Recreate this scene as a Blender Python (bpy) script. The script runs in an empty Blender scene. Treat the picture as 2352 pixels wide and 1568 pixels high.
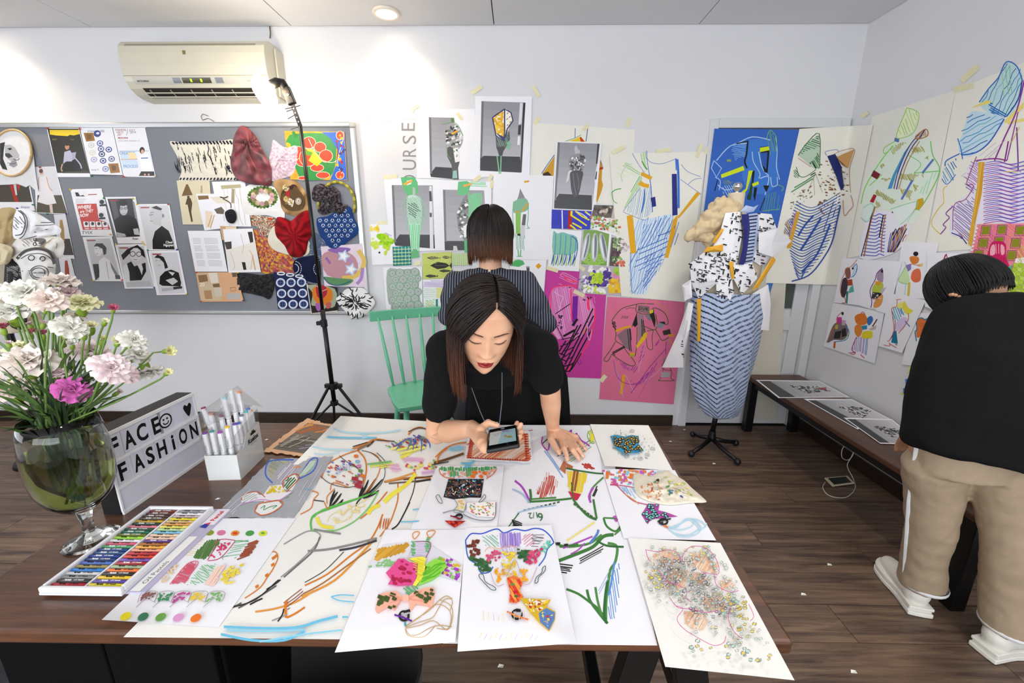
import bpy,bmesh,math,random
from mathutils import Vector,Matrix,noise
R=math.radians
random.seed(7)
sc=bpy.context.scene
COL=sc.collection
# camera
W,H,F=2352.0,1568.0,965.0
CAMZ=1.405
PITCH,YAW,ROLL=R(14.29),R(0.77),R(0.09)
fwd=Vector((-math.sin(YAW)*math.cos(PITCH),math.cos(YAW)*math.cos(PITCH),-math.sin(PITCH)))
rt0=Vector((math.cos(YAW),math.sin(YAW),0))
up0=rt0.cross(fwd)
rt=rt0*math.cos(ROLL)+up0*math.sin(ROLL)
up=-rt0*math.sin(ROLL)+up0*math.cos(ROLL)
CP=Vector((0,0,CAMZ))
cam_d=bpy.data.cameras.new('camera')
cam_d.sensor_width=36
cam_d.lens=F/W*36
cam_d.clip_start=0.02
cam=bpy.data.objects.new('camera',cam_d)
COL.objects.link(cam)
m=Matrix((rt,up,-fwd)).transposed().to_4x4()
m.translation=CP
cam.matrix_world=m
sc.camera=cam
# world, lights, exposure
sc.view_settings.view_transform='Standard'
sc.view_settings.look='None'
sc.view_settings.gamma=1
sc.view_settings.use_curve_mapping=False
sc.view_settings.exposure=0.14
wd=bpy.data.worlds.new('sky')
sc.world=wd
wd.use_nodes=True
wd.node_tree.nodes['Background'].inputs[0].default_value=(0.80,0.88,1.0,1)
wd.node_tree.nodes['Background'].inputs[1].default_value=1.0
def area(name,loc,rot,sx,sy,power,color):
 l=bpy.data.lights.new(name,'AREA')
 l.shape='RECTANGLE'
 l.size,l.size_y,l.energy,l.color=sx,sy,power,color
 o=bpy.data.objects.new(name,l)
 o.location=loc
 o.rotation_euler=rot
 COL.objects.link(o)
 return o
# daylight entering by the wide windows in the wall behind the photographer
area('window_daylight',(-0.5,-2.26,1.62),(R(90),0,0),4.2,1.6,112,(0.93,0.96,1.0))
# side light added with an unseen left-wall window, to brighten the right wall
area('side_window_daylight',(-4.26,0.2,1.65),(0,R(-90),0),1.4,2.6,38,(0.95,0.97,1.0))
# pixel -> place
DW,XR,XL,YB,CEIL,TZ,BZ=2.96,2.11,-4.3,-2.3,2.64,0.72,0.42
def ray(x,y):
 return fwd+rt*((x-W/2)/F)-up*((y-H/2)/F)
def at(x,y,depth):
 return CP+ray(x,y)*depth
def onY(x,y,Y):
 d=ray(x,y)
 return CP+d*(Y/d.y)
def onX(x,y,X):
 d=ray(x,y)
 return CP+d*(X/d.x)
def onZ(x,y,Z):
 d=ray(x,y)
 return CP+d*((Z-CAMZ)/d.z)
def px(p):
 q=Vector(p)-CP
 z=q.dot(fwd)
 return(W/2+F*q.dot(rt)/z,H/2-F*q.dot(up)/z)
# colours and materials
def lin(c):
 if isinstance(c,str):
  c=[int(c[i:i+2],16)/255 for i in(0,2,4)]
  return tuple(v/12.92 if v<=0.04045 else((v+0.055)/1.055)**2.4 for v in c)
 return tuple(c[:3])
def mixc(a,b,t):
 a,b=lin(a),lin(b)
 return tuple(a[i]*(1-t)+b[i]*t for i in range(3))
MATS={}
def newmat(name):
 M=bpy.data.materials.new(name)
 M.use_nodes=True
 nt=M.node_tree
 return M,nt,nt.nodes['Principled BSDF']
def mat(name,col,rough=0.5,metal=0.0,noise_amt=0.0,scale=20.0,bump=0.0,spec=0.5,trans=0.0,emit=0.0,ior=1.45,stretch=None,coat=0.0,sheen=0.0,alpha=1.0):
 if name in MATS:
  return MATS[name]
 M,nt,b=newmat(name)
 c=lin(col)
 b.inputs['Base Color'].default_value=(*c,1)
 b.inputs['Roughness'].default_value=rough
 b.inputs['Metallic'].default_value=metal
 b.inputs['Specular IOR Level'].default_value=spec
 b.inputs['Transmission Weight'].default_value=trans
 b.inputs['IOR'].default_value=ior
 b.inputs['Coat Weight'].default_value=coat
 b.inputs['Sheen Weight'].default_value=sheen
 b.inputs['Alpha'].default_value=alpha
 if emit:
  b.inputs['Emission Color'].default_value=(*c,1)
  b.inputs['Emission Strength'].default_value=emit
 if noise_amt or bump:
  tc=nt.nodes.new('ShaderNodeTexCoord')
  mp=nt.nodes.new('ShaderNodeMapping')
  nt.links.new(tc.outputs['Object'],mp.inputs[0])
  if stretch:
   mp.inputs['Scale'].default_value=stretch
  nz=nt.nodes.new('ShaderNodeTexNoise')
  nz.inputs['Scale'].default_value=scale
  nz.inputs['Detail'].default_value=5
  nt.links.new(mp.outputs[0],nz.inputs[0])
  if noise_amt:
   rp=nt.nodes.new('ShaderNodeValToRGB')
   rp.color_ramp.elements[0].position=0.3
   rp.color_ramp.elements[1].position=0.7
   rp.color_ramp.elements[0].color=(*[v*(1-noise_amt)for v in c],1)
   rp.color_ramp.elements[1].color=(*[min(1,v*(1+noise_amt))for v in c],1)
   nt.links.new(nz.outputs[0],rp.inputs[0])
   nt.links.new(rp.outputs[0],b.inputs['Base Color'])
  if bump:
   bp=nt.nodes.new('ShaderNodeBump')
   bp.inputs['Strength'].default_value=bump
   bp.inputs['Distance'].default_value=0.01
   nt.links.new(nz.outputs[0],bp.inputs['Height'])
   nt.links.new(bp.outputs[0],b.inputs['Normal'])
 MATS[name]=M
 return M
def colmat(name,rough=0.6,spec=0.3,noise_amt=0.0,scale=60,bump=0.0,sheen=0.0,sss=0.0,coat=0.0):
 """material that takes its colour from the mesh's own ink / dye colour attribute"""
 if name in MATS:
  return MATS[name]
 M,nt,b=newmat(name)
 at_=nt.nodes.new('ShaderNodeAttribute')
 at_.attribute_name='Col'
 out=at_.outputs['Color']
 b.inputs['Roughness'].default_value=rough
 b.inputs['Specular IOR Level'].default_value=spec
 b.inputs['Sheen Weight'].default_value=sheen
 b.inputs['Coat Weight'].default_value=coat
 if sss:
  b.inputs['Subsurface Weight'].default_value=sss
  b.inputs['Subsurface Radius'].default_value=(0.012,0.005,0.003)
  b.inputs['Subsurface Scale'].default_value=0.6
 if noise_amt or bump:
  tc=nt.nodes.new('ShaderNodeTexCoord')
  nz=nt.nodes.new('ShaderNodeTexNoise')
  nz.inputs['Scale'].default_value=scale
  nz.inputs['Detail'].default_value=4
  nt.links.new(tc.outputs['Object'],nz.inputs[0])
  if noise_amt:
   mx=nt.nodes.new('ShaderNodeMix')
   mx.data_type='RGBA'
   mx.blend_type='MULTIPLY'
   mx.inputs[0].default_value=noise_amt
   nt.links.new(out,mx.inputs[6])
   nt.links.new(nz.outputs[0],mx.inputs[7])
   out=mx.outputs[2]
  if bump:
   bp=nt.nodes.new('ShaderNodeBump')
   bp.inputs['Strength'].default_value=bump
   bp.inputs['Distance'].default_value=0.004
   nt.links.new(nz.outputs[0],bp.inputs['Height'])
   nt.links.new(bp.outputs[0],b.inputs['Normal'])
 nt.links.new(out,b.inputs['Base Color'])
 MATS[name]=M
 return M
INK=colmat('ink',0.65,0.25)
PRINT=colmat('photo_print',0.35,0.4)
CLOTHC=colmat('dyed_cloth',0.9,0.1,bump=0.25,scale=400,sheen=0.1)
PAINT=colmat('poster_paint',0.45,0.4,bump=0.5,scale=120)
PAPER=mat('white_paper','eeeef2',0.75,noise_amt=0.015,scale=8,spec=0.2)
CREAM=mat('cream_paper','eae8dc',0.8,noise_amt=0.02,scale=6,spec=0.2)
TAPE=mat('masking_tape','efe8bd',0.6,noise_amt=0.04,scale=80,alpha=0.85)
BLACKM=mat('black_metal','0c0c0d',0.38,noise_amt=0.2,scale=60)
BLACKP=mat('black_plastic','101011',0.45)
STEEL=mat('brushed_steel','c8c8c8',0.25,1.0)
# mesh building
class MB:
 def __init__(s):
  s.v,s.f,s.c,s.mi=[],[],[],[]
 def add(s,vs,fs,col=None,mi=0):
  o=len(s.v)
  s.v+=[Vector(p)for p in vs]
  for f in fs:
   s.f.append([i+o for i in f])
   s.c.append(col)
   s.mi.append(mi)
  return s
 def box(s,lo,hi,col=None,mi=0,rot=None,piv=None):
  x0,y0,z0=lo
  x1,y1,z1=hi
  vs=[Vector(p)for p in((x0,y0,z0),(x1,y0,z0),(x1,y1,z0),(x0,y1,z0),(x0,y0,z1),(x1,y0,z1),(x1,y1,z1),(x0,y1,z1))]
  if rot:
   pv=Vector(piv)if piv else(Vector(lo)+Vector(hi))/2
   vs=[rot@(p-pv)+pv for p in vs]
  return s.add(vs,[(0,3,2,1),(4,5,6,7),(0,1,5,4),(1,2,6,5),(2,3,7,6),(3,0,4,7)],col,mi)
 def bar(s,a,b,w,t=None,col=None,side=None,mi=0):
  """rectangular bar from a to b"""
  a,b=Vector(a),Vector(b)
  t=t or w
  d=(b-a).normalized()
  sd=Vector(side)if side else(Vector((0,0,1))if abs(d.z)<0.9 else Vector((1,0,0)))
  x=d.cross(sd).normalized()
  y=x.cross(d).normalized()
  vs=[p+x*(i*w/2)+y*(j*t/2)for p in(a,b)for i,j in((-1,-1),(1,-1),(1,1),(-1,1))]
  return s.add(vs,[(3,2,1,0),(4,5,6,7),(0,1,5,4),(1,2,6,5),(2,3,7,6),(3,0,4,7)],col,mi)
 def tube(s,pts,r,n=8,cap=True,col=None,flat=1.0,cols=None,upv=None,mi=0):
  """swept round (or flattened) tube; r a number or list"""
  pts=[Vector(p)for p in pts]
  k=len(pts)
  rs=r if isinstance(r,(list,tuple))else[r]*k
  o=len(s.v)
  nrm=None
  for i,p in enumerate(pts):
   d=(pts[min(i+1,k-1)]-pts[max(i-1,0)])
   d=d.normalized()if d.length>1e-9 else Vector((0,0,1))
   if nrm is None:
    u=Vector(upv)if upv else(Vector((0,0,1))if abs(d.z)<0.85 else Vector((0,1,0)))
    nrm=(u-d*u.dot(d)).normalized()
   else:
    nn=nrm-d*nrm.dot(d)
    nrm=nn.normalized()if nn.length>1e-6 else nrm
   b=d.cross(nrm)
   for j in range(n):
    a=2*math.pi*j/n
    s.v.append(p+b*(math.cos(a)*rs[i])+nrm*(math.sin(a)*rs[i]*flat))
  for i in range(k-1):
   c=cols[i]if cols else col
   for j in range(n):
    s.f.append([o+i*n+j,o+i*n+(j+1)%n,o+(i+1)*n+(j+1)%n,o+(i+1)*n+j])
    s.c.append(c)
    s.mi.append(mi)
  if cap:
   for e,i in((0,0),(1,k-1)):
    ids=[o+i*n+j for j in range(n)]
    s.f.append(ids[::-1]if e==0 else ids)
    s.c.append((cols[0]if e==0 else cols[-1])if cols else col)
    s.mi.append(mi)
  return s
 def lathe(s,prof,c=(0,0,0),n=24,col=None,axis=None,cols=None,mi=0):
  """prof: (r, z) pairs"""
  c=Vector(c)
  o=len(s.v)
  q=Vector((0,0,1)).rotation_difference(Vector(axis))if axis is not None else None
  for r,z in prof:
   for j in range(n):
    a=2*math.pi*j/n
    p=Vector((math.cos(a)*r,math.sin(a)*r,z))
    s.v.append(c+(q@p if q else p))
  for i in range(len(prof)-1):
   for j in range(n):
    s.f.append([o+i*n+j,o+i*n+(j+1)%n,o+(i+1)*n+(j+1)%n,o+(i+1)*n+j])
    s.c.append(cols[i]if cols else col)
    s.mi.append(mi)
  return s
 def ball(s,c,r,n=10,col=None,sc_=(1,1,1),mi=0):
  c=Vector(c)
  k=max(4,n//2+1)
  o=len(s.v)
  for i in range(k+1):
   t=math.pi*i/k
   for j in range(n):
    a=2*math.pi*j/n
    s.v.append(c+Vector((math.sin(t)*math.cos(a)*sc_[0],math.sin(t)*math.sin(a)*sc_[1],-math.cos(t)*sc_[2]))*r)
  for i in range(k):
   for j in range(n):
    s.f.append([o+i*n+j,o+i*n+(j+1)%n,o+(i+1)*n+(j+1)%n,o+(i+1)*n+j])
    s.c.append(col)
    s.mi.append(mi)
  return s
 def prism(s,poly,z0,z1,fn=None,col=None,mi=0):
  """extrude a flat outline; fn maps (x, y, z) to a place"""
  n=len(poly)
  fn=fn or(lambda x,y,z:Vector((x,y,z)))
  vs=[fn(x,y,z0)for x,y in poly]+[fn(x,y,z1)for x,y in poly]
  return s.add(vs,[list(range(n))[::-1],list(range(n,2*n))]+[(i,(i+1)%n,n+(i+1)%n,n+i)for i in range(n)],col,mi)
 def build(s,name,material,parent=None,smooth=False,bevel=0.0,org=None,solid=0.0,autos=None):
  me=bpy.data.meshes.new(name)
  if parent is not None:
   o3=WORLD.get(parent.name,Vector((0,0,0)))
  elif org is not None:
   o3=Vector(org)
  else:
   xs=[p.x for p in s.v]
   ys=[p.y for p in s.v]
   o3=Vector(((min(xs)+max(xs))/2,(min(ys)+max(ys))/2,min(p.z for p in s.v)))
  me.from_pydata([tuple(p-o3)for p in s.v],[],s.f)
  mats=material if isinstance(material,(list,tuple))else[material]
  for mt in mats:
   me.materials.append(mt)
  if len(mats)>1:
   me.polygons.foreach_set('material_index',s.mi)
  if any(c is not None for c in s.c):
   ca=me.color_attributes.new('Col','FLOAT_COLOR','CORNER')
   buf=[]
   for f,c in zip(s.f,s.c):
    if c is None:
     c=(0.8,0.8,0.8)
    if isinstance(c,list):
     for q in c:
      buf+=[*q,1.0]
    else:
     buf+=[*lin(c),1.0]*len(f)
   ca.data.foreach_set('color',buf)
  if smooth:
   me.polygons.foreach_set('use_smooth',[True]*len(me.polygons))
  me.update()
  if autos:
   me.set_sharp_from_angle(angle=R(autos))
  ob=bpy.data.objects.new(name,me)
  COL.objects.link(ob)
  if parent is not None:
   ob.parent=parent
   WORLD[ob.name]=o3
  else:
   ob.location=o3
   WORLD[ob.name]=o3
  if bevel:
   bv=ob.modifiers.new('bevel','BEVEL')
   bv.width=bevel
   bv.segments=2
   bv.limit_method='ANGLE'
  if solid:
   so=ob.modifiers.new('thickness','SOLIDIFY')
   so.thickness=solid
   so.offset=0
  return ob
WORLD={}
def tag(o,label,cat,group=None):
 o['label']=label
 o['category']=cat
 if group:
  o['group']=group
 return o
def thing(name,label,cat,loc=(0,0,0),group=None):
 o=bpy.data.objects.new(name,None)
 o.empty_display_size=0.05
 COL.objects.link(o)
 o.location=loc
 WORLD[o.name]=Vector(loc)
 return tag(o,label,cat,group)
def struct(o):
 o['kind']='structure'
 return o
def copy_tree(o,parent=None):
 c=o.copy()
 COL.objects.link(c)
 c.parent=parent
 for ch in list(o.children):
  copy_tree(ch,c)
 return c
# text outlines
_TX={}
def textmesh(s,bold=0.0,shear=0.0):
 k=(s,bold,shear)
 if k not in _TX:
  cu=bpy.data.curves.new('t','FONT')
  cu.body=s
  cu.offset=bold
  cu.shear=shear
  cu.resolution_u=3
  ob=bpy.data.objects.new('t',cu)
  COL.objects.link(ob)
  dg=bpy.context.evaluated_depsgraph_get()
  me=ob.evaluated_get(dg).to_mesh()
  vs=[(v.co.x,v.co.y)for v in me.vertices]
  fs=[list(p.vertices)for p in me.polygons]
  ob.evaluated_get(dg).to_mesh_clear()
  bpy.data.objects.remove(ob)
  bpy.data.curves.remove(cu)
  _TX[k]=(vs,fs,max([v[0]for v in vs]or[1]))
 return _TX[k]
# sheets of paper and what is drawn on them
def nums(s):
 if isinstance(s,str):
  v=[float(t)for t in s.split()]
  return[(v[i],v[i+1])for i in range(0,len(v)-1,2)]
 return[tuple(p)for p in s]
def inpoly(x,y,P):
 c=False
 j=len(P)-1
 for i in range(len(P)):
  if(P[i][1]>y)!=(P[j][1]>y)and x<(P[j][0]-P[i][0])*(y-P[i][1])/(P[j][1]-P[i][1])+P[i][0]:
   c=not c
  j=i
 return c
def edged(x,y,P):
 b=1e9
 for i in range(len(P)):
  ax,ay=P[i]
  bx,by=P[(i+1)%len(P)]
  dx,dy=bx-ax,by-ay
  t=max(0,min(1,((x-ax)*dx+(y-ay)*dy)/(dx*dx+dy*dy+1e-9)))
  b=min(b,math.hypot(ax+t*dx-x,ay+t*dy-y))
 return b
def crom(P,closed=False,k=4):
 if len(P)<3:
  return P
 n=len(P)
 out=[]
 for i in range(n if closed else n-1):
  if closed:
   a,b,c,d=P[i-1],P[i],P[(i+1)%n],P[(i+2)%n]
  else:
   a,b,c,d=P[max(i-1,0)],P[i],P[i+1],P[min(i+2,n-1)]
  for j in range(k):
   t=j/k
   out.append(tuple(0.5*(2*b[q]+(c[q]-a[q])*t+(2*a[q]-5*b[q]+4*c[q]-d[q])*t*t+(3*b[q]-a[q]-3*c[q]+d[q])*t**3)for q in(0,1)))
 if not closed:
  out.append(P[-1])
 return out
class Surf:
 """something one can draw on: fn(x, y, off) gives the place of a photo pixel on it"""
 def __init__(s,fn,rng=1):
  s.fn=fn
  s.mb=MB()
  s.layer=0.0002
  s.ox=s.oy=0
  s.k=1.0
  s.rn=random.Random(rng)
  s.fine=False
 def o(s,ox,oy,k):
  s.ox,s.oy,s.k=ox,oy,k
  return s
 def tr(s,P):
  return[(s.ox+x/s.k,s.oy+y/s.k)for x,y in nums(P)]
 def up(s):
  s.layer+=0.000012
  return s.layer
 def l(s,col,w,P,closed=False,sm=True,taper=False,_raw=False):
  P=P if _raw else s.tr(P)
  w=w/s.k if not _raw else w
  if sm:
   P=crom(P,closed)
  elif closed:
   P=P+[P[0]]
  if closed and sm:
   P=P+[P[0]]
  L=s.up()
  n=len(P)
  vs,fs=[],[]
  for i,(x,y)in enumerate(P):
   ax,ay=P[max(i-1,0)]
   bx,by=P[min(i+1,n-1)]
   dx,dy=bx-ax,by-ay
   ln=math.hypot(dx,dy)or 1
   ww=w/2
   if taper:
    ww*=0.25+0.75*math.sin(math.pi*min(1,max(0,i/(n-1))))**0.7
   nx,ny=-dy/ln*ww,dx/ln*ww
   vs+=[s.fn(x+nx,y+ny,L),s.fn(x-nx,y-ny,L)]
   if i:
    fs.append((2*i-2,2*i-1,2*i+1,2*i))
  s.mb.add(vs,fs,col)
  return s
 def f(s,col,P,sm=False):
  P=s.tr(P)
  if sm:
   P=crom(P,True,3)
  L=s.up()
  s.mb.add([s.fn(x,y,L)for x,y in P],[list(range(len(P)))],col)
  return s
 def g(s,c0,c1,quad,n=8):
  """quad printed with a blend from c0 (first edge) to c1 (opposite edge)"""
  P=s.tr(quad)
  L=s.up()
  for i in range(n):
   t0,t1=i/n,(i+1)/n
   q=[]
   for t,flip in((t0,0),(t1,1)):
    a=(P[0][0]+(P[3][0]-P[0][0])*t,P[0][1]+(P[3][1]-P[0][1])*t)
    b=(P[1][0]+(P[2][0]-P[1][0])*t,P[1][1]+(P[2][1]-P[1][1])*t)
    q+=[b,a]if flip else[a,b]
   s.mb.add([s.fn(x,y,L)for x,y in q],[(0,1,2,3)],mixc(c0,c1,(i+0.5)/n))
  return s
 def d(s,col,x,y,r,ry=None,n=10,ang=0):
  (x,y),=s.tr([(x,y)])
  r/=s.k
  ry=ry/s.k if ry else r
  L=s.up()
  ca,sa=math.cos(R(ang)),math.sin(R(ang))
  vs=[]
  for i in range(n):
   a=2*math.pi*i/n
   u,v=math.cos(a)*r,math.sin(a)*ry
   vs.append(s.fn(x+u*ca-v*sa,y+u*sa+v*ca,L))
  s.mb.add(vs,[list(range(n))],col)
  return s
 def ring(s,col,w,x,y,r,ry=None,ang=0):
  ry=ry or r
  ca,sa=math.cos(R(ang)),math.sin(R(ang))
  P=[]
  for i in range(12):
   a=2*math.pi*i/12
   u,v=math.cos(a)*r,math.sin(a)*ry
   P.append((x+u*ca-v*sa,y+u*sa+v*ca))
  return s.l(col,w,P,True)
 def h(s,col,w,P,gap,ang=45,jit=0.35,wav=0.0):
  """fill an outline with pencil / marker strokes"""
  P=s.tr(P)
  w/=s.k
  gap/=s.k
  ca,sa=math.cos(R(ang)),math.sin(R(ang))
  Q=[(x*ca+y*sa,-x*sa+y*ca)for x,y in P]
  v=min(q[1]for q in Q)+gap*0.5
  top=max(q[1]for q in Q)
  while v<top:
   xs=[]
   for i in range(len(Q)):
    a,b=Q[i],Q[(i+1)%len(Q)]
    if(a[1]>v)!=(b[1]>v):
     xs.append(a[0]+(v-a[1])/(b[1]-a[1])*(b[0]-a[0]))
   xs.sort()
   for i in range(0,len(xs)-1,2):
    x0=xs[i]+s.rn.uniform(-jit,jit)*gap*2
    x1=xs[i+1]+s.rn.uniform(-jit,jit)*gap*2
    if x1-x0<gap*0.4:
     continue
    n=max(2,int((x1-x0)/14))if(wav or s.fine)else 2
    pts=[]
    for j in range(n+1):
     u=x0+(x1-x0)*j/n
     vv=v+s.rn.uniform(-jit,jit)*gap*0.5+(math.sin(u*0.12+v)*wav/s.k if wav else 0)
     pts.append((u*ca-vv*sa,u*sa+vv*ca))
    c=s.rn.choice(col)if isinstance(col,(list,tuple))else col
    s.l(c,w,pts,sm=False,_raw=True)
   v+=gap*s.rn.uniform(0.7,1.3)
  return s
 def sp(s,cols,P,n,r,asp=1.0,ang=None,sq=False):
  """scatter spots (or little square dabs) in an outline"""
  P=s.tr(P)
  x0,x1=min(p[0]for p in P),max(p[0]for p in P)
  y0,y1=min(p[1]for p in P),max(p[1]for p in P)
  r=(r if isinstance(r,tuple)else(r*0.7,r*1.3))
  ox,oy,k=s.ox,s.oy,s.k
  s.ox=s.oy=0
  s.k=1.0
  t=0
  while n>0 and t<4000:
   t+=1
   x,y=s.rn.uniform(x0,x1),s.rn.uniform(y0,y1)
   if inpoly(x,y,P):
    rr=s.rn.uniform(*r)/k
    a=ang if ang is not None else s.rn.uniform(0,180)
    c=s.rn.choice(cols)if isinstance(cols,(list,tuple))else cols
    if sq:
     ca,sa=math.cos(R(a)),math.sin(R(a))
     s.f(c,[(x+u*rr*ca-v*rr*asp*sa,y+u*rr*sa+v*rr*asp*ca)for u,v in((-1,-1),(1,-0.9),(0.95,1),(-1,0.95))])
    else:
     s.d(c,x,y,rr,rr*asp,7,a)
    n-=1
  s.ox,s.oy,s.k=ox,oy,k
  return s
 def t(s,col,txt,x,y,size,ex=(1,0),ey=None,bold=0.0,width=None,shear=0.0):
  """lettering: baseline start (x, y), ex the reading direction, ey the upward direction (photo pixels)"""
  vs,fs,w=textmesh(txt,bold,shear)
  if not fs:
   return s
  (x,y),=s.tr([(x,y)])
  size=size/s.k
  le=math.hypot(*ex)
  ex=(ex[0]/le,ex[1]/le)
  if ey is None:
   ey=(ex[1],-ex[0])
  le=math.hypot(*ey)
  ey=(ey[0]/le,ey[1]/le)
  kx=(width/s.k/w)if width else size
  L=s.up()
  s.mb.add([s.fn(x+ex[0]*u*kx+ey[0]*v*size,y+ex[1]*u*kx+ey[1]*v*size,L)for u,v in vs],fs,col)
  return s
 def done(s,parent,name='drawing',material=None):
  if s.mb.f:
   return s.mb.build(name,material or INK,parent)
def invbil(P,x,y):
 u=v=0.5
 for _ in range(8):
  a,b,c,d=[(1-u)*(1-v),u*(1-v),u*v,(1-u)*v]
  X=a*P[0][0]+b*P[1][0]+c*P[2][0]+d*P[3][0]-x
  Y=a*P[0][1]+b*P[1][1]+c*P[2][1]+d*P[3][1]-y
  xu=(1-v)*(P[1][0]-P[0][0])+v*(P[2][0]-P[3][0])
  yu=(1-v)*(P[1][1]-P[0][1])+v*(P[2][1]-P[3][1])
  xv=(1-u)*(P[3][0]-P[0][0])+u*(P[2][0]-P[1][0])
  yv=(1-u)*(P[3][1]-P[0][1])+u*(P[2][1]-P[1][1])
  dt=xu*yv-xv*yu
  if abs(dt)<1e-9:
   break
  u-=(X*yv-Y*xv)/dt
  v-=(Y*xu-X*yu)/dt
 return u,v
PLANES={'wall':(lambda x,y,o:onY(x,y,DW-o)),'board':(lambda x,y,o:onY(x,y,DW-0.028-o)),'right':(lambda x,y,o:onX(x,y,XR-o)),'table':(lambda x,y,o:onZ(x,y,TZ+o)),'bench':(lambda x,y,o:onZ(x,y,BZ+o)),'floor':(lambda x,y,o:onZ(x,y,o)),}
NSHEET=[0]
def sheet(name,label,cat,plane,quad,off=0.001,group=None,paper=None,curl=None,n=10,ragged=0.0,edge=None):
 """a sheet whose four corners (photo pixels, clockwise from top left) lie on a plane of the room"""
 P=nums(quad)
 base=PLANES[plane]if isinstance(plane,str)else plane
 NSHEET[0]+=1
 rn=random.Random(NSHEET[0])
 def fn(x,y,o):
  if curl:
   u,v=invbil(P,x,y)
   o+=curl(min(1.02,max(-0.02,u)),min(1.02,max(-0.02,v)))
  return base(x,y,off+o)
 S=Surf(fn,NSHEET[0])
 mb=MB()
 k=n if curl else 1
 vs=[]
 for i in range(k+1):
  for j in range(k+1):
   u,v=j/k,i/k
   x=(1-u)*(1-v)*P[0][0]+u*(1-v)*P[1][0]+u*v*P[2][0]+(1-u)*v*P[3][0]
   y=(1-u)*(1-v)*P[0][1]+u*(1-v)*P[1][1]+u*v*P[2][1]+(1-u)*v*P[3][1]
   if ragged and(i in(0,k)or j in(0,k)):
    x+=rn.uniform(-ragged,ragged)
    y+=rn.uniform(-ragged,ragged)
   vs.append(fn(x,y,0))
 mb.add(vs,[(i*(k+1)+j,(i+1)*(k+1)+j,(i+1)*(k+1)+j+1,i*(k+1)+j+1)for i in range(k)for j in range(k)])
 S.ob=mb.build(name,paper or PAPER,smooth=bool(curl))
 tag(S.ob,label,cat,group)
 S.quad=P
 return S
def tapes(S,*quads,col=None):
 """strips of tape holding a sheet: each given by two end points and a width in photo pixels"""
 for q in quads:
  x0,y0,x1,y1,w=q
  dx,dy=x1-x0,y1-y0
  ln=math.hypot(dx,dy)
  nx,ny=-dy/ln*w/2,dx/ln*w/2
  mb=MB()
  mb.add([S.fn(x,y,0.0012)for x,y in((x0+nx,y0+ny),(x1+nx,y1+ny),(x1-nx,y1-ny),(x0-nx,y0-ny))],[(0,1,2,3)])
  mb.build('tape',col or TAPE,S.ob)
def pins(S,spec):
 """push pins: 'colour x y' triples"""
 v=spec.split()
 for i in range(0,len(v),3):
  x,y=float(v[i+1]),float(v[i+2])
  p=S.fn(x,y,0.0)
  n=(S.fn(x,y,0.01)-p).normalized()
  mb=MB()
  mb.lathe([(0.0,0),(0.004,0),(0.0045,0.002),(0.003,0.004),(0.003,0.009),(0.0055,0.011),(0.005,0.013),(0,0.0135)],p,8,axis=n)
  mb.build('push_pin',mat('pin_'+v[i],v[i],0.3),S.ob,smooth=True)
# the room
def wood(name,c0,c1,rough=0.4,axis=(1,14,14),scale=3.0,perobj=0.0,coat=0.0,bump=0.05):
 M,nt,b=newmat(name)
 tc=nt.nodes.new('ShaderNodeTexCoord')
 mp=nt.nodes.new('ShaderNodeMapping')
 mp.inputs['Scale'].default_value=axis
 nt.links.new(tc.outputs['Object'],mp.inputs[0])
 oi=nt.nodes.new('ShaderNodeObjectInfo')
 if perobj:
  vm=nt.nodes.new('ShaderNodeVectorMath')
  vm.operation='MULTIPLY_ADD'
  vm.inputs[1].default_value=(1,1,1)
  nt.links.new(mp.outputs[0],vm.inputs[0])
  cb=nt.nodes.new('ShaderNodeCombineXYZ')
  ml=nt.nodes.new('ShaderNodeMath')
  ml.operation='MULTIPLY'
  ml.inputs[1].default_value=40
  nt.links.new(oi.outputs['Random'],ml.inputs[0])
  for i in range(3):
   nt.links.new(ml.outputs[0],cb.inputs[i])
  nt.links.new(cb.outputs[0],vm.inputs[2])
  src=vm.outputs[0]
 else:
  src=mp.outputs[0]
 nz=nt.nodes.new('ShaderNodeTexNoise')
 nz.inputs['Scale'].default_value=scale
 nz.inputs['Detail'].default_value=8
 nz.inputs['Roughness'].default_value=0.65
 nz.inputs['Distortion'].default_value=0.6
 nt.links.new(src,nz.inputs[0])
 rp=nt.nodes.new('ShaderNodeValToRGB')
 rp.color_ramp.elements[0].position=0.34
 rp.color_ramp.elements[1].position=0.68
 rp.color_ramp.elements[0].color=(*lin(c0),1)
 rp.color_ramp.elements[1].color=(*lin(c1),1)
 nt.links.new(nz.outputs[0],rp.inputs[0])
 out=rp.outputs[0]
 if perobj:
  hs=nt.nodes.new('ShaderNodeHueSaturation')
  mr=nt.nodes.new('ShaderNodeMapRange')
  mr.inputs[3].default_value=1-perobj
  mr.inputs[4].default_value=1+perobj
  nt.links.new(oi.outputs['Random'],mr.inputs[0])
  nt.links.new(mr.outputs[0],hs.inputs['Value'])
  nt.links.new(out,hs.inputs['Color'])
  out=hs.outputs[0]
 nt.links.new(out,b.inputs['Base Color'])
 b.inputs['Roughness'].default_value=rough
 b.inputs['Coat Weight'].default_value=coat
 b.inputs['Coat Roughness'].default_value=0.25
 bp=nt.nodes.new('ShaderNodeBump')
 bp.inputs['Strength'].default_value=bump
 nt.links.new(nz.outputs[0],bp.inputs['Height'])
 nt.links.new(bp.outputs[0],b.inputs['Normal'])
 return M
WALLM=mat('white_wall_paint','dcdcde',0.75,noise_amt=0.02,scale=2.0,bump=0.02,spec=0.25)
CEILM=mat('ceiling_paint','dedee0',0.8,noise_amt=0.02,scale=2.0,spec=0.2)
PLANK=wood('floor_laminate','40302a','806854',0.42,(1.2,16,16),2.2,0.14)
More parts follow.
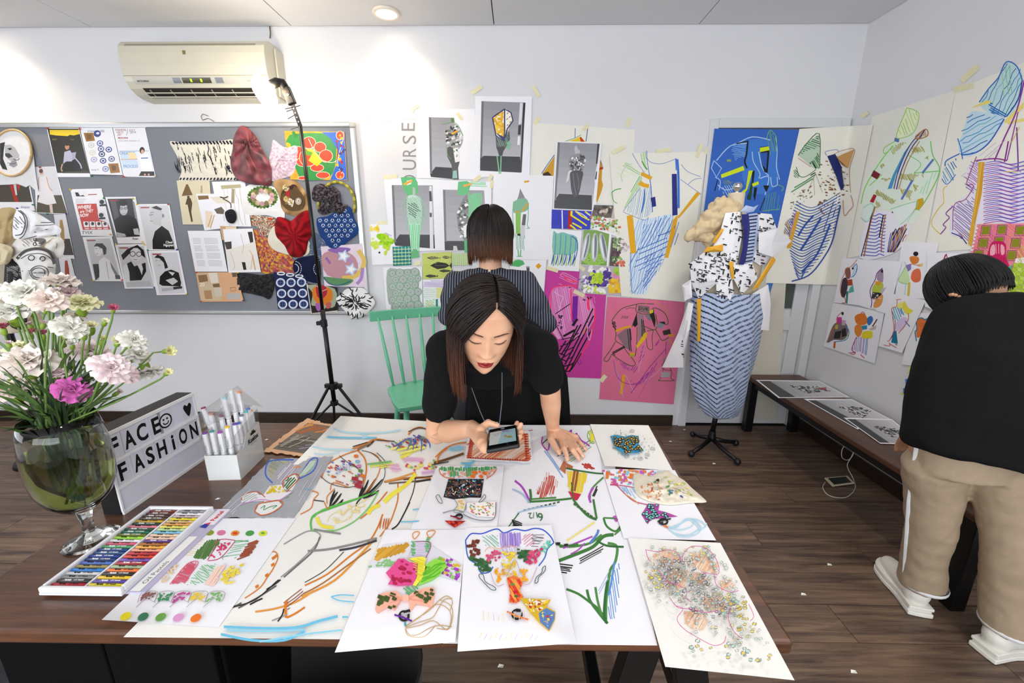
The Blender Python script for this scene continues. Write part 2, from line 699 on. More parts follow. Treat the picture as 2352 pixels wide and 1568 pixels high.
BASEM=wood('dark_baseboard','20160f','35261c',0.4,(1,10,10),3)
TABLEM=wood('varnished_table_wood','3a2317','6e452b',0.32,(1.5,18,18),2.5,coat=0.3,bump=0.03)
BENCHM=wood('dark_bench_wood','3a2517','60402a',0.4,(18,1.5,18),2.5)
DOORM=mat('door_white_paint','d3d5d6',0.5,noise_amt=0.03,scale=3)
GAPM=mat('dark_gap','221d19',0.9)
# floor: a sub-floor slab with laminate planks laid on it
fl=struct(MB().box((XL,YB,-0.06),(XR,DW+0.12,-0.004)).build('floor',GAPM))
PW,PL=0.16,1.22
plank0=MB().box((-PL/2+0.0012,-PW/2+0.0012,-0.006),(PL/2-0.0012,PW/2-0.0012,0)).build('plank',PLANK,fl)
first=True
rows=int((DW-YB)/PW)+1
for r_ in range(rows):
 y=DW-PW/2-r_*PW
 x=XL+(r_*0.43)%PL-PL/2
 while x<XR+PL/2:
  if x+PL/2>XL+0.05 and x-PL/2<XR-0.05:
   q=plank0 if first else plank0.copy()
   if not first:
    COL.objects.link(q)
    q.parent=fl
   first=False
   q.location=(x,y,0.0)
  x+=PL
# walls
DX0,DX1=onY(1631,274,DW).x,onY(1952,272,DW).x
DTOP=onY(1800,273,DW).z
wb=MB()
wb.box((XL-0.1,DW,0),(DX0,DW+0.1,CEIL+0.1))
wb.box((DX1,DW,0),(XR+0.1,DW+0.1,CEIL+0.1))
wb.box((DX0,DW,DTOP),(DX1,DW+0.1,CEIL+0.1))
wb.box((DX0,DW+0.099,0),(DX1,DW+0.1,DTOP))
struct(wb.build('wall_back',WALLM))
struct(MB().box((XR,YB-0.1,0),(XR+0.1,DW,CEIL+0.1)).build('wall_right',WALLM))
wl=MB()
wl.box((XL-0.1,YB-0.1,0),(XL,-1.1,CEIL+0.1)).box((XL-0.1,1.5,0),(XL,DW,CEIL+0.1)).box((XL-0.1,-1.1,0),(XL,1.5,0.95)).box((XL-0.1,-1.1,2.35),(XL,1.5,CEIL+0.1))
struct(wl.build('wall_left',WALLM))
wf=struct(MB().box((XL-0.09,-1.1,0.95),(XL-0.03,1.5,1.0)).box((XL-0.09,-1.1,2.3),(XL-0.03,1.5,2.35)).build('added_window_2',DOORM))  # unseen window in the left wall, added to go with the extra side light
for y in(-1.07,0.2,1.47):
 MB().box((XL-0.09,y-0.025,1.0),(XL-0.03,y+0.025,2.3)).build('mullion',DOORM,wf)
wr=MB()
WX0,WX1,WZ0,WZ1=-2.7,1.7,0.8,2.45
wr.box((XL,YB-0.1,0),(WX0,YB,CEIL+0.1)).box((WX1,YB-0.1,0),(XR,YB,CEIL+0.1))
wr.box((WX0,YB-0.1,0),(WX1,YB,WZ0)).box((WX0,YB-0.1,WZ1),(WX1,YB,CEIL+0.1))
struct(wr.build('wall_rear',WALLM))
wf=struct(MB().box((WX0,YB-0.09,WZ0),(WX1,YB-0.03,WZ0+0.05)).box((WX0,YB-0.09,WZ1-0.05),(WX1,YB-0.03,WZ1)).build('window_1',DOORM))
for i in range(5):
 x=WX0+(WX1-WX0)*i/4
 MB().box((x-0.025,YB-0.09,WZ0+0.05),(x+0.025,YB-0.03,WZ1-0.05)).build('mullion',DOORM,wf)
# ceiling boards with open joints
cl=struct(MB().box((XL-0.1,YB-0.1,CEIL+0.012),(XR+0.1,DW+0.1,CEIL+0.1)).build('ceiling',GAPM))
xs=[onZ(211,62.5,CEIL).x,onZ(677,59.5,CEIL).x,onZ(1137.5,56.5,CEIL).x,onZ(1608.6,52,CEIL).x]
st=(xs[3]-xs[0])/3
seam=[xs[0]-2*st,xs[0]-st]+[xs[0]+i*st for i in range(5)]
ys=[YB,YB+1.1,YB+2.3,onZ(100,-4,CEIL).y,DW-0.004]
for i in range(len(seam)-1):
 a,b=max(seam[i],XL),min(seam[i+1],XR)
 if b-a<0.05:
  continue
 for j in range(len(ys)-1):
  MB().box((a+0.003,ys[j]+0.003,CEIL),(b-0.003,ys[j+1]-0.003,CEIL+0.012)).build('ceiling_board',CEILM,cl)
# skirting boards
bz=0.085
BX=onY(1543,970,DW).x
struct(MB().box((XL,DW-0.014,0),(BX,DW,bz)).build('baseboard_back',BASEM,bevel=0.003))
struct(MB().box((XR-0.014,YB,0),(XR,DW-0.012,bz)).build('baseboard_right',BASEM,bevel=0.003))
# door with its casing
CW=0.055
dr=struct(MB().box((DX0+CW,DW+0.035,0.012),(DX1-CW,DW+0.06,DTOP-CW)).build('door_1',DOORM))
MB().box((DX0-0.0,DW-0.018,0),(DX0+CW,DW+0.07,DTOP)).build('casing',DOORM,dr,bevel=0.004)
MB().box((DX1-CW,DW-0.018,0),(DX1,DW+0.07,DTOP)).build('casing',DOORM,dr,bevel=0.004)
MB().box((DX0+CW,DW-0.018,DTOP-CW),(DX1-CW,DW+0.07,DTOP)).build('casing',DOORM,dr,bevel=0.004)
dx0,dx1=DX0+CW+0.004,DX1-CW-0.004
sw=0.09
for a,b,c,d in((dx0,dx0+sw,0.012,DTOP-CW-0.01),(dx1-sw,dx1,0.012,DTOP-CW-0.01)):
 MB().box((a,DW+0.018,c),(b,DW+0.036,d)).build('stile',DOORM,dr,bevel=0.002)
for c,d in((0.012,0.13),(0.36,0.42),(0.74,0.84),(DTOP-CW-0.11,DTOP-CW-0.01)):
 MB().box((dx0+sw,DW+0.018,c),(dx1-sw,DW+0.036,d)).build('rail',DOORM,dr,bevel=0.002)
pa,pb=onY(1786,708,DW+0.03),onY(1850,640,DW+0.03)
MB().box((pa.x,DW+0.028,pa.z),(dx1-sw,DW+0.034,pb.z+0.12)).build('dark_pane',mat('dark_door_glass','4c544f',0.3),dr)['label']='dark grey-green glass pane in the door'
# ceiling downlights: one shows, one continues the row, three unseen are added for brightness
DLM=mat('downlight_lens','fff0d6',0.4,emit=14.0)
TRIM=mat('downlight_trim','efe3d2',0.35)
def downlight(x,y,label,power=20,col=(1.0,0.80,0.56)):
 t=thing('ceiling_light',label,'ceiling light',(x,y,CEIL-0.012),'round downlights in the ceiling')
 MB().lathe([(0.075,0.012),(0.078,0.004),(0.074,-0.001),(0.058,0.0),(0.054,0.008),(0.054,0.012)],(x,y,CEIL-0.012),32).build('trim_ring',TRIM,t,smooth=True)
 MB().lathe([(0.0,0.004),(0.03,0.0035),(0.054,0.0065)],(x,y,CEIL-0.012),24).build('lens',DLM,t,smooth=True)
 l=bpy.data.lights.new('downlight_beam','SPOT')
 l.energy,l.color=power,col
 l.spot_size,l.spot_blend,l.shadow_soft_size=R(130),0.9,0.05
 o=bpy.data.objects.new('downlight_beam',l)
 COL.objects.link(o)
 o.parent=t
 o.location=(0,0,-0.02)
 return t
p=onZ(887,28,CEIL)
downlight(p.x,p.y,'round lit downlight in the ceiling right of the air conditioner')
downlight(p.x-2.5,p.y,'round lit downlight in the ceiling beyond the left edge of the photo')
for x,y,w_,lb in((1.15,1.75,34,'above the bench'),(1.2,0.2,26,'right of the photographer'),(-0.5,0.5,7,'over the front of the table')):  # extra downlights out of view, added to lift the right wall and floor
 downlight(x,y,'round white downlight in the ceiling '+lb,w_,(1.0,0.93,0.84))
# the big work table
tl,tr_=onZ(224,1171,TZ).x,onZ(1487,976,TZ).x
tf,tb=onZ(1000,1462,TZ).y,onZ(1200,974,TZ).y
tab=thing('work_table','long reddish-brown wooden table covered with drawings','table',((tl+tr_)/2,(tf+tb)/2,0))
MB().box((tl,tf,TZ-0.03),(tr_,tb,TZ)).build('tabletop',TABLEM,tab,bevel=0.006)
def trestle(x):
 g=[]
 for sx in(-1,1):
  for yy in(tf+0.10,tb-0.10):
   MB().bar((x+sx*0.035,yy,TZ-0.075),(x+sx*0.16,yy,0.0),0.065,0.04,side=(0,1,0)).build('leg',BLACKM,tab,bevel=0.003)
  MB().bar((x+sx*0.105,tf+0.10,0.30),(x+sx*0.105,tb-0.10,0.30),0.03,0.05).build('stretcher',BLACKM,tab,bevel=0.003)
 MB().box((x-0.05,tf+0.04,TZ-0.075),(x+0.05,tb-0.04,TZ-0.0305)).build('trestle_beam',BLACKM,tab,bevel=0.003)
trestle(onZ(1545,1500,TZ-0.1).x)
# air conditioner
ACM=mat('aged_white_plastic','c9c5b4',0.32,noise_amt=0.03,scale=6)
ACD=mat('dark_louvre_cavity','2a2722',0.7)
ACG=mat('grey_plastic_strip','b9b8ae',0.35)
ax0,ax1=-2.345,-1.482
prof=[(0.0,2.505),(0.05,2.515),(0.13,2.512),(0.165,2.498),(0.19,2.47),(0.197,2.43),(0.198,2.37),(0.194,2.32),(0.182,2.285),(0.16,2.252),(0.125,2.228),(0.08,2.214),(0.0,2.212)]
ac=thing('air_conditioner','cream white wall air conditioner above the grey pin board','air conditioner',((ax0+ax1)/2,DW-0.1,2.212))
n=len(prof)
mb=MB()
vs=[Vector((x,DW-d,z))for x in(ax0,ax1)for d,z in prof]
mb.add(vs,[list(range(n)),list(range(n,2*n))[::-1]]+[(i,n+i,n+i+1,i+1)for i in range(n-1)])
mb.build('body',ACM,ac,bevel=0.004)
def acpos(x,t,o=0.0):
 """place on the front profile, t along it (index units)"""
 i=min(int(t),n-2)
 f=t-i
 d=prof[i][0]*(1-f)+prof[i+1][0]*f
 z=prof[i][1]*(1-f)+prof[i+1][1]*f
 nv=Vector((0,(prof[i+1][1]-prof[i][1]),(prof[i+1][0]-prof[i][0]))).normalized()
 return Vector((x,DW-d,z))+nv*o
def acstrip(name,x0,x1,t0,t1,o,m_,k=4):
 mb=MB()
 vs=[]
 for i in range(k+1):
  t=t0+(t1-t0)*i/k
  vs+=[acpos(x0,t,o),acpos(x1,t,o)]
 mb.add(vs,[(2*i,2*i+1,2*i+3,2*i+2)for i in range(k)])
 return mb.build(name,m_,ac,smooth=True)
acstrip('intake_groove',ax0+0.04,ax1-0.05,3.6,4.05,0.0006,mat('ac_groove','9c9683',0.5))
acstrip('seam',ax0+0.002,ax1-0.002,7.15,7.28,0.0006,mat('ac_groove','9c9683',0.5))
acstrip('display_strip',ax0+0.05,ax1-0.05,7.35,8.4,0.0007,ACG)
acstrip('air_outlet',ax0+0.08,ax1-0.05,8.9,10.6,0.001,ACD,8)
dw_=ax1-ax0
d1=acstrip('display',ax0+dw_*0.40,ax0+dw_*0.60,7.5,8.25,0.0012,mat('ac_display','4a4738',0.2))
for u,w_ in((0.455,0.012),(0.525,0.012)):
 acstrip('indicator',ax0+dw_*u,ax0+dw_*u+w_,7.65,8.1,0.0018,mat('green_indicator','9fd018',0.4,emit=0.8))
for u in(0.335,0.63):
 acstrip('sensor_window',ax0+dw_*u,ax0+dw_*(u+0.055),7.5,8.25,0.0012,mat('ac_sensor','7d8189',0.25))
for t in(9.55,10.2):
 MB().bar(acpos(ax0+0.08,t,0.007),acpos(ax1-0.05,t,0.007),0.012,0.004).build('louvre',ACM,ac)
for i in range(6):
 x=ax0+0.12+i*0.125
 MB().bar(acpos(x,9.1,0.004),acpos(x,10.5,0.004),0.004,0.01).build('louvre_rib',mat('ac_rib','8f8b7e',0.5),ac)
mb=MB()
c=acpos(ax0+dw_*0.455,5.0,0.0)
mb.box((c.x-0.008,c.y-0.002,c.z-0.01),(c.x+0.008,c.y+0.004,c.z+0.01))
mb.build('emblem',mat('ac_emblem','8d7a4a',0.3,0.4),ac)
S=Surf(lambda x,y,o:acpos(ax0+x,7.35+(1-y)*1.05,0.0012+o))
S.t('4a4a46','MITSUBISHI',0.072,0.32,0.32,ex=(1,0),ey=(0,1),width=0.07,bold=0.02)
S.done(ac,'lettering')
S=Surf(lambda x,y,o:acpos(ax0+x,7.35+(1-y)*1.05,0.0012+o))
S.t('6a675e','Inverter',0.735,0.35,0.32,ex=(1,0),ey=(0,1),width=0.05,shear=0.3)
S.done(ac,'lettering')
MB().box((ax1+0.0005,DW-0.09,2.225),(ax1+0.012,DW,2.49)).build('end_cover',ACM,ac,bevel=0.004)
# wires near it
w1=MB().tube([onY(619,58,DW-0.004),onY(621,75,DW-0.008),onY(620,88,DW-0.006)],0.003,6).build('wire',mat('brown_wire','5a4426',0.6))
tag(w1,'short brown wire running from the ceiling to the air conditioner','wire')
pts=[(466,276),(462,268),(466,262),(472,264),(478,266)]
w2=MB().tube([onY(x,y,DW-0.006)for x,y in crom(pts)],0.0018,6).tube([onY(x,y,DW-0.006)for x,y in crom([(466,276),(478,272),(492,279)])],0.0018,6).build('wire',mat('grey_wire','6b675f',0.6))
tag(w2,'thin bent wire sticking up behind the top of the pin board','wire')
# grey pin board
bx1,bzt,bzb=onY(818,294,DW).x,onY(400,281,DW-0.02).z,onY(400,721,DW-0.02).z
bx0=bx1-3.0
FELT=mat('grey_felt','84888f',0.95,noise_amt=0.05,scale=300,bump=0.1,spec=0.1)
ALU=mat('aluminium_frame','c9cbcc',0.32,0.85)
bd=thing('pin_board','wide grey felt pin board in an aluminium frame','pin board',((bx0+bx1)/2,DW-0.01,bzb))
MB().box((bx0+0.01,DW-0.022,bzb+0.01),(bx1-0.01,DW-0.002,bzt-0.01)).build('felt_panel',FELT,bd)
for lo,hi in(((bx0,DW-0.034,bzt-0.032),(bx1,DW,bzt)),((bx0,DW-0.034,bzb),(bx1,DW,bzb+0.03)),((bx1-0.032,DW-0.034,bzb+0.03),(bx1,DW,bzt-0.032)),((bx0,DW-0.034,bzb+0.03),(bx0+0.032,DW,bzt-0.032))):
 MB().box(lo,hi).build('frame_rail',ALU,bd,bevel=0.008)
for x in(bx1-0.016,):
 for z in(bzt-0.016,bzb+0.015):
  MB().box((x-0.0175,DW-0.037,z-0.0175),(x+0.0175,DW-0.002,z+0.0175)).build('frame_corner',mat('grey_corner_cap','b9bab6',0.4),bd,bevel=0.008)
PLANES['board']=lambda x,y,o:onY(x,y,DW-0.0225-o)
# lamp on a tripod stand
YT=2.6
base=onY(768,985,YT)
hubt,hubb=onY(766,886,YT),onY(768,925,YT)
topp=onY(690,290,YT)
fx,fy=hubb.x+0.01,YT
ts=thing('lamp_stand','black tripod light stand carrying a lit bulb in front of the pin board','lamp stand',(fx,fy,0))
ax=Vector((topp.x-hubt.x,0,topp.z-hubt.z)).normalized()
MB().tube([hubb,hubb+ax*0.63],0.0145,12).build('pole',BLACKM,ts,smooth=True)
MB().tube([hubb+ax*0.60,topp],0.0105,12).build('upper_pole',BLACKM,ts,smooth=True)
pk=onY(744,742,YT)
MB().tube([pk-ax*0.022,pk+ax*0.022],0.021,12).box((pk.x-0.045,YT-0.012,pk.z-0.012),(pk.x-0.015,YT+0.012,pk.z+0.012)).build('clamp',BLACKP,ts,bevel=0.002)
MB().tube([hubt-ax*0.02,hubt+ax*0.02],0.03,10).box((hubt.x-0.055,YT-0.014,hubt.z-0.012),(hubt.x+0.055,YT+0.014,hubt.z+0.014)).build('leg_collar',BLACKP,ts,bevel=0.002)
MB().tube([hubb-ax*0.015,hubb+ax*0.015],0.026,10).build('brace_collar',BLACKP,ts,bevel=0.002)
for a in(-12,118,232):
 d=Vector((math.cos(R(a)),math.sin(R(a))*0.95,0))
 foot=Vector((fx,fy,0))+d*0.36+Vector((0,0,0.008))
 tp=hubt+d*0.035
 MB().bar(tp,foot,0.016,0.012,side=(0,0,1)).build('leg',BLACKM,ts)
 mid=tp.lerp(foot,0.55)
 MB().bar(hubb+d*0.02,mid,0.012,0.008,side=(0,0,1)).build('brace',BLACKM,ts)
 MB().ball(foot+Vector((0,0,0.004)),0.011,8).build('foot',BLACKP,ts,smooth=True)
neck=[onY(690,290,YT),onY(684,268,YT),onY(677,247,YT),onY(672,240,YT)]
MB().bar(neck[0],neck[3],0.022,0.006,side=(0,1,0)).build('perforated_strap',BLACKM,ts)
for t in(0.2,0.4,0.6,0.8):
 c=neck[0].lerp(neck[3],t)
 MB().lathe([(0,0),(0.005,0),(0.004,0.002),(0,0.0025)],c+Vector((0,-0.003,0)),8,axis=(0,-1,0)).build('rivet',STEEL,ts)
for x0,y0,x1,y1 in((655,250,676,246),(658,256,676,250),(676,246,690,242),(661,273,680,262),(668,297,688,290)):
 MB().tube([onY(x0,y0,YT-0.01),onY(x1,y1,YT)],0.0022,6).build('cable_tie',BLACKP,ts)
MB().bar(onY(672,240,YT),onY(655,200,YT),0.045,0.03,side=(0,1,0)).build('bracket_arm',BLACKM,ts,bevel=0.006)
MB().tube([onY(656,203,YT),onY(648,191,YT),onY(636,189,YT-0.02),onY(620,196,YT-0.05)],[0.022,0.025,0.024,0.022],12).build('lamp_socket',BLACKP,ts,smooth=True)
MB().lathe([(0,0),(0.007,0),(0.006,0.003),(0,0.004)],onY(662,217,YT-0.016),10,axis=(0,-1,0)).build('bolt',STEEL,ts)
bc=onY(607,212,YT-0.07)
ba=(onY(628,201,YT-0.05)-bc)
ba=Vector((0.94,0.15,0.42)).normalized()
BULB=mat('lit_bulb','fff1da',0.3,emit=30.0)
MB().lathe([(0.018,0.055),(0.028,0.046),(0.06,0.036),(0.082,0.018),(0.084,0.0),(0.07,-0.022),(0.045,-0.038),(0.0,-0.046)],bc,24,axis=ba).build('bulb',BULB,ts,smooth=True)['label']='large lit white bulb'
l=bpy.data.lights.new('bulb_light','POINT')
l.energy,l.color,l.shadow_soft_size=3.5,(1.0,0.86,0.68),0.06
o=bpy.data.objects.new('bulb_light',l)
COL.objects.link(o)
o.parent=ts
o.location=bc-ba*0.12-Vector((fx,fy,0))
# green spindle chair
GREEN=mat('mint_green_paint','6cc09a',0.35,noise_amt=0.04,scale=8)
bl,flp=Vector((-0.846,2.575,0.45)),Vector((-0.677,2.225,0.45))
dpt=(flp-bl)
wv=Vector((-dpt.y,dpt.x,0)).normalized()*0.42
cc=bl+dpt/2+wv/2
ch=thing('spindle_chair','mint green wooden spindle-back chair behind the woman in black','chair',(cc.x,cc.y,0))
def cp(u,v,z):
 """u across (0 left .. 1 right), v from back (0) to front (1)"""
 return Vector((bl.x,bl.y,0))+wv*u+dpt*v+Vector((0,0,z))
seat=crom([(0.07,0.0),(0.93,0.0),(1.03,0.5),(1.02,0.95),(0.9,1.06),(0.1,1.06),(-0.02,0.95),(-0.03,0.5)],True,3)
mb=MB()
mb.prism(seat,0.42,0.45,lambda x,y,z:cp(x,y,z))
mb.build('seat',GREEN,ch,bevel=0.006)
for i in range(6):
 u=0.08+0.84*i/5
 ub=0.5+(u-0.5)*1.28
 a,b=cp(u,0.08,0.44),cp(ub,-0.26,0.885)
 MB().tube([a,a.lerp(b,0.35),a.lerp(b,0.7),b],[0.008,0.0125,0.010,0.007],10).build('spindle',GREEN,ch,smooth=True)
mb=MB()
vs=[]
for i in range(9):
 u=-0.16+1.32*i/8
 bow=-0.05*(1-((u-0.5)/0.66)**2)
 c=cp(u,-0.26+bow,0.0)
 for z in(0.86,0.925):
  for t in(-0.011,0.011):
   vs.append(c+dpt.normalized()*t+Vector((0,0,z)))
fs=[]
for i in range(8):
 q=i*4
 fs+=[(q,q+4,q+5,q+1),(q+2,q+3,q+7,q+6),(q,q+2,q+6,q+4),(q+1,q+5,q+7,q+3)]
fs+=[(0,1,3,2),(32,34,35,33)]
mb.add(vs,fs).build('top_rail',GREEN,ch,bevel=0.004)
for u,v,uu,vv in((0.12,0.9,0.04,1.02),(0.88,0.9,0.96,1.02),(0.14,0.12,0.06,-0.04),(0.86,0.12,0.94,-0.04)):
 a,b=cp(u,v,0.42),cp(uu,vv,0)
 MB().tube([a,a.lerp(b,0.5),b],[0.017,0.019,0.014],10).build('leg',GREEN,ch,smooth=True)
for a,b in((cp(0.09,0.95,0.2),cp(0.11,0.05,0.2)),(cp(0.91,0.95,0.2),cp(0.89,0.05,0.2)),(cp(0.1,0.5,0.2),cp(0.9,0.5,0.2))):
 MB().tube([a,a.lerp(b,0.5),b],[0.009,0.013,0.009],8).build('stretcher',GREEN,ch,smooth=True)
# long bench along the right wall
be=thing('bench','long dark brown wooden bench with black legs along the right wall','bench',(1.87,2.1,0))
bX0,bX1,bY0,bY1=1.665,2.05,1.27,2.93
MB().box((bX0,bY0,BZ-0.028),(bX1,bY1,BZ)).build('seat_board',BENCHM,be,bevel=0.005)
for x in(bX0+0.035,bX1-0.035):
 MB().box((x-0.012,bY0+0.08,BZ-0.07),(x+0.012,bY1-0.05,BZ-0.0285)).build('apron',BLACKM,be)
 for y,dy in((bY0+0.09,0.0),(bY1-0.05,0.0)):
  MB().bar((x,y,BZ-0.029),(x+(0.02 if x>1.8 else 0.0),y+dy,0),0.055,0.05,side=(0,1,0)).build('leg',BLACKM,be,bevel=0.003)
# posters, photographs and drawings on the walls
A=(0,250,3.4844)
B=(370,250,2.9585)
E_=(820,200,3.0152)
F_=(1220,250,3.3364)
G_=(1180,600,4.1262)
H_=(1540,260,3.4087)
R1=(1860,120,3.1362)
R2=(1860,520,3.2663)
_off=[0.001]
def sh(name,label,cat,plane,fr,quad,**k):
 fx_,fy_,kk=fr
 q=[(fx_+x/kk,fy_+y/kk)for x,y in nums(quad)]
 if 'off' not in k:
  _off[0]+=0.00025
  k['off']=_off[0]
 return sheet(name,label,cat,plane,q,**k).o(*fr)
def margin(S,col,quad):
 return S.f(col,quad)
GP='photographs on the pin board'
# posters on the board
S=sh('poster','black event poster with a yellow paint bar and a seated person in a pale shirt','poster','board',A,'372 150 632 150 725 545 460 545',group='posters pinned along the top of the board')
S.f('2e2b24','380 158 628 158 718 515 458 512').f('efcf22','396 168 632 168 640 200 590 212 560 208 540 218 450 212 400 205')
S.f('4b463b','560 480 712 500 716 515 500 514').f('1e1c18','520 400 580 350 640 420 650 500 510 500').f('b9b7cc','515 345 560 330 590 380 575 420 530 420 505 440 512 380')
S.l('b9b7cc',10,'590 380 640 440 652 478').l('c9a48c',9,'500 440 490 480 500 500').d('c08a6a',537,303,18,24).d('33251d',537,284,17,12).f('a8a6ba','575 350 610 345 600 400 580 410')
S.t('8d8540','MEET',418,250,16,bold=0.02).t('8d8540','TALK',560,250,14).done(S.ob,'print',PRINT)
pins(S,'c03028 109 295 d83830 183 296')
S=sh('poster','white poster with indigo letter tiles and ochre squares','poster','board',A,'640 150 898 150 985 540 725 530',group='posters pinned along the top of the board')
S.f('9a6a2c','668 192 745 190 760 255 690 262').f('7a5222','690 200 730 205 735 240 700 250').d('2e3f86',778,198,30,28).d('d9dcee',782,195,14,10)
for i,(x,y)in enumerate(((800,275),(730,290),(870,325),(808,320),(740,350),(815,362),(752,405),(825,415),(893,400),(845,480))):
 S.d(('5a66a8','c9cfc0','3a4a90','5c6694','d9d6c0','2f3a6a','a9acc8','35448c','5d6590','7f88b8')[i],x,y,27,24)
 S.ring('e8e8f0',7,x,y,14,12)
S.f('9a6a2c','865 438 945 435 960 508 885 515').f('6f4a20','890 450 925 455 930 490 900 495')
for i in range(4):
 S.l('9a9aa8',3,[(800+i*0,170+i*5),(835,170+i*5)],sm=False)
S.t('4a5590','DYEING',700,185,17).t('6a6a78','Spring 19',730,492,16)
S.l('3a3a44',9,'725 528 985 534',sm=False).done(S.ob,'print',PRINT)
pins(S,'2e8a4a 209 404 d83830 283 405')
S=sh('poster','white poster reading FASHION MEETS ART with a kneeling woman in white','poster','board',A,'902 148 1160 148 1248 548 990 542',group='posters pinned along the top of the board')
S.t('a0523f','FASHION',922,177,25,bold=0.01,width=86).t('a0523f','MEETS',932,197,23,width=56).t('a0523f','ART',938,216,23,width=36).l('55555c',3,'1022 160 1013 212',sm=False)
S.t('4a4a52','JULY',1034,178,24,width=46).t('4a4a52','2019',1040,196,24,width=48).t('b02a20','MELBOURNE',944,238,17,width=80,bold=0.03)
S.t('707078','TOKYO  SYDNEY  MANCHESTER  UTS',948,260,12,width=168)
S.f('c9dcee','955 340 1080 338 1110 470 985 478').t('5b7fb4','CREATIVE',955,365,32,width=125).f('f0d9a8','1020 350 1080 348 1095 400 1040 405').t('5b7fb4','PROCESS',985,470,32,width=115)
S.l('9aa8c4',4,'955 338 1190 336',sm=False).l('c08a50',4,'965 405 1100 402',sm=False)
S.f('f4f4f6','1115 378 1185 365 1215 450 1225 520 1160 530 1130 470').d('2a1d18',1137,332,21,28).d('d8a888',1140,342,13,17).f('26221f','1130 500 1232 500 1238 536 1110 536').d('d8a888',1160,525,8).d('d8a888',1190,525,8).l('3f63b4',8,'1128 395 1185 392')
S.done(S.ob,'print',PRINT)
pins(S,'f0f0f0 334 291 f0e8c8 355 405')
# small photographs
S=sh('photograph','photograph of a dark room with red trousers below the embroidery hoop','photograph','board',A,'-30 600 240 605 280 815 -30 800',group=GP)
S.f('4a4438','-30 600 228 608 258 745 -30 745').f('b02a22','75 605 110 605 135 700 150 745 120 745 105 700').f('b53028','130 605 165 602 150 660').f('d0d0d0','108 605 128 605 138 690 124 690').t('3a44a0','designer',165,795,30,width=75)
S.done(S.ob,'print',PRINT)
pins(S,'2e3aa8 39 478 2e8a4a 75 470')
S=sh('photograph','photograph of a model in a pale sleeveless dress on a dark floor','photograph','board',A,'272 465 440 460 545 845 290 832',group=GP)
S.f('d6d6da','275 468 438 464 492 690 330 690').f('55503f','300 690 492 690 540 838 292 828').f('e4e0e2','312 545 372 540 452 755 380 768 300 745 330 640').l('cfa58c',8,'312 545 306 600 310 640').l('cfa58c',8,'372 545 392 620 420 660').d('d8ab92',333,510,14,20).d('6b4a34',328,497,16,18).l('e2c9ba',11,'400 765 408 830',sm=False).l('e2c9ba',11,'412 765 420 835',sm=False)
S.done(S.ob,'print',PRINT)
pins(S,'c03028 91 384 2e8a4a 108 491 2e3aa8 152 491')
for q,lb,c in(('430 845 525 845 598 1200 480 1190','photograph of a figure in ochre under the pale dress photograph','a8884e'),('470 1192 565 1190 640 1500 520 1500','photograph of a figure in red beside the flower-topped bouquet','a03a28')):
 S=sh('photograph',lb,'photograph','board',A,q,group=GP)
 P=nums(q)
 cx,cy=sum(p[0]for p in P)/4,sum(p[1]for p in P)/4
 S.f('e2e2e6',[(p[0]*0.94+cx*0.06,p[1]*0.97+cy*0.03)for p in P]).f('33302a',[(cx-22,cy+20),(cx+50,cy+18),(cx+82,cy+150),(cx+0,cy+150)])
 S.f(c,[(cx-30,cy-130),(cx-10,cy-135),(cx+5,cy-60),(cx+10,cy+40),(cx-15,cy+45),(cx-30,cy-40)]).done(S.ob,'print',PRINT)
# black and white portraits with a red strap line
def portrait(quad,lb,draw,name_txt=None):
 S=sh('portrait_photograph',lb,'photograph','board',A,quad,group='black and white portraits on the pin board')
 P=nums(quad)
 dx,dy=P[0]
 S.rn.seed(int(dx))
 S.draw0=P
 draw(S,dx,dy)
 S.l('9c2b26',9,[(dx+35,dy+28),(dx+105,dy+27)],sm=False)
 return S
S=sh('poster','red and white poster reading WHERE ARE THEY NOW with small portraits','poster','board',A,'562 643 812 636 905 1020 650 1015',group='black and white portraits on the pin board')
S.f('c03a30','612 762 772 757 795 890 855 900 885 965 663 968').t('f2f0ee','WHERE',620,802,40,ex=(1,-0.06),width=112,bold=0.03,shear=0.2).t('f2f0ee','are THEY',640,832,34,ex=(1,-0.06),width=110,bold=0.02,shear=0.2).t('f2f0ee','NOW',638,866,38,ex=(1,-0.06),width=75,bold=0.03,shear=0.2)
S.f('e6e6e8','580 662 690 658 700 700 592 704').f('26262a','600 668 625 668 640 695 665 688 680 700 610 700').l('b0302a',7,'705 686 775 684',sm=False)
for i in range(5):
 S.l('b8b8be',2.5,[(605,720+i*8),(690-i*6,719+i*8)],sm=False)
for x,y in((785,725),(780,830)):
 S.f('d8d8da',[(x,y),(x+55,y-5),(x+65,y+50),(x+12,y+55)]).d('26262a',x+30,y+20,20,18).f('1c1c20',[(x+10,y+40),(x+60,y+35),(x+66,y+52),(x+14,y+55)])
for i in range(4):
 x=665+i*50
 S.f('ececee',[(x,902),(x+42,900),(x+50,945),(x+8,947)]).d('2a2a2e',x+26,918,13,14).f('ececee',[(x+12,955),(x+48,953),(x+50,961),(x+14,962)])
S.t('2a2a2e','TVIX',655,1000,34,width=86).done(S.ob,'print',PRINT)
pins(S,'e8c820 161 435 2e8a4a 238 455 e8c820 253 538')
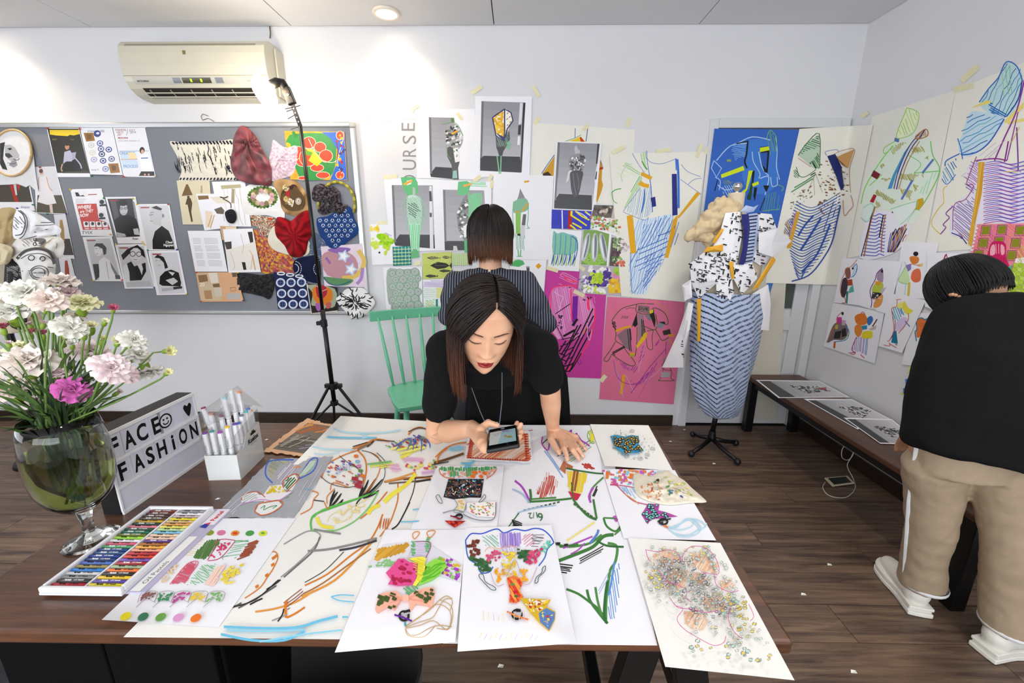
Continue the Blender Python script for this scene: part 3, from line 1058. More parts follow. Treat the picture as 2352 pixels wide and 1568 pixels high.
def p1(S,x,y):
 S.f('2f2f33','860 720 1060 716 1125 1060 950 1065').f('55555a','880 730 925 728 960 900 920 905').f('8a8a8e','1060 740 1075 742 1115 960 1095 960').f('101013','915 890 960 855 1030 850 1090 880 1115 960 1120 1020 935 1030 925 950').d('c2c2c4',990,805,33,48).d('101012',985,752,36,26).f('b0b0b4','930 985 1000 1000 1010 1020 940 1030').f('c0c0c2','1065 960 1105 955 1120 1010 1075 1005')
 S.l('1a1a1c',4,'958 795 980 797',sm=False).l('1a1a1c',4,'995 796 1020 793',sm=False).ring('1a1a1c',3,971,797,14,10).ring('1a1a1c',3,1008,795,14,10).l('606064',3,'975 840 1005 838').f('e8e8ea','930 1030 1120 1020 1128 1062 945 1065').t('101012','Xuan',1060,1045,22,bold=0.03)
S=portrait('840 705 1085 702 1160 1075 945 1078','dark black and white portrait of a person with glasses and folded arms',p1)
S.done(S.ob,'print',PRINT)
pins(S,'e8c820 305 456 e8c820 314 469 e8c820 327 555')
def p2(S,x,y):
 S.f('d2d2d5','1105 775 1345 772 1408 1120 1180 1120').d('c6c6c8',1250,850,55,62).f('2a2a2d','1210 790 1250 775 1300 800 1285 812 1240 800').f('c6c6c8','1205 870 1230 925 1290 935 1290 860').f('131316','1220 1050 1240 980 1295 935 1350 975 1385 1060 1398 1125 1222 1122').d('8a8a8c',1305,855,10,16)
 S.l('333336',4,'1195 850 1225 845').l('555558',4,'1200 895 1222 900').l('2a2a2c',3,'1200 832 1230 826').t('f0f0f0','Chad',1325,1075,26,bold=0.03).t('f0f0f0','Nguyen',1308,1098,26,bold=0.03)
S=portrait('1090 762 1355 760 1422 1130 1170 1132','black and white profile portrait of a shaven-headed person in black',p2)
S.done(S.ob,'print',PRINT)
pins(S,'c03028 386 469 2e3aa8 406 573 2e8a4a 339 574')
def p3(S,x,y):
 S.f('c0c0c4','690 1040 880 1036 965 1365 760 1372').f('1a1a1d','742 1242 788 1240 800 1340 765 1372').d('dcdcde',788,1130,34,48).f('232326','750 1100 770 1075 820 1075 852 1110 850 1160 830 1170 820 1120 780 1100').f('e2e2e4','790 1215 830 1185 890 1220 930 1300 950 1370 795 1370 795 1280').f('77777c','880 1215 930 1300 955 1340 930 1345 890 1270').l('8a8a90',4,'850 1220 870 1360')
 S.l('3a3a3d',3,'762 1118 782 1114').l('3a3a3d',3,'792 1116 806 1118').l('7a6a6a',4,'768 1158 786 1160').f('4a4a50','920 1330 958 1330 965 1360 925 1362')
S=portrait('660 1025 895 1020 985 1378 745 1378','black and white portrait of a person with dark short hair in a white shirt',p3)
S.done(S.ob,'print',PRINT)
pins(S,'e8c820 215 644 d83830 280 643')
def p4(S,x,y):
 S.f('c8c8cc','940 1100 1150 1098 1235 1425 1010 1430').f('151518','970 1170 1020 1120 1100 1088 1150 1130 1165 1195 1120 1160 1040 1155 985 1210').d('d6d6d8',1085,1165,48,55).f('1a1a1c','1010 1240 1050 1220 1075 1260 1130 1240 1165 1230 1170 1300 1130 1370 1035 1375 1030 1310').f('dadadd','985 1260 1015 1235 1035 1310 1040 1390 1000 1390').f('d2d2d4','1095 1240 1130 1230 1145 1280 1135 1330 1120 1290').f('b8b8bc','1010 1385 1200 1375 1215 1415 1020 1425')
 S.ring('151518',5,1062,1160,21,19).ring('151518',5,1112,1162,20,18).l('606065',4,'1070 1205 1100 1206')
S=portrait('920 1085 1165 1080 1245 1435 1000 1438','black and white portrait of a person in a wide black hat and round glasses',p4)
S.done(S.ob,'print',PRINT)
pins(S,'e8c820 266 561 e8c820 331 561 2e3aa8 354 660')
def p5(S,x,y):
 S.f('d4d4d8','1205 1150 1418 1148 1480 1475 1275 1480').d('cfcfd1',1275,1220,36,55).f('1c1c20','1235 1190 1260 1165 1310 1185 1335 1240 1345 1270 1320 1280 1310 1230 1275 1195').f('17171a','1280 1340 1320 1300 1370 1285 1430 1310 1450 1390 1445 1420 1300 1415 1275 1400').f('c9c9cc','1325 1370 1390 1350 1425 1380 1380 1410').f('d0d0d2','1345 1300 1400 1310 1380 1335').f('b4b4b8','1290 1435 1440 1420 1455 1440 1300 1460').f('2a2a2d','1385 1425 1455 1418 1460 1435 1390 1445')
 S.l('35353a',3,'1245 1215 1262 1212').l('35353a',3,'1272 1212 1290 1214').l('707074',3,'1262 1250 1282 1252')
S=portrait('1185 1135 1430 1133 1500 1485 1255 1490','black and white portrait of a long-haired person with a hand on the chest',p5)
S.done(S.ob,'print',PRINT)
pins(S,'e8c820 428 675')
# embroidery hoop with a stitched face on white cloth
hp=thing('embroidery_hoop','round wooden embroidery hoop with a grey stitched face on white cloth','embroidery hoop',tuple(onY(27,352,DW-0.03)))
hfn=lambda x,y,o:onY(x,y,DW-0.04-o)
ctr=[(27+math.cos(a)*45-math.sin(a)*4,351+math.sin(a)*53-math.cos(a)*-3)for a in[2*math.pi*i/32 for i in range(32)]]
mb=MB()
mb.add([hfn(x,y,0)for x,y in ctr],[list(range(32))])
mb.build('stretched_cloth',mat('white_cotton','e4e4e4',0.9,noise_amt=0.04,scale=30),hp)
mb=MB()
mb.tube([hfn(x,y,0.002)for x,y in ctr+ctr[:2]],0.0065,8)
mb.build('wooden_ring',mat('pale_wood_hoop','c9ab78',0.5),hp,smooth=True)
mb=MB()
dr_=nums('-20 395 20 402 50 392 68 370 76 345 82 400 88 440 80 436 68 425 60 430 40 422 20 424 -20 425')
vs=[]
mb.add([onY(x,y,DW-0.032)for x,y in dr_],[list(range(len(dr_)))])
mb.build('hanging_cloth',mat('white_cotton','e4e4e4',0.9),hp)
S=Surf(lambda x,y,o:hfn(x,y,o)).o(*A)
S.f('3a3a3e','0 275 40 265 30 330 25 400 45 450 60 490 20 480 0 440').f('b8b8bc','35 290 80 285 120 310 155 370 150 395 120 400 90 420 60 400 40 350').f('9a9aa0','90 420 125 400 140 450 110 470 70 450').l('2a2a2e',6,'60 320 85 315 95 325').d('2a2a2e',78,322,9).l('2a2a2e',6,'40 370 70 365 100 385').f('4a4a50','40 355 75 355 100 380 70 395 45 380').l('45454a',5,'105 400 140 410 155 395').l('3a3a3e',4,'60 430 100 440 130 430')
S.done(hp,'stitching')
# cloth and paper things with relief on the board
def blob(name,label,cat,fr,outline,relief,colf,plane='board',off=0.004,material=None,rings=10,seg=48,edge=0.25,group=None,up_=0.0,sm=True):
 fx_,fy_,kk=fr
 P=[(fx_+x/kk,fy_+y/kk)for x,y in nums(outline)]
 if sm:
  P=crom(P,True,3)
 cx,cy=sum(p[0]for p in P)/len(P),sum(p[1]for p in P)/len(P)
 L=[0]
 for i in range(len(P)):
  a,b=P[i],P[(i+1)%len(P)]
  L.append(L[-1]+math.hypot(b[0]-a[0],b[1]-a[1]))
 Q=[]
 j=0
 for i in range(seg):
  s_=L[-1]*i/seg
  while L[j+1]<s_:
   j+=1
  a,b=P[j],P[(j+1)%len(P)]
  t=(s_-L[j])/(L[j+1]-L[j]+1e-9)
  Q.append((a[0]+(b[0]-a[0])*t,a[1]+(b[1]-a[1])*t))
 base_=PLANES[plane]if isinstance(plane,str)else plane
 size=max(max(p[0]for p in P)-min(p[0]for p in P),1)
 def hgt(x,y):
  e=min(1,edged(x,y,P)/(size*edge))
  return relief(x,y)*(0.25+0.75*e)
 def fn(x,y,o):
  return base_(x,y,off+o+hgt(x,y))
 mb=MB()
 vs,cs=[],[]
 for r_ in range(rings):
  t=1-r_/rings
  for x,y in Q:
   X,Y=cx+(x-cx)*t,cy+(y-cy)*t
   vs.append(base_(X,Y,off+(0 if r_==0 else hgt(X,Y))))
   cs.append(lin(colf((X-fx_)*kk,(Y-fy_)*kk)))
 vs.append(fn(cx,cy,0))
 cs.append(lin(colf((cx-fx_)*kk,(cy-fy_)*kk)))
 fs=[]
 for r_ in range(rings-1):
  for j in range(seg):
   fs.append((r_*seg+j,(r_+1)*seg+j,(r_+1)*seg+(j+1)%seg,r_*seg+(j+1)%seg))
 for j in range(seg):
  fs.append(((rings-1)*seg+j,rings*seg,(rings-1)*seg+(j+1)%seg))
 o_=len(mb.v)
 for f in fs:
  mb.add([],[])
  mb.f.append(list(f))
  mb.c.append([cs[i]for i in f])
  mb.mi.append(0)
 mb.v=vs
 S=Surf(fn,len(outline)).o(*fr)
 S.fine=True
 S.layer=0.0006
 S.ob=mb.build(name,material or CLOTHC,smooth=True)
 tag(S.ob,label,cat,group)
 S.poly=P
 return S
def ns(x,y,s=1.0,seed=0.0):
 return noise.noise(Vector((x*s,y*s,seed)))
def folds(cx,cy,k,amp,seed=0.0,tw=0.0):
 def f(x,y):
  a=math.atan2(y-cy,x-cx)
  r_=math.hypot(x-cx,y-cy)
  return amp*(0.5+0.5*math.sin(a*k+r_*tw+2*ns(x,y,0.03,seed)))
 return f
def crumple(s,amp,seed=0.0):
 return lambda x,y:amp*(0.5+abs(ns(x,y,s,seed))*1.6+0.5*ns(x,y,s*2.3,seed+4))
def pal(cols,s,seed=0.0,rough=0.35):
 def f(x,y):
  v=0.5+ns(x,y,s,seed)*0.9+rough*ns(x,y,s*3,seed+9)*0.6
  i=max(0,min(len(cols)-1,int(v*len(cols))))
  return cols[i]
 return f
GC='fabric samples on the pin board'
S=blob('fabric_sample','cream and black streaked tie-dye cloth puckered across the board','fabric',B,'60 220 150 228 300 225 420 215 495 210 488 300 498 400 512 485 400 480 300 492 200 486 120 492 140 420 112 330 80 270',crumple(0.09,0.012,1),lambda x,y:'e6e0cf',group=GC,seg=72,rings=14)
rn=random.Random(3)
for i in range(60):
 x,y=rn.uniform(85,480),rn.uniform(235,400)
 S.l('23242e',rn.uniform(3,8),[(x,y),(x+rn.uniform(2,12),y+30),(x+rn.uniform(5,26),y+60)],taper=True)
for i in range(18):
 x=75+i*23
 S.l('1d2030',12,[(x,226-i*0.6),(x+16,240)],sm=False)
 S.l('1d2030',10,[(x+52,482),(x+62,468)],sm=False)
S.done(S.ob,'dye_streaks')
c_=MB()
q=[onY(*p,DW-0.026)for p in((393,389),(408,388),(410,405),(394,406))]
blob('fabric_sample','dark burgundy crumpled organza hanging in a pointed bundle','fabric',B,'530 125 570 118 640 180 690 280 750 400 742 520 680 518 610 512 510 470 470 370 488 260 490 200',folds(570,330,7,0.05,2,0.05),lambda x,y:mixc('4a1420','a04a52',max(0,min(1,0.35+ns(x,y,0.02,3)+(0.4 if y<200 else 0)))),group=GC,off=0.014,seg=72,rings=14,material=colmat('organza',0.45,0.5,sheen=0.3))
blob('fabric_sample','fluffy pale lilac knit sample beside the flower painting','fabric',B,'760 210 800 235 845 262 925 245 930 330 905 440 850 465 765 490 742 480 738 400 735 330 748 280',crumple(0.3,0.012,5),pal(['b49bab','d0b8c6','e2d2da','c4a6b6'],0.05,2),group=GC,seg=72,rings=12)
S=sh('painted_cloth','bright red, green and blue painted silk square in the board corner','fabric','board',B,'838 150 1245 155 1265 485 880 480',group=GC,paper=mat('silk_yellow','e0a018',0.5,noise_amt=0.2,scale=30),off=0.006)
S.f('2b8a3a','860 200 900 170 1100 165 1180 200 1190 300 1170 430 1100 480 960 478 920 420 880 330 850 240',True).f('2060c8','1090 158 1242 158 1262 482 1150 482 1190 380 1200 280 1150 200')
for x,y,a,b in((1005,230,45,40),(1080,260,40,35),(1120,320,45,42),(930,300,48,45),(960,360,40,30),(1060,400,45,25),(1100,450,45,22),(1215,180,25,30),(1215,450,28,26),(960,470,30,12),(1000,330,60,60)):
 S.d('d8401c',x,y,a,b,14)
 S.ring('d9d2b0',4,x,y,a,b)
S.f('e8c41c','985 270 1040 280 1100 350 1060 390 1000 350 1020 320').f('58a028','980 280 1030 295 1020 320 985 310').l('e4dcc0',4,'1000 200 1050 300 1100 350 1180 360 1230 280').l('e4dcc0',4,'1240 200 1210 300 1200 380 1230 440').l('7a2030',6,'1190 210 1200 280 1195 350').sp(['c82a20','20307a','e0b020','8a1a30'],'1190 170 1240 170 1258 470 1190 460',22,9).sp(['2f7a30','e0a820','d8401c'],'850 160 920 160 900 460 885 470',14,14)
S.done(S.ob,'silk_painting',PAINT)
def rosette(S,cx,cy,r_,cols,n_=5):
 for i in range(n_):
  t=1-i/n_
  S.d(cols[i%len(cols)],cx+S.rn.uniform(-1,1)*r_*0.15,cy+S.rn.uniform(-1,1)*r_*0.15,r_*t,r_*t*0.85,8,S.rn.uniform(0,90))
S=blob('fabric_sample','white cloth sewn with a wreath of small rose flowers','fabric',B,'570 532 680 515 772 535 815 610 838 750 720 722 555 708',crumple(0.04,0.01,3),lambda x,y:'e9e8e6',group=GC)
for i in range(26):
 a=i/26*2*math.pi
 x,y=690+math.cos(a)*85,600+math.sin(a)*58
 S.d(('4f7a2a','6b8a3a','3f5a26')[i%3],x,y,22,13,7,a*57)
S.layer=0.004
for i in range(13):
 a=i/13*2*math.pi+0.2
 rosette(S,690+math.cos(a)*68,600+math.sin(a)*46,19,(('c9a0a0','a87a7e','e0c4b8'),('d8bfa0','b89468','ead9c0'),('8a7a52','6a6a3a','a89a70'))[i%3])
S.done(S.ob,'sewn_flowers')
S=blob('fabric_sample','brown kraft paper cone with dried red and cream flowers','paper craft',B,'790 475 860 480 920 492 965 540 992 592 1000 690 935 728 880 720 820 690 800 600 760 505',folds(880,600,5,0.03,1),lambda x,y:mixc('7a5a34','c9a878',max(0,min(1,0.5+ns(x,y,0.02,7)))),group=GC)
S.layer=0.006
S.f('5a4426','820 560 900 520 970 600 960 680 870 690 820 640',True)
for x,y,c in((870,580,('b02028','701018','c84a40')),(850,540,('c9b890','a08850','e4d8b8')),(905,535,('3a1a20','5a2028','2a1216')),(935,625,('c4b8a8','8f8478','ded4c8')),(880,630,('d8ccb0','a89468','efe6d0')),(915,560,('8a7a3a','6a5a2a','b0a050')),(850,610,('c0a060','806a38','d8c490'))):
 rosette(S,x,y,26,c)
S.l('e8e4d8',9,'875 690 890 660 900 620')
S.done(S.ob,'dried_flowers')
blob('fabric_sample','orange and green floral scrap under the white cloth','fabric',B,'610 722 700 730 770 742 770 800 720 868 668 860 660 810 620 790',crumple(0.08,0.008,2),pal(['2f5a40','c84a24','d8d4c8','5a7a50','a83a28'],0.12,3),group=GC,seg=64,rings=16)
blob('fabric_sample','marbled red and yellow silk scrap','fabric',B,'628 820 680 838 740 900 800 970 870 990 912 1050 912 1112 800 1112 685 1115 668 1020 640 930',crumple(0.05,0.008,8),pal(['7a3a58','a84a50','c85a40','d8b030','b06070','8a5a48'],0.055,5),group=GC,seg=80,rings=18)
blob('fabric_sample','off-white pleated cloth behind the red twisted cloth','fabric',B,'740 830 780 795 850 900 920 980 985 905 1010 900 1000 990 920 1000 860 990 770 960 725 900',crumple(0.06,0.008,9),lambda x,y:'ddd6c6',group=GC,off=0.008)
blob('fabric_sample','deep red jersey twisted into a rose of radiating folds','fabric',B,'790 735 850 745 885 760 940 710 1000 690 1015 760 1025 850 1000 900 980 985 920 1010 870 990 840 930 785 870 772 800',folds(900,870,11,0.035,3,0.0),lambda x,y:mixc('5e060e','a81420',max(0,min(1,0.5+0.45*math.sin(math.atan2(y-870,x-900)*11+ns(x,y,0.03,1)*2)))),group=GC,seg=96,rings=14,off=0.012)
# feathers inside a yellow rope ring
rg=thing('rope_ring','open ring bound with yellow cord behind dark feathers','ring',tuple(onY(772,460,DW-0.03)))
arc=[(773+math.cos(R(a))*42,470+math.sin(R(a))*52)for a in range(-190,30,10)]
mb=MB()
for i in range(len(arc)-1):
 a,b=onY(*arc[i],DW-0.035),onY(*arc[i+1],DW-0.035)
 mb.tube([a,b],0.009,8,col='b8b04a' if i%2 else '8a8438')
mb.build('cord_ring',CLOTHC,rg)
blob('fabric_sample','bundle of black and grey net and feathers','fabric',B,'1025 560 1060 510 1150 520 1210 560 1225 640 1270 655 1230 720 1170 700 1100 720 1060 690 1080 640 1030 620',crumple(0.12,0.03,4),pal(['17161a','2a262c','4a4448','6a6066','241418'],0.08,1),group=GC,off=0.012,seg=72,rings=14)
S=blob('fabric_sample','indigo shibori cloth dyed with white triangles','fabric',B,'1058 745 1130 730 1200 690 1280 660 1310 740 1345 830 1270 900 1165 970 1110 900 1070 840',crumple(0.03,0.012,6),lambda x,y:'1f3f78',group=GC,off=0.01)
Pp=nums('1075 750 1130 740 1200 705 1275 680 1325 825 1260 885 1170 950 1120 890 1085 830')
for i in range(-2,8):
 for j in range(-1,9):
  cx,cy=1080+i*42+(j%2)*21,690+j*34
  if inpoly(cx,cy,Pp):
   for a in(90,210,330):
    P3=[(cx+math.cos(R(a+d_))*r_,cy+math.sin(R(a+d_))*r_)for d_,r_ in((-48,16),(0,5),(48,16))]
    S.f('dfe4ea',P3)
S.done(S.ob,'dye_pattern')
S=blob('fabric_sample','grey-blue tie-dyed cloth with fan stripes','fabric',B,'1000 880 1050 840 1110 900 1165 965 1180 985 1110 1022 1040 1000 1005 960',crumple(0.05,0.006,6),lambda x,y:'54627a',group=GC,off=0.006)
for i in range(12):
 a=R(150+i*9)
 S.l('c9cfd0',7,[(1175+math.cos(a)*30,985+math.sin(a)*25),(1175+math.cos(a)*165,985+math.sin(a)*120)],taper=True)
S.done(S.ob,'dye_pattern')
S=blob('fabric_sample','dark navy cloth with two white stitched rings','fabric',B,'905 1030 1000 1000 1070 1005 1080 1170 1010 1175 960 1150 905 1115',crumple(0.03,0.006,2),lambda x,y:'131a38',group=GC,off=0.008)
for cx in(905,1085):
 for r_ in(30,48):
  for i in range(24):
   a=i/24*2*math.pi
   x,y=cx+math.cos(a)*r_,1085+math.sin(a)*r_*1.05
   if 912<x<1068:
    S.d('c6cbd8',x,y,5,3,6,a*57+90)
S.done(S.ob,'stitching')['kind']='stuff'
S=sh('painted_cloth','pale lilac and yellow tie-dyed square with white star shapes','fabric','board',B,'1085 935 1365 915 1398 1212 1110 1202',group=GC,paper=mat('silk_lilac','d9cbd6',0.6,noise_amt=0.05,scale=20),off=0.013)
S.f('b98a94','1090 1000 1180 960 1300 990 1340 1080 1280 1150 1130 1130',True).f('8a62a8','1130 960 1200 940 1290 950 1230 985',True).l('d8b860',30,'1340 960 1380 1040 1330 1130 1230 1150').l('8a62a8',16,'1120 1010 1150 1050').l('a884c4',22,'1370 1080 1360 1150 1330 1190').l('a884c4',12,'1250 1010 1300 1040')
for cx,cy in((1240,1000),(1290,1090)):
 S.f('b9cde4',[(cx+math.cos(R(i*36))*(48 if i%2==0 else 26),cy+math.sin(R(i*36))*(48 if i%2==0 else 26))for i in range(10)])
 S.f('eef0f2',[(cx+math.cos(R(i*36))*(30 if i%2==0 else 15),cy+math.sin(R(i*36))*(30 if i%2==0 else 15))for i in range(10)])
S.f('5a8a5c','1100 1140 1200 1150 1305 1160 1270 1195 1200 1200 1140 1185',True).l('2f5a78',7,'1105 1142 1140 1185 1210 1198 1290 1170').done(S.ob,'dye_pattern')
blob('fabric_sample','black fluffy net scrap below the sketch sheets','fabric',B,'510 1125 600 1118 680 1128 760 1120 772 1190 740 1290 690 1275 610 1255 520 1232',crumple(0.15,0.02,4),pal(['1c1c1e','2a2a2c','38383a','242426'],0.1,1),group=GC,off=0.01,seg=64,rings=12)
S=sh('painted_cloth','navy indigo cloth with nine white shibori rings','fabric','board',B,'762 1108 985 1140 1012 1355 795 1358',group=GC,paper=mat('indigo_cotton','14204a',0.9,noise_amt=0.15,scale=40),off=0.011)
for i in range(3):
 for j in range(3):
  x,y=812+i*71+j*7,1178+j*74-(2-i)*-1
  S.d('3f5c94',x,y,32,30,14)
  S.ring('d5dbe6',9,x,y,27,26)
  S.d('101a3c',x,y,16,15,12)
  S.l('5f7ab0',2,[(x,y-18),(x,y+18)],sm=False).l('5f7ab0',2,[(x-18,y),(x+18,y)],sm=False)
for i in range(3):
 S.ring('d5dbe6',8,815+i*62,1118+i*9,24,9)
S.done(S.ob,'dye_pattern')
S=sh('painted_cloth','black-edged batik square with an orange and purple flower','fabric','board',B,'985 1182 1192 1215 1200 1372 1022 1392',group=GC,paper=mat('batik_black','1f1d1c',0.9),off=0.012,n=8,ragged=1.5)
S.f('9aa58a','995 1195 1180 1220 1180 1340 1120 1350 1100 1370 1060 1340 1020 1330 1030 1250',True).f('d2761c','1040 1210 1150 1220 1165 1290 1120 1330 1060 1320 1030 1270',True).f('a81c30','1055 1195 1120 1210 1125 1260 1090 1290 1060 1270',True).l('d8c8b0',5,'1055 1200 1090 1240 1095 1290').l('d8c8b0',4,'1090 1240 1125 1225').f('a060a8','1050 1320 1085 1330 1075 1375 1055 1360',True).f('b85a50','1120 1320 1155 1315 1150 1350 1125 1355',True).l('e0d8c4',6,'990 1185 1022 1390 1200 1372',sm=False)
S.done(S.ob,'dye_pattern')
S=blob('fabric_sample','black and white zebra print scrap folded into a flower over the frame','fabric',B,'1188 1290 1225 1260 1262 1222 1370 1215 1410 1260 1455 1320 1385 1398 1310 1430 1280 1400 1222 1345',folds(1310,1320,8,0.045,5,0.02),lambda x,y:'e6e6e4',group=GC,off=0.016,seg=72,rings=14)
rn=random.Random(9)
for i in range(75):
 a,r_=rn.uniform(0,6.28),rn.uniform(20,118)
 x,y=1318+math.cos(a)*r_,1318+math.sin(a)*r_*0.85
 if inpoly(*[v for p in[S.tr([(x,y)])[0]]for v in p],S.poly):
  b=a+rn.uniform(-0.7,0.7)
  S.l('1a1a1c',rn.uniform(5,10),[(x-math.cos(b)*18,y-math.sin(b)*16),(x+4,y+3),(x+math.cos(b)*18,y+math.sin(b)*16)],taper=True)
S.done(S.ob,'zebra_print')
# sketch sheets on the board
GS='design sheets on the pin board'
S=sh('design_sheet','yellowed sheet with small brown gown and figure sketches','sheet','board',B,'105 487 330 490 352 785 148 785',group=GS,paper=mat('yellowed_paper','ddd3b4',0.8,noise_amt=0.04,scale=10))
S.f('7a6040','170 512 182 512 215 585 140 592').f('5c4834','175 610 200 605 212 640 205 700 216 765 205 768 190 700 180 650 165 650').d('5c4834',185,600,9,11).f('b8a480','270 520 280 520 282 570 268 572').done(S.ob)
S=sh('design_sheet','white sheet with faint drapery figure studies','sheet','board',B,'345 495 570 490 612 800 400 795',group=GS)
S.h(['d8d4c8','c8c4b8'],4,'400 520 540 515 580 780 430 780',26,80,wav=3).f('b8b08a','405 520 540 512 545 535 410 545').f('a89a80','480 540 500 545 498 640 476 640').done(S.ob)
S=sh('design_sheet','collage sheet with torn paper scraps, a dark fan shape and black tuft','sheet','board',B,'238 578 470 574 512 800 295 826',group=GS)
S.f('8a6a48','248 590 320 588 325 612 255 618').f('e4dccc','330 600 460 590 455 640 380 640').l('3a342c',8,'400 598 430 605 455 595').l('4a4034',7,'420 610 470 640 475 675').f('6a6456','360 682 410 665 430 690 425 715 380 712').f('e8d8c0','300 690 350 700 340 800 305 810').l('c8a880',7,'345 720 320 800',sm=False).l('c8a880',7,'362 720 335 810',sm=False).done(S.ob)
blob('paper_scrap','small black feather tuft pinned on the collage sheet','feather',B,'435 700 475 680 505 700 512 745 490 778 455 770 438 735',crumple(0.3,0.01,1),lambda x,y:'26262a',off=0.016,seg=24,rings=6)
S=sh('design_sheet','printed white page with two columns of small text','sheet','board',B,'180 828 400 828 452 1105 232 1105',group=GS,off=0.0175)
for i in range(24):
 y=880+i*8.4
 if i%6==5:
  continue
 for x0,x1 in((212,268),(290,385)):
  S.l('a8a8ae',2.2,[(x0+i*1.6,y),(x1+i*1.6-(i*37%9),y)],sm=False)
S.done(S.ob,'print')
S=sh('design_sheet','white sheet with faint skirt sketches and two dark swatches','sheet','board',B,'420 818 622 812 678 1108 458 1112',group=GS,off=0.0165)
S.f('4a443c','430 905 478 900 480 950 445 955').f('3a352e','588 836 620 834 630 930 612 938').f('e4e0d8','440 960 640 900 670 1090 470 1100').f('2a2622','548 1040 572 1042 580 1092 560 1094').l('c8a078',8,'620 990 640 1095',sm=False).l('b8b0a4',3,'470 970 500 1060 490 1095').l('b8b0a4',3,'540 850 560 930 550 980').l('d8b898',6,'600 960 620 1000 610 1090').done(S.ob)
S=sh('design_sheet','brown paper sample behind the printed text page','sheet','board',B,'400 795 512 800 520 895 415 890',group=GS,paper=mat('tan_paper','c9a67e',0.8,noise_amt=0.06,scale=30),off=0.0155)
S.f('e4cdb0','440 800 510 805 515 890 430 888').done(S.ob)
S=sh('design_sheet','peach collage page with magazine cut-outs','sheet','board',B,'235 1110 510 1108 562 1308 270 1310',group=GS,paper=mat('peach_paper','d9a880',0.75,noise_amt=0.05,scale=12),off=0.0158)
S.f('cdb898','245 1120 390 1115 410 1300 275 1300').f('8a6a4a','250 1130 310 1125 320 1170 260 1180').f('e0d8c8','320 1115 380 1112 390 1180 340 1185').f('b08a60','290 1235 340 1230 350 1290 300 1292').f('7a6248','350 1190 395 1185 400 1210 355 1212').f('cfc4b0','360 1215 410 1212 415 1270 365 1275').f('6a5a4c','480 1112 510 1112 515 1140 485 1142').f('b8b4b0','440 1255 535 1250 540 1290 450 1295').l('9a7050',4,'470 1215 505 1212 508 1235 475 1238',True,sm=False).t('f0e4d0','20',262,1205,34,bold=0.02).done(S.ob)
pins(S,'c03028 450 625 e8c820 546 626 c03028 461 692 2e3aa8 558 690')
# lettering painted on the wall
S=Surf(lambda x,y,o:onY(x,y,DW-o)).o(*E_)
for ch_,y in(('O',690),('U',585),('R',495),('S',405),('E',318)):
 vs_,fs_,w_=textmesh(ch_)
 S.t('8f8b8c',ch_,408 if ch_!='E' else 400,y-4,135,ex=(0.02,-1),ey=(-1,-0.02),width=78 if ch_ in 'OU' else 66)
lo_=S.done(None,'wall_lettering')
tag(lo_,'tall grey capital letters painted sideways on the back wall','lettering')
for P,lb in(('15 235 35 230 60 222 80 216 100 225 98 245 82 262 84 280','hooked crack in the white paint right of the pin board corner'),('180 235 195 243 210 234 225 242 250 236','short zigzag crack in the white wall paint'),('308 214 330 222 360 226 385 222 408 232','thin crack in the paint just above the sideways lettering')):
 S=Surf(lambda x,y,o:onY(x,y,DW-o)).o(*E_).l('bdb8b4',3,P)
 tag(S.done(None,'wall_crack'),lb,'crack','cracks in the wall paint')
# black and white studio photographs taped to the back wall
def studio(lb,paper_q,ph,floor,grp='studio photographs taped to the back wall',fr=E_,**k):
 S=sh('studio_photograph',lb,'photograph','wall',fr,paper_q,group=grp,**k)
 P=nums(ph)
 S.g('8e8e94','b4b4ba',ph)
 f=nums(floor)
 S.f('1f1f21',f)
 L_,Rr=P[0],P[1]
 S.f('6a6a70',[(P[0][0],P[0][1]),(P[0][0]+16,P[0][1]+1),(f[0][0]+14,f[0][1]),f[0]])
 return S
GW='studio photographs taped to the back wall'
S=studio('studio photograph of a dark ruffled outfit with an orange bar near the sideways lettering','405 155 815 150 835 640 415 630','497 208 672 212 703 640 512 622','506 600 545 552 690 560 703 640 512 622')
S.f('4a4a48','625 420 660 400 690 420 710 520 700 560 705 640 662 640 655 540 625 480').f('9a9a9a','612 300 630 265 655 245 690 262 720 300 735 350 725 400 700 430 660 420 630 400 605 370',True)
S.sp(['e4e4e4','2c2c2c','55585a','6a7a5a','c8c8c8','3a3a3c'],'615 290 690 260 735 350 700 420 625 390',70,12,0.6).l('6aa858',4,'590 255 640 245 655 240').l('6aa858',4,'660 215 668 240 700 265 735 335').l('6aa858',3,'618 400 625 460 650 500')
S.f('5a7a48','650 215 672 215 675 242 655 245').f('e0a420','652 318 696 296 700 308 658 330').l('232c58',7,'648 268 662 298').f('e8e8e6','665 425 700 418 708 515 680 522').sp(['6aa858','dcdcdc','2c2c2c'],'668 430 698 425 704 505 684 512',12,8,0.5).f('8fb8b0','665 580 690 575 695 630 660 632')
S.done(S.ob,'print',PRINT)
tapes(S,(945,252,962,240,8),(1050,260,1062,275,8))
S=studio('studio photograph with a yellow and navy kite-shaped headpiece drawn on','818 62 1212 65 1195 610 815 625','862 97 1168 107 1135 592 852 578','853 490 880 475 1130 482 1135 592 852 578')
S.f('d8d8de','1128 110 1150 110 1140 250 1118 260').f('2a2a2e','1118 265 1138 262 1132 330 1114 330').f('e6e6e8','1114 340 1130 340 1128 400 1110 400').f('26262a','1150 108 1166 108 1140 590 1128 590')
S.f('4a4e50','960 340 1000 350 1040 330 1055 300 1060 360 1030 420 990 480 965 420').h('7fa08a',3,'965 340 1055 310 1040 400 980 440',9,70).f('3a3a3e','968 415 1022 410 1005 480 985 480').l('74b48a',8,'970 475 985 600',sm=False).l('74b48a',8,'998 475 994 600',sm=False)
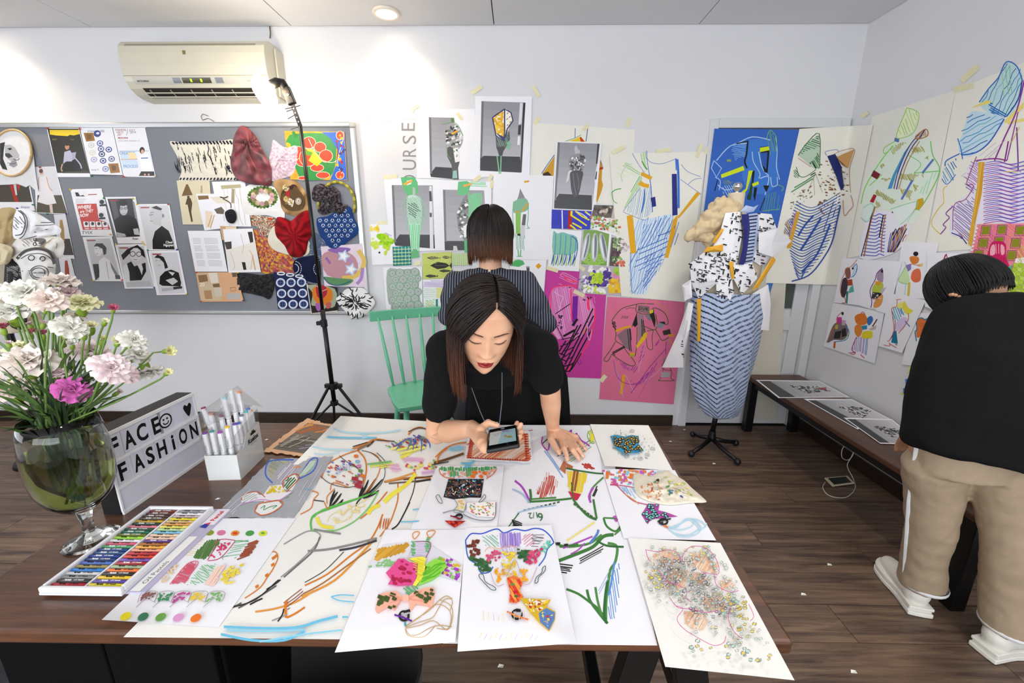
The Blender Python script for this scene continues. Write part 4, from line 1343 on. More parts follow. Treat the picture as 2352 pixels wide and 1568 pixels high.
S.f('f3efdc','940 210 1022 152 1030 150 1068 175 1080 230 1058 270 1018 375 965 335').sp(['e8b418','f0c83a','e2a60c'],'950 215 1015 165 1020 350 970 325',48,15,0.6).l('2a2c62',9,'938 210 1022 152 1066 176 1080 232 1040 290 1018 375 962 335',True,sm=False).l('2a2c62',9,'1022 152 1022 300 1018 370',sm=False)
for x,y in((1042,180),(1058,205),(1040,220),(1062,240),(1042,262)):
 S.l('2a2c3a',4,[(x-6,y+6),(x+6,y-4)],sm=False)
S.f('2a2c62','962 318 1018 345 1045 285 1040 320 1018 378').sp(['74b48a'],'1040 370 1065 370 1062 425 1040 425',6,9)
S.done(S.ob,'print',PRINT)
tapes(S,(1083,214,1106,198,10),(1224,198,1238,222,9))
S=studio('studio photograph with a green robe drawn over the figure','185 628 600 640 600 1130 230 1140','240 678 523 680 540 1118 265 1098','258 1075 295 1020 535 1022 540 1118 265 1098')
S.f('d8d8de','500 685 518 685 530 1118 505 1118').f('2a2a2e','500 720 515 720 520 790 502 790').f('3a3a40','503 870 518 870 518 900 504 900')
S.f('53b36a','303 625 350 622 400 625 420 660 425 735 395 745 350 752 318 700').f('f0f0f0','345 650 380 640 375 670 345 680').f('aeb4b0','385 690 402 700 405 745 385 750').f('b9d4c2','345 770 395 748 440 775 450 860 438 950 360 950',True).h('5aa878',3,'330 770 440 760 470 870 450 950 350 940',9,60).l('7cc094',4,'345 755 310 820 315 890 360 940').l('7cc094',4,'430 755 480 830 478 900 440 950').h('45484a',5,'345 810 400 800 440 850 400 900 360 880',14,30).f('a9dcb8','358 945 440 945 432 1115 372 1115').h('5fbf7e',5,'360 950 440 950 430 1180 378 1170',12,92).l('7cc094',5,'345 940 345 985').l('7cc094',5,'450 930 455 990').f('55ad6c','385 1120 412 1120 432 1178 372 1186').f('e0a420','318 668 380 640 384 655 328 682')
S.done(S.ob,'print',PRINT)
tapes(S,(880,408,912,404,9))
S=studio('studio photograph with a green block beside a crumpled paper figure','590 645 930 652 930 1135 600 1132','595 710 880 715 905 1130 608 1130','606 1070 625 1065 905 1065 905 1130 608 1130')
S.f('54b46c','700 655 760 650 790 665 770 740 720 750 695 740').h('8fd0a0',6,'790 655 895 655 895 690 790 690',9,2).h('6cc084',8,'772 740 862 735 855 930 765 920',9,88).f('7a7a78','690 870 730 780 760 740 772 800 775 1000 770 1080 740 1060 700 980').sp(['e8e8e8','2a2a2c','55605a','9a9a9a'],'690 880 760 760 775 1040 720 1040',70,12,0.6).f('e0a420','735 678 792 662 796 676 740 694').f('3fae68','742 1060 770 1060 768 1145 745 1145').f('e8e8e8','735 960 765 955 770 1030 740 1040').f('c8c8c4','668 1098 690 1100 700 1135 665 1135')
S.done(S.ob,'print',PRINT)
tapes(S,(1088,416,1104,404,9),(1122,416,1130,400,8))
S=sh('drawing_sheet','large white sheet with a small green collage figure','drawing','wall',E_,'945 602 1362 615 1338 1195 930 1190',group='drawings on the back wall')
S.f('e0a420','1157 650 1192 645 1193 656 1160 663').f('8e8e92','1130 702 1160 760 1175 800 1100 800 1118 755').f('86b89a','1090 790 1170 770 1188 830 1165 860 1085 870',True).f('6a6a70','1150 880 1172 880 1165 960 1140 955').f('8cc060','1098 870 1135 868 1130 1020 1100 1015').h('6fb088',4,'1095 1020 1165 1010 1155 1125 1100 1120',10,88).f('cfd2d4','1130 960 1165 955 1160 1040 1135 1050').l('5aa878',4,'1085 790 1078 880 1085 970').l('5aa878',4,'1188 800 1185 900 1180 960 1195 975 1172 978').f('e0a420','1140 855 1180 800 1188 808 1146 866').f('e0a420','1098 858 1122 856 1122 866 1098 868').l('60b878',7,'1115 1125 1120 1175',sm=False).l('60b878',7,'1135 1125 1130 1175',sm=False).l('60b878',4,'1105 1172 1145 1172').f('303034','1110 1015 1130 1015 1132 1030 1112 1028')
S.done(S.ob)
tapes(S,(1128,432,1131,414,7))
GD='swatches and small drawings on the back wall'
S=sh('swatch_sheet','white sheet with a lime green paint splash','drawing','wall',E_,'90 950 250 945 265 1225 105 1232',group=GD)
S.sp(['a4d414','b8dc3a','90c80a'],'150 1030 215 1020 245 1080 220 1120 165 1100',40,(8,22)).sp(['c8dc50','d8e070'],'100 1050 140 1050 145 1115 105 1110',14,12).sp(['e8c428','f0d850'],'95 965 150 960 150 1000 100 1005',14,9).sp(['c4d83a'],'180 1110 230 1105 215 1165 195 1165',10,9).d('2a2a2c',155,1145,7).l('c8b8e0',8,'190 1010 240 1030').done(S.ob)
tapes(S,(866,512,890,511,8))
S=sh('swatch_sheet','teal and white woven plaid swatch','swatch','wall',E_,'245 1105 372 1100 376 1232 250 1238',group=GD,paper=mat('teal_swatch','2f8f86',0.8))
for i in range(5):
 S.l('c9d890',5,[(250,1125+i*24),(374,1120+i*24)],sm=False).l('d8e8e4',3,[(262+i*24,1104),(266+i*24,1234)],sm=False)
 S.l('1f6a66',5,[(250,1137+i*24),(374,1132+i*24)],sm=False)
S.done(S.ob)
S=sh('swatch_sheet','lime green print of four dark fish','swatch','wall',E_,'450 1152 655 1140 652 1320 458 1330',group=GD,paper=mat('lime_paper','c4cf6a',0.8,noise_amt=0.08,scale=40))
for cx,cy,w_,h_ in((530,1182,48,11),(620,1178,32,12),(580,1235,75,26),(612,1272,48,10),(515,1308,45,11)):
 S.f('33362e',[(cx-w_,cy),(cx-w_*0.3,cy-h_),(cx+w_*0.5,cy-h_*0.6),(cx+w_*0.8,cy),(cx+w_,cy-h_*0.8),(cx+w_,cy+h_*0.8),(cx+w_*0.8,cy+2),(cx+w_*0.4,cy+h_*0.7),(cx-w_*0.3,cy+h_)])
 S.l('8a8e80',2,[(cx-w_*0.5,cy),(cx+w_*0.5,cy)])
S.h('dbe290',2,'455 1158 650 1145 650 1210 460 1225',8,30).done(S.ob)
S=sh('swatch_sheet','green and white woven grid swatch beside the fish print','swatch','wall',E_,'655 1152 778 1150 775 1232 660 1236',group=GD,paper=mat('grid_green','9fc06a',0.8))
for i in range(9):
 S.l('e8f0d8',3,[(662+i*13,1150),(666+i*13,1234)],sm=False).l('d8e8c0',3,[(658,1158+i*9),(776,1156+i*9)],sm=False)
S.done(S.ob)
S=sh('drawing_sheet','grey-green wash sheet covered with drawn circles','drawing','wall',E_,'180 1248 450 1246 455 1562 205 1562',group=GD)
S.f('a9b4ae','208 1268 300 1262 430 1266 428 1380 436 1530 330 1520 240 1540 235 1510 214 1480',True).f('bcc8c0','240 1275 420 1275 425 1515 255 1515')
rn=random.Random(4)
for i in range(4):
 for j in range(6):
  x,y=245+i*52+(j%2)*22,1290+j*46-i*4
  if 225<x<430:
   r_=rn.uniform(20,29)
   S.d('b0bab4',x,y,r_,r_).ring('5f9a68',3,x,y,r_,r_).d('2a342c',x,y,2.5)
S.done(S.ob)
tapes(S,(952,606,966,603,9))
S=sh('swatch_sheet','strip sheet of lilac, green and yellow marker swatches','swatch','wall',E_,'455 1332 605 1330 605 1570 465 1570',group=GD)
S.h('cfc4e2',7,'460 1340 600 1338 600 1388 462 1390',9,2).h('bfe0c4',4,'465 1395 545 1392 545 1460 468 1462',13,2).f('dfe09a','550 1388 600 1388 600 1460 548 1460').h('a8d070',5,'470 1470 540 1465 540 1525 472 1528',12,40).f('2f8a80','545 1470 560 1465 560 1520 546 1525').f('c9d8ea','465 1530 600 1530 600 1566 468 1566').done(S.ob)
S=sh('drawing_sheet','pinned sheet with a green cap and orange square behind the standing woman','drawing','wall',E_,'1060 1195 1312 1195 1290 1490 1060 1490',group=GD)
S.f('56b46c','1072 1222 1090 1200 1120 1194 1150 1202 1162 1225 1120 1245 1075 1238').f('e0a420','1236 1238 1258 1218 1278 1238 1256 1260').f('9aa0a8','1172 1240 1195 1240 1205 1480 1175 1480').f('4a4e54','1175 1250 1192 1250 1200 1330 1182 1330').f('8a8e92','1110 1480 1160 1460 1180 1488 1120 1488').done(S.ob)
# middle of the wall
S=sh('drawing_sheet','large cream sheet with yellow and blue cape sketch behind the robed photograph','drawing','wall',F_,'15 105 795 160 770 740 -20 690',paper=CREAM,off=0.0008,group='drawings on the back wall')
S.l('4a5aa8',5,'338 148 335 220').l('4a5aa8',6,'434 148 420 250').f('e8c62a','290 248 380 212 415 250').f('c43a2c','372 215 385 218 410 252 378 250').l('6a8a5a',4,'262 248 330 225 385 198').f('cf9a30','85 500 180 360 170 515',).l('4a66b8',6,'80 495 130 420 178 352').f('d39a2a','525 410 545 430 540 540 550 590 520 680 500 700',True).f('b03028','525 448 552 444 552 460 525 468').l('4a66b8',4,'528 400 548 440').f('3a3428','90 495 130 480 160 512 90 512').done(S.ob)['kind']='stuff'
tapes(S,(1227,285,1240,268,9),(1340,300,1351,286,10),(1440,292,1447,270,9))
S=studio('studio photograph of a figure in draped robes on the middle of the wall','190 250 540 264 492 782 165 770','203 255 525 267 465 775 175 762','178 700 215 650 465 662 465 775 175 762',fr=F_)
S.f('6a6a6e','203 256 222 258 205 530 190 530').f('2c2c30','508 268 525 268 508 420 496 420').f('e0e0e4','500 440 508 440 495 560 484 560').f('38383c','498 480 506 480 500 540 488 540')
S.f('b8b8ba','330 300 345 275 360 310 375 320 370 350 340 350').f('8a8a8c','300 370 345 345 385 345 420 385 405 440 390 480 310 480 285 420',True).sp(['d8d8d8','3a3a3c','6a6a6c','f0f0f0','2a2a2c'],'300 370 400 355 415 400 390 480 305 480',60,11,0.6).f('3c3c40','305 480 395 480 385 560 365 650 335 680 312 640 302 560',True).l('77777c',4,'320 490 330 580 345 660').l('77777c',4,'350 490 365 560 360 620').l('1c1c1e',4,'380 350 372 420 360 470').f('d0d0d2','285 480 300 470 290 540 265 570').done(S.ob,'print',PRINT)
S=sh('swatch_sheet','blue, red and yellow striped paint swatch','swatch','wall',F_,'158 770 462 785 450 925 155 915',group=GD,paper=mat('blue_swatch','3038b8',0.6,noise_amt=0.15,scale=30))
S.f('b02a28','285 778 312 780 312 922 280 920').f('d8d8e8','232 776 242 777 245 918 235 918').h('e8dc30',12,'318 790 458 798 445 920 315 920',34,32).h('d8e0e8',7,'330 790 455 795 440 860',30,28).f('e8dc30','302 782 318 782 316 815 300 812').done(S.ob)
S=sh('photograph','photograph of a table set with vegetables and salad','photograph','wall',F_,'480 730 702 742 682 985 455 915',group=GD)
S.f('5a4a40','482 735 632 740 615 835 462 835').f('b8b0a8','632 742 698 745 690 850 612 840').sp(['6a9a3a','d8d0b8','c86a28','8ab850','e8e4d8','3a5a28','a04838'],'465 815 685 860 675 960 460 905',90,13,0.7).sp(['2a2220','7a6a5a','c8b8a8'],'490 750 610 750 605 815 480 815',24,11).d('dfe6d8',620,925,30,18).done(S.ob,'print',PRINT)
S=sh('drawing_sheet','white sheet with teal and green wavy comb shapes','drawing','wall',F_,'150 920 388 935 365 1245 125 1230',group=GD)
S.f('7cbcb8','170 940 200 955 240 945 290 960 330 970 355 1000 350 1080 300 1120 220 1115 165 1100',True)
for i in range(14):
 x=175+i*13
 S.l('3f7fb0' if i%3==1 else 'a8d468',3.5,[(x,955+i*2),(x-3,1050),(x-12,1130),(x-22,1200)])
for i in range(6):
 x=168+i*32
 S.l('3656a8',9,[(x+5,1110),(x,1150),(x-15,1195)],taper=True).l('8cc858',5,[(x+20,1115),(x+10,1160),(x+2,1205)])
S.l('3656a8',6,'310 975 350 1010 355 1080 335 1150 310 1195').done(S.ob)
tapes(S,(1255,614,1282,622,9))
S=sh('photograph','photograph of three silver fish in a green basket','photograph','wall',F_,'400 922 618 930 590 1205 378 1195',group=GD,off=0.006)
S.f('6f9a34','402 926 602 932 578 1202 382 1192').d('8cbc3c',485,1150,95,50).sp(['a8d058','4f7a24'],'400 1100 575 1110 565 1190 395 1180',40,4)
for cx,an in((418,12),(487,2),(553,-10)):
 S.d('b8bcc0',cx,1060,27,112,16,an).d('6a7078',cx+6,1050,10,95,12,an).d('e0e2e4',cx-10,1070,8,85,12,an)
S.f('f0f0f2','602 930 618 930 590 1205 578 1202').done(S.ob,'print',PRINT)
S=sh('photograph','photograph of aubergines, garlic and herbs in baskets','photograph','wall',F_,'618 985 750 990 738 1212 600 1202',group=GD)
S.f('4a4438','618 985 750 990 738 1212 600 1202').sp(['7a9a58','55683c','a8b888'],'635 995 700 995 690 1080 630 1080',30,12).sp(['c8b8c0','9a8090','e0d8d8'],'690 1000 745 1000 742 1090 690 1090',16,12).sp(['4a2a38','6a3a4a','3a2430'],'620 1090 690 1090 680 1150 615 1145',24,11).sp(['e0e0d0','8ab048','3f7030'],'625 1130 700 1130 690 1180 620 1175',26,8).sp(['c44a30','d8785a'],'640 1170 720 1165 715 1205 640 1200',16,10).done(S.ob,'print',PRINT)
S=sh('painting_sheet','grey sheet with thick white, purple and yellow paint dabs','painting','wall',F_,'375 1200 695 1215 685 1432 358 1410',group=GD,paper=mat('grey_card','bdb6bc',0.8),off=0.006)
S.sp(['f4f4f2','e8e8ec'],'400 1220 520 1215 640 1260 650 1400 420 1400',50,(12,30),0.6).sp(['4a2a8a','5a3aa0','3f2478'],'470 1230 600 1220 615 1330 540 1370 440 1340',46,(10,26),0.7).sp(['b8d828','c8e040','a4c818'],'455 1260 545 1260 540 1340 470 1330',40,(8,22),0.7).sp(['e8b410','f0c420','d89c0c'],'615 1310 688 1310 680 1400 600 1400',30,(10,24)).sp(['d88ac0','f07a7a','e8a0b8'],'600 1215 690 1225 688 1310 650 1310',18,14).sp(['8ab830','a0cc30'],'640 1220 690 1215 690 1270 645 1265',12,12).sp(['7a5aa8','9a80c0'],'362 1300 430 1290 440 1390 365 1390',16,(6,16),0.5).sp(['f4f4f2','c8e040'],'400 1340 560 1380 550 1410 400 1405',24,(8,18),0.6)
S.done(S.ob,'paint_dabs',PAINT)
tapes(S,(1325,608,1343,620,9),(1318,668,1342,680,9),(1424,604,1440,616,9))
S=sh('drawing_sheet','large cream sheet with a blue and green draped garment drawing and orange tape','drawing','wall',F_,'600 345 1345 325 1185 1480 690 1435',paper=CREAM,group='drawings on the back wall')
BL,LB=['3b6fc4','2f5cb8','5a8ad0'],['8db4de','a8c8e8','7aa4d8']
S.f('d6e4f2','800 860 1080 800 1085 950 980 1200 880 1420 770 1420 750 1180')
S.h(LB,5,'800 850 1090 810 1100 960 1000 1200 860 1420 760 1420 750 1150',17,105,wav=5).h(BL,5,'860 880 1080 820 1080 940 960 1040 830 1060',26,118).h(BL,6,'820 1080 1060 920 1040 1120 900 1250 780 1240',34,155).h(BL,5,'870 1140 1030 1060 960 1250 860 1400',20,125)
S.h(['9cc0e4','7aa6d8'],4,'830 610 920 600 930 800 850 840 720 780',15,100).l('3b6fc4',12,'870 610 865 700 845 800',taper=True).l('3b6fc4',6,'905 500 920 620 925 720 930 790').l('6a84c8',5,'885 320 890 400 905 500').l('6a84c8',4,'775 340 820 420 870 490').l('7888c8',4,'705 785 840 600').l('7888c8',4,'705 790 860 850 900 830').l('7888c8',4,'885 375 920 410 1000 420 1090 390 1115 378').l('3d74cc',17,'1120 385 1128 500 1130 640 1130 760').l('3d74cc',8,'1108 380 1112 470').f('28307e','1078 498 1116 498 1122 812 1082 818').l('7888c8',4,'1150 425 1200 480 1300 520').l('7888c8',4,'1200 580 1250 540 1308 532').l('7888c8',4,'1145 540 1200 580 1305 655')
S.h(['5cb85c','8cd078','3fa04c'],5,'820 520 850 510 850 560 740 740 710 760',10,118).h(['7cc868','b8e08a'],4,'690 440 720 400 840 490 830 530',18,30).l('4fae58',7,'618 640 645 620 690 610').l('5cb85c',5,'618 640 630 700 660 725').l('a8c8d8',4,'700 560 690 510 720 450 770 420').h(['a8dc78','6cc060'],4,'830 340 880 330 890 470 850 400',12,80).l('4a9a48',9,'850 400 870 440 890 465').h('d8ec9a',3,'640 440 760 420 830 500 690 540',24,20)
S.f('e2a822','848 482 930 520 916 545 838 508').f('e2a822','838 552 870 570 905 578 900 606 858 598 818 578').f('e2a822','732 820 778 812 806 1102 762 1110').f('e2a822','1122 808 1128 820 1270 634 1295 650 1140 828 1125 840').f('e2a822','1088 850 1118 815 1122 840 1100 960 1050 1140 1022 1140').f('28307e','914 682 950 672 958 745 930 752').h(['3b6fc4','5a8ad0'],5,'1100 900 1135 850 1120 1000 1060 1120',16,108).l('4a70c0',4,'760 1100 770 1380 800 1390 900 1250 1000 1180').l('4a70c0',5,'830 1060 760 1180').done(S.ob)
tapes(S,(1406,352,1434,336,9),(1600,362,1612,330,9),(1620,352,1632,336,10),(1508,348,1540,343,9))
# magenta and pink posters
S=sh('drawing_sheet','magenta sheet with a pink and black scribbled bundle drawing','drawing','wall',G_,'305 80 890 110 825 1110 165 1085',paper=mat('magenta_paper','c8399a',0.7,noise_amt=0.03,scale=10),off=0.004,group='drawings on the back wall')
S.f('dd78bc','355 265 450 240 540 235 700 330 770 440 760 560 640 720 480 740 420 680 340 500',True).h(['e8a8d4','e08ac4','f0c0e0'],5,'360 270 540 240 540 560 470 720 340 520',20,78).h(['f0b8dc','e48cc8'],5,'620 340 780 330 760 470 640 600',18,80).h(['d83a8a','f0a0d0','ff4a78'],5,'440 110 612 180 612 220 430 220',16,25)
S.f('7a1fa0','560 330 610 330 600 560 575 620 550 560').l('ff3a6a',10,'355 270 400 240 520 230 600 240').l('ff3a6a',12,'540 260 545 400 550 560').l('ff3a6a',22,'710 340 705 420 715 460').l('ff3a6a',9,'355 270 350 420 345 520 380 700').l('ff3a6a',12,'770 450 765 560 720 740 640 880 500 1050').l('f2c8e6',5,'470 340 440 420 420 500').l('f2c8e6',5,'380 290 470 340').l('f2c8e6',4,'440 130 480 110 600 170').l('ff4a50',9,'480 150 540 190 600 190').f('e8a0d0','330 620 380 600 450 730 420 740')
S.h('18141a',13,'420 850 560 660 720 500 770 440 740 640 620 900 520 1050 460 1000',30,118,0.6).h('18141a',11,'350 700 480 880 520 880 540 1000 460 1010 400 880',38,30,0.7).h('18141a',9,'400 700 600 660 560 900 430 930',44,-25,0.7).l('18141a',20,'470 710 580 650',sm=False).l('18141a',22,'555 610 605 545',sm=False).l('18141a',8,'395 498 535 402',sm=False).l('18141a',7,'360 540 420 640 468 735').l('18141a',12,'395 885 425 980',sm=False).l('18141a',12,'440 1000 540 980 560 960').l('18141a',10,'480 1045 540 1030 600 940 640 870').l('18141a',6,'700 570 710 740').l('e8a0d0',8,'700 580 700 700 720 745 740 640').l('e07a50',10,'690 620 660 690').sp(['18141a'],'400 500 460 510 465 660 420 640',14,7).sp(['18141a'],'655 335 720 330 740 350 660 375',8,6).l('18141a',7,'520 248 545 246',sm=False).t('7a1fa0','Li',615,985,60,ex=(1,-0.6)).done(S.ob)
S=sh('drawing_sheet','salmon pink sheet with an olive outlined jacket and purple drapery drawing','drawing','wall',G_,'888 335 1625 380 1515 1355 810 1305',paper=mat('salmon_paper','dd6f92',0.7,noise_amt=0.03,scale=10),off=0.005,group='drawings on the back wall')
OL='5a5a2c'
S.l(OL,8,'930 560 980 490 1040 440 1170 405 1215 400 1330 405').l(OL,8,'930 560 970 680 965 750 1040 800 1060 840 1150 960 1110 990 1000 930 930 880').l(OL,8,'965 760 910 850 855 930 890 945 930 880').l(OL,8,'1165 410 1165 480 1280 498 1330 440 1430 490 1465 580 1440 600').l(OL,8,'1120 620 1170 490').l(OL,8,'1170 620 1165 800 1150 900').l(OL,8,'1210 500 1230 600 1250 680').l(OL,8,'1230 610 1330 650 1360 600 1345 500').l(OL,8,'1340 640 1380 710 1410 750 1470 720').l(OL,7,'1265 660 1320 655 1310 720 1315 830 1270 820 1255 720')
S.f('8a6a74','975 700 1060 640 1110 640 1115 850 1060 820').h('2a2a28',8,'1075 640 1110 640 1118 860 1090 840',11,85).f('1f1f1f','1125 600 1165 490 1175 600 1150 625').f('9a7a84','1175 500 1230 500 1240 680 1180 760').h('2a2a28',9,'1205 540 1235 560 1240 690 1210 720',14,88).f('7a7a80','1240 510 1310 500 1290 570').f('26261f','1285 500 1325 450 1345 560 1335 630 1310 560').f('8a8a90','1360 590 1440 580 1400 640 1350 620').f('26261f','1370 575 1430 570 1440 600').f('33332a','1410 660 1480 640 1490 690 1420 700').h('2a2a28',9,'925 560 965 580 970 660 940 620',12,60).h('26261f',10,'925 870 1040 800 1050 820 950 890',14,-28).f('8a6a72','1180 415 1285 425 1285 492 1175 480').sp(['3a3a2a'],'1185 425 1275 430 1275 485 1180 475',16,9,0.4).t(OL,'Hay',1015,545,45,ex=(1,-0.1),shear=0.4).l(OL,5,'1060 455 1100 440 1150 445')
S.f('e0a020','965 650 1040 620 1110 604 1115 622 1040 642 970 672').f('e2b41c','1160 800 1200 740 1240 675 1268 672 1255 730 1200 790 1168 830').f('d8cc20','1285 470 1320 455 1322 485 1290 498').f('e0a020','1095 872 1150 862 1145 890 1105 905').f('90b020','1105 885 1145 880 1120 910').f('e0a020','1465 690 1515 690 1515 714 1465 712').f('e0a020','1030 1072 1060 1078 1030 1262 1002 1255').l('e0a020',4,'1250 410 1270 360 1320 345').l('e0a020',5,'1330 360 1380 410 1440 440 1460 500').l('e0a020',8,'1470 740 1510 800 1480 880')
S.h(['8f2a9a','a83ab0'],6,'950 900 1100 1010 1180 980 1220 800 1240 780 1230 900 1150 1050 1050 1020',15,125).h('9a2aa4',5,'1090 1130 1180 1160 1330 990 1360 950 1340 1040 1180 1180',14,120).l('d8b0d8',4,'945 960 1010 1160 1040 1300').l('d8b0d8',4,'1240 800 1180 1050').l('8f2a9a',5,'1380 740 1340 800 1380 760').l('8f2a9a',5,'945 940 1000 1120 1160 1160 1280 1010 1440 830').l('8f2a9a',5,'1445 760 1440 880').l('d8b0d8',4,'1480 890 1360 1050 1250 1130').l('d8b0d8',4,'1060 1080 1110 1180 1140 1240').l('8f2a9a',6,'1110 1250 1200 1130 1280 1050').l('b060b0',4,'1180 1300 1290 1080')
S.f('9a8a90','1425 920 1490 905 1450 980 1415 1000').l(OL,6,'1405 970 1415 1030 1390 1110 1375 1130 1520 1130 1490 1110 1495 1040 1450 960').l(OL,6,'1415 1000 1430 930').l(OL,6,'1490 900 1455 960 1420 1020 1490 1035').f('a8a0a4','1400 1050 1480 1050 1480 1095 1395 1100').done(S.ob)
tapes(S,(1380,876,1391,862,10))
d_=S.fn(1402,685,0)
# on the door and across the corner
def corner_plane(x,y,o):
 p=onY(x,y,DW-0.02-o)
 q=onX(x,y,XR-0.004-o)
 return p if p.x<XR-0.004-o else q
PLANES['corner']=corner_plane
DRP='door'
PLANES['door']=lambda x,y,o:onY(x,y,DW-0.02-o)
S=sh('drawing_sheet','tall brown-grey sheet hanging low on the white door behind the dress form','drawing','door',H_,'700 1200 905 1325 830 2400 560 2380',paper=mat('grey_cream_paper','cfcabb',0.8),off=0.0015)
S.o(1540,600,3.2667).l('3a78b0',5,'735 70 820 155').f('3f78b8','720 160 775 150 750 230 755 260').l('8a4a30',5,'690 420 690 520 610 590').l('8a5a40',4,'660 470 640 540 610 590').done(S.ob)
S=sh('drawing_sheet','cobalt blue sheet with black, white and yellow jacket drawing on the door','drawing','door',H_,'345 120 1035 130 862 965 240 945',paper=mat('cobalt_paper','2f62bc',0.7,noise_amt=0.03,scale=10),off=0.003,group='drawings on the back wall')
WB='a8c8ec'
S.f('3f78cc','480 250 600 210 780 210 830 330 840 520 760 620 640 620 560 500 580 350',True).h('7aaae0',5,'480 260 590 235 590 330 500 370',13,12).l(WB,7,'340 370 400 430 360 500 320 430',True,sm=False).l(WB,8,'360 370 470 255 600 235').l(WB,8,'520 240 640 185 785 210').l(WB,7,'825 180 835 300 830 420 855 520').l(WB,7,'640 300 650 380 700 470 690 510').l(WB,8,'690 300 720 430 770 490').l(WB,8,'700 510 770 500 740 640').l(WB,7,'785 500 795 570 835 560 835 500').l(WB,7,'370 560 430 600 520 580').l(WB,6,'350 500 390 530 380 600').h(WB,5,'400 570 500 560 470 640 420 640',14,60)
S.l('14161c',9,'515 238 600 220 612 215').l('14161c',13,'605 225 595 320 582 380 600 430').f('14161c','700 265 775 255 775 300 760 470 735 460 715 400').f('2f5aa8','705 310 760 305 750 440 715 400').f('14161c','640 450 660 450 650 540 635 540').f('14161c','655 580 680 580 660 690 650 650').f('14161c','725 565 775 565 750 620').l('14161c',7,'345 610 370 520').l('1f3a5a',10,'700 760 740 660').f('14161c','605 640 630 600 620 680 600 672').f('1f4a2a','630 540 650 540 628 680 605 672').f('cfe01c','700 270 775 258 772 290 700 304').f('cfe01c','395 480 570 412 580 445 400 508').f('cfe01c','612 450 645 448 600 600 575 630 555 615 590 590').f('cfe01c','638 552 688 532 692 556 645 575')
S.h('6fae6a',4,'750 200 780 130 830 200 820 300 780 320',16,80).l('6fae6a',6,'752 195 782 132 830 195 825 300').h('5a9a80',5,'740 640 840 600 860 750 720 770',22,100).l('6fae6a',6,'840 560 885 580 870 610').l('6fae6a',6,'720 765 855 750').f('8a9a5a','440 362 470 358 478 378 442 380').h('8a9a4a',4,'400 520 490 530 480 560 420 560',12,40).l('2f4a8a',9,'820 890 850 880').done(S.ob)['kind']='stuff'
S=sh('drawing_sheet','cream sheet folded round the corner with a blue striped skirt and green bow drawing','drawing','corner',H_,'1010 122 1585 90 1335 1345 742 1328',paper=CREAM,off=0.0045,curl=lambda u,v:0.0,n=24,group='drawings on the back wall')
S.layer=0.001
GR=['2f6a3a','1f4a2a','4a8a52']
S.f('b9cdb8','1000 330 1060 240 1165 165 1168 430 1120 430').h(GR,6,'1010 330 1060 240 1165 165 1165 260 1060 300',14,20).h(GR,7,'1090 390 1160 300 1165 430 1130 430',13,60).l('2f6a3a',6,'1000 330 1060 245 1165 160 1168 430').l('2f6a3a',5,'985 420 1010 490 1060 495 1140 440').h(GR,8,'950 600 1140 450 1130 500 1010 580 950 620',14,-32).h(GR,5,'965 430 1000 460 1010 500 970 520',12,50).l('c8864a',4,'1000 350 1100 420')
S.f('b98a52','1300 345 1438 282 1390 430 1340 400').h(['a87a48','c89a60'],4,'1290 340 1435 290 1385 425 1310 390',9,-30).sp(['8a5a3a','6a4a34','a8784e'],'1150 380 1290 350 1400 440 1405 640 1180 650',70,(5,11),0.5,10,True).sp(['7a5a3e'],'940 640 1110 560 1130 640 1000 740 930 750',40,(4,9),0.5).f('1f2a66','1228 335 1290 318 1340 420 1358 580 1335 606 1300 500').l('6a7ac0',4,'1225 330 1215 300 1300 285 1315 300').l('b8845a',4,'1280 320 1350 290 1440 285 1400 440 1410 620').l('6a4a34',8,'1140 480 1190 620',taper=True).l('6a4a34',8,'1135 480 1075 610',taper=True).l('6a4a34',7,'1120 490 1130 640',taper=True).l('b8845a',5,'1350 680 1360 800 1400 760 1430 720 1410 640').sp(['7a4a2e','9a6a48'],'1150 680 1240 650 1230 790 1160 810',14,9,0.6)
SB=['33529e','3b62b4','2a468e']
for i in range(26):
 t=i/25
 y0=700+t*560
 xl,xr=985-60*math.sin(t*3.1),1330-250*t**2.2
 S.l(SB[i%3],5+3*(i%2),[(xl,y0-10),((xl*2+xr)/3,y0+40),((xl+xr*2)/3,y0-10),(xr,y0-80+60*t)])
S.l('2f4e9c',14,'1120 800 1050 880 1000 960').l('2f4e9c',16,'1180 820 1080 980 1020 1070').l('2f4e9c',14,'1250 870 1150 1100 1030 1240').l('2f4e9c',10,'1330 720 1300 860 1260 1020 1180 1160 1080 1270 950 1315').l('2f4e9c',6,'1280 690 1240 800 1200 920').l('2f4e9c',6,'1310 690 1270 820').f('d0a030','985 770 1015 770 955 1000 930 980').l('c088b8',10,'985 775 930 960',sm=False).f('d0a030','925 1000 960 985 945 1055 912 1055')
S.h(['2f4e9c','8a5a3a'],5,'900 860 980 780 930 950 885 940',12,60)
S.done(S.ob)
tapes(S,(1978,268,1993,258,9))
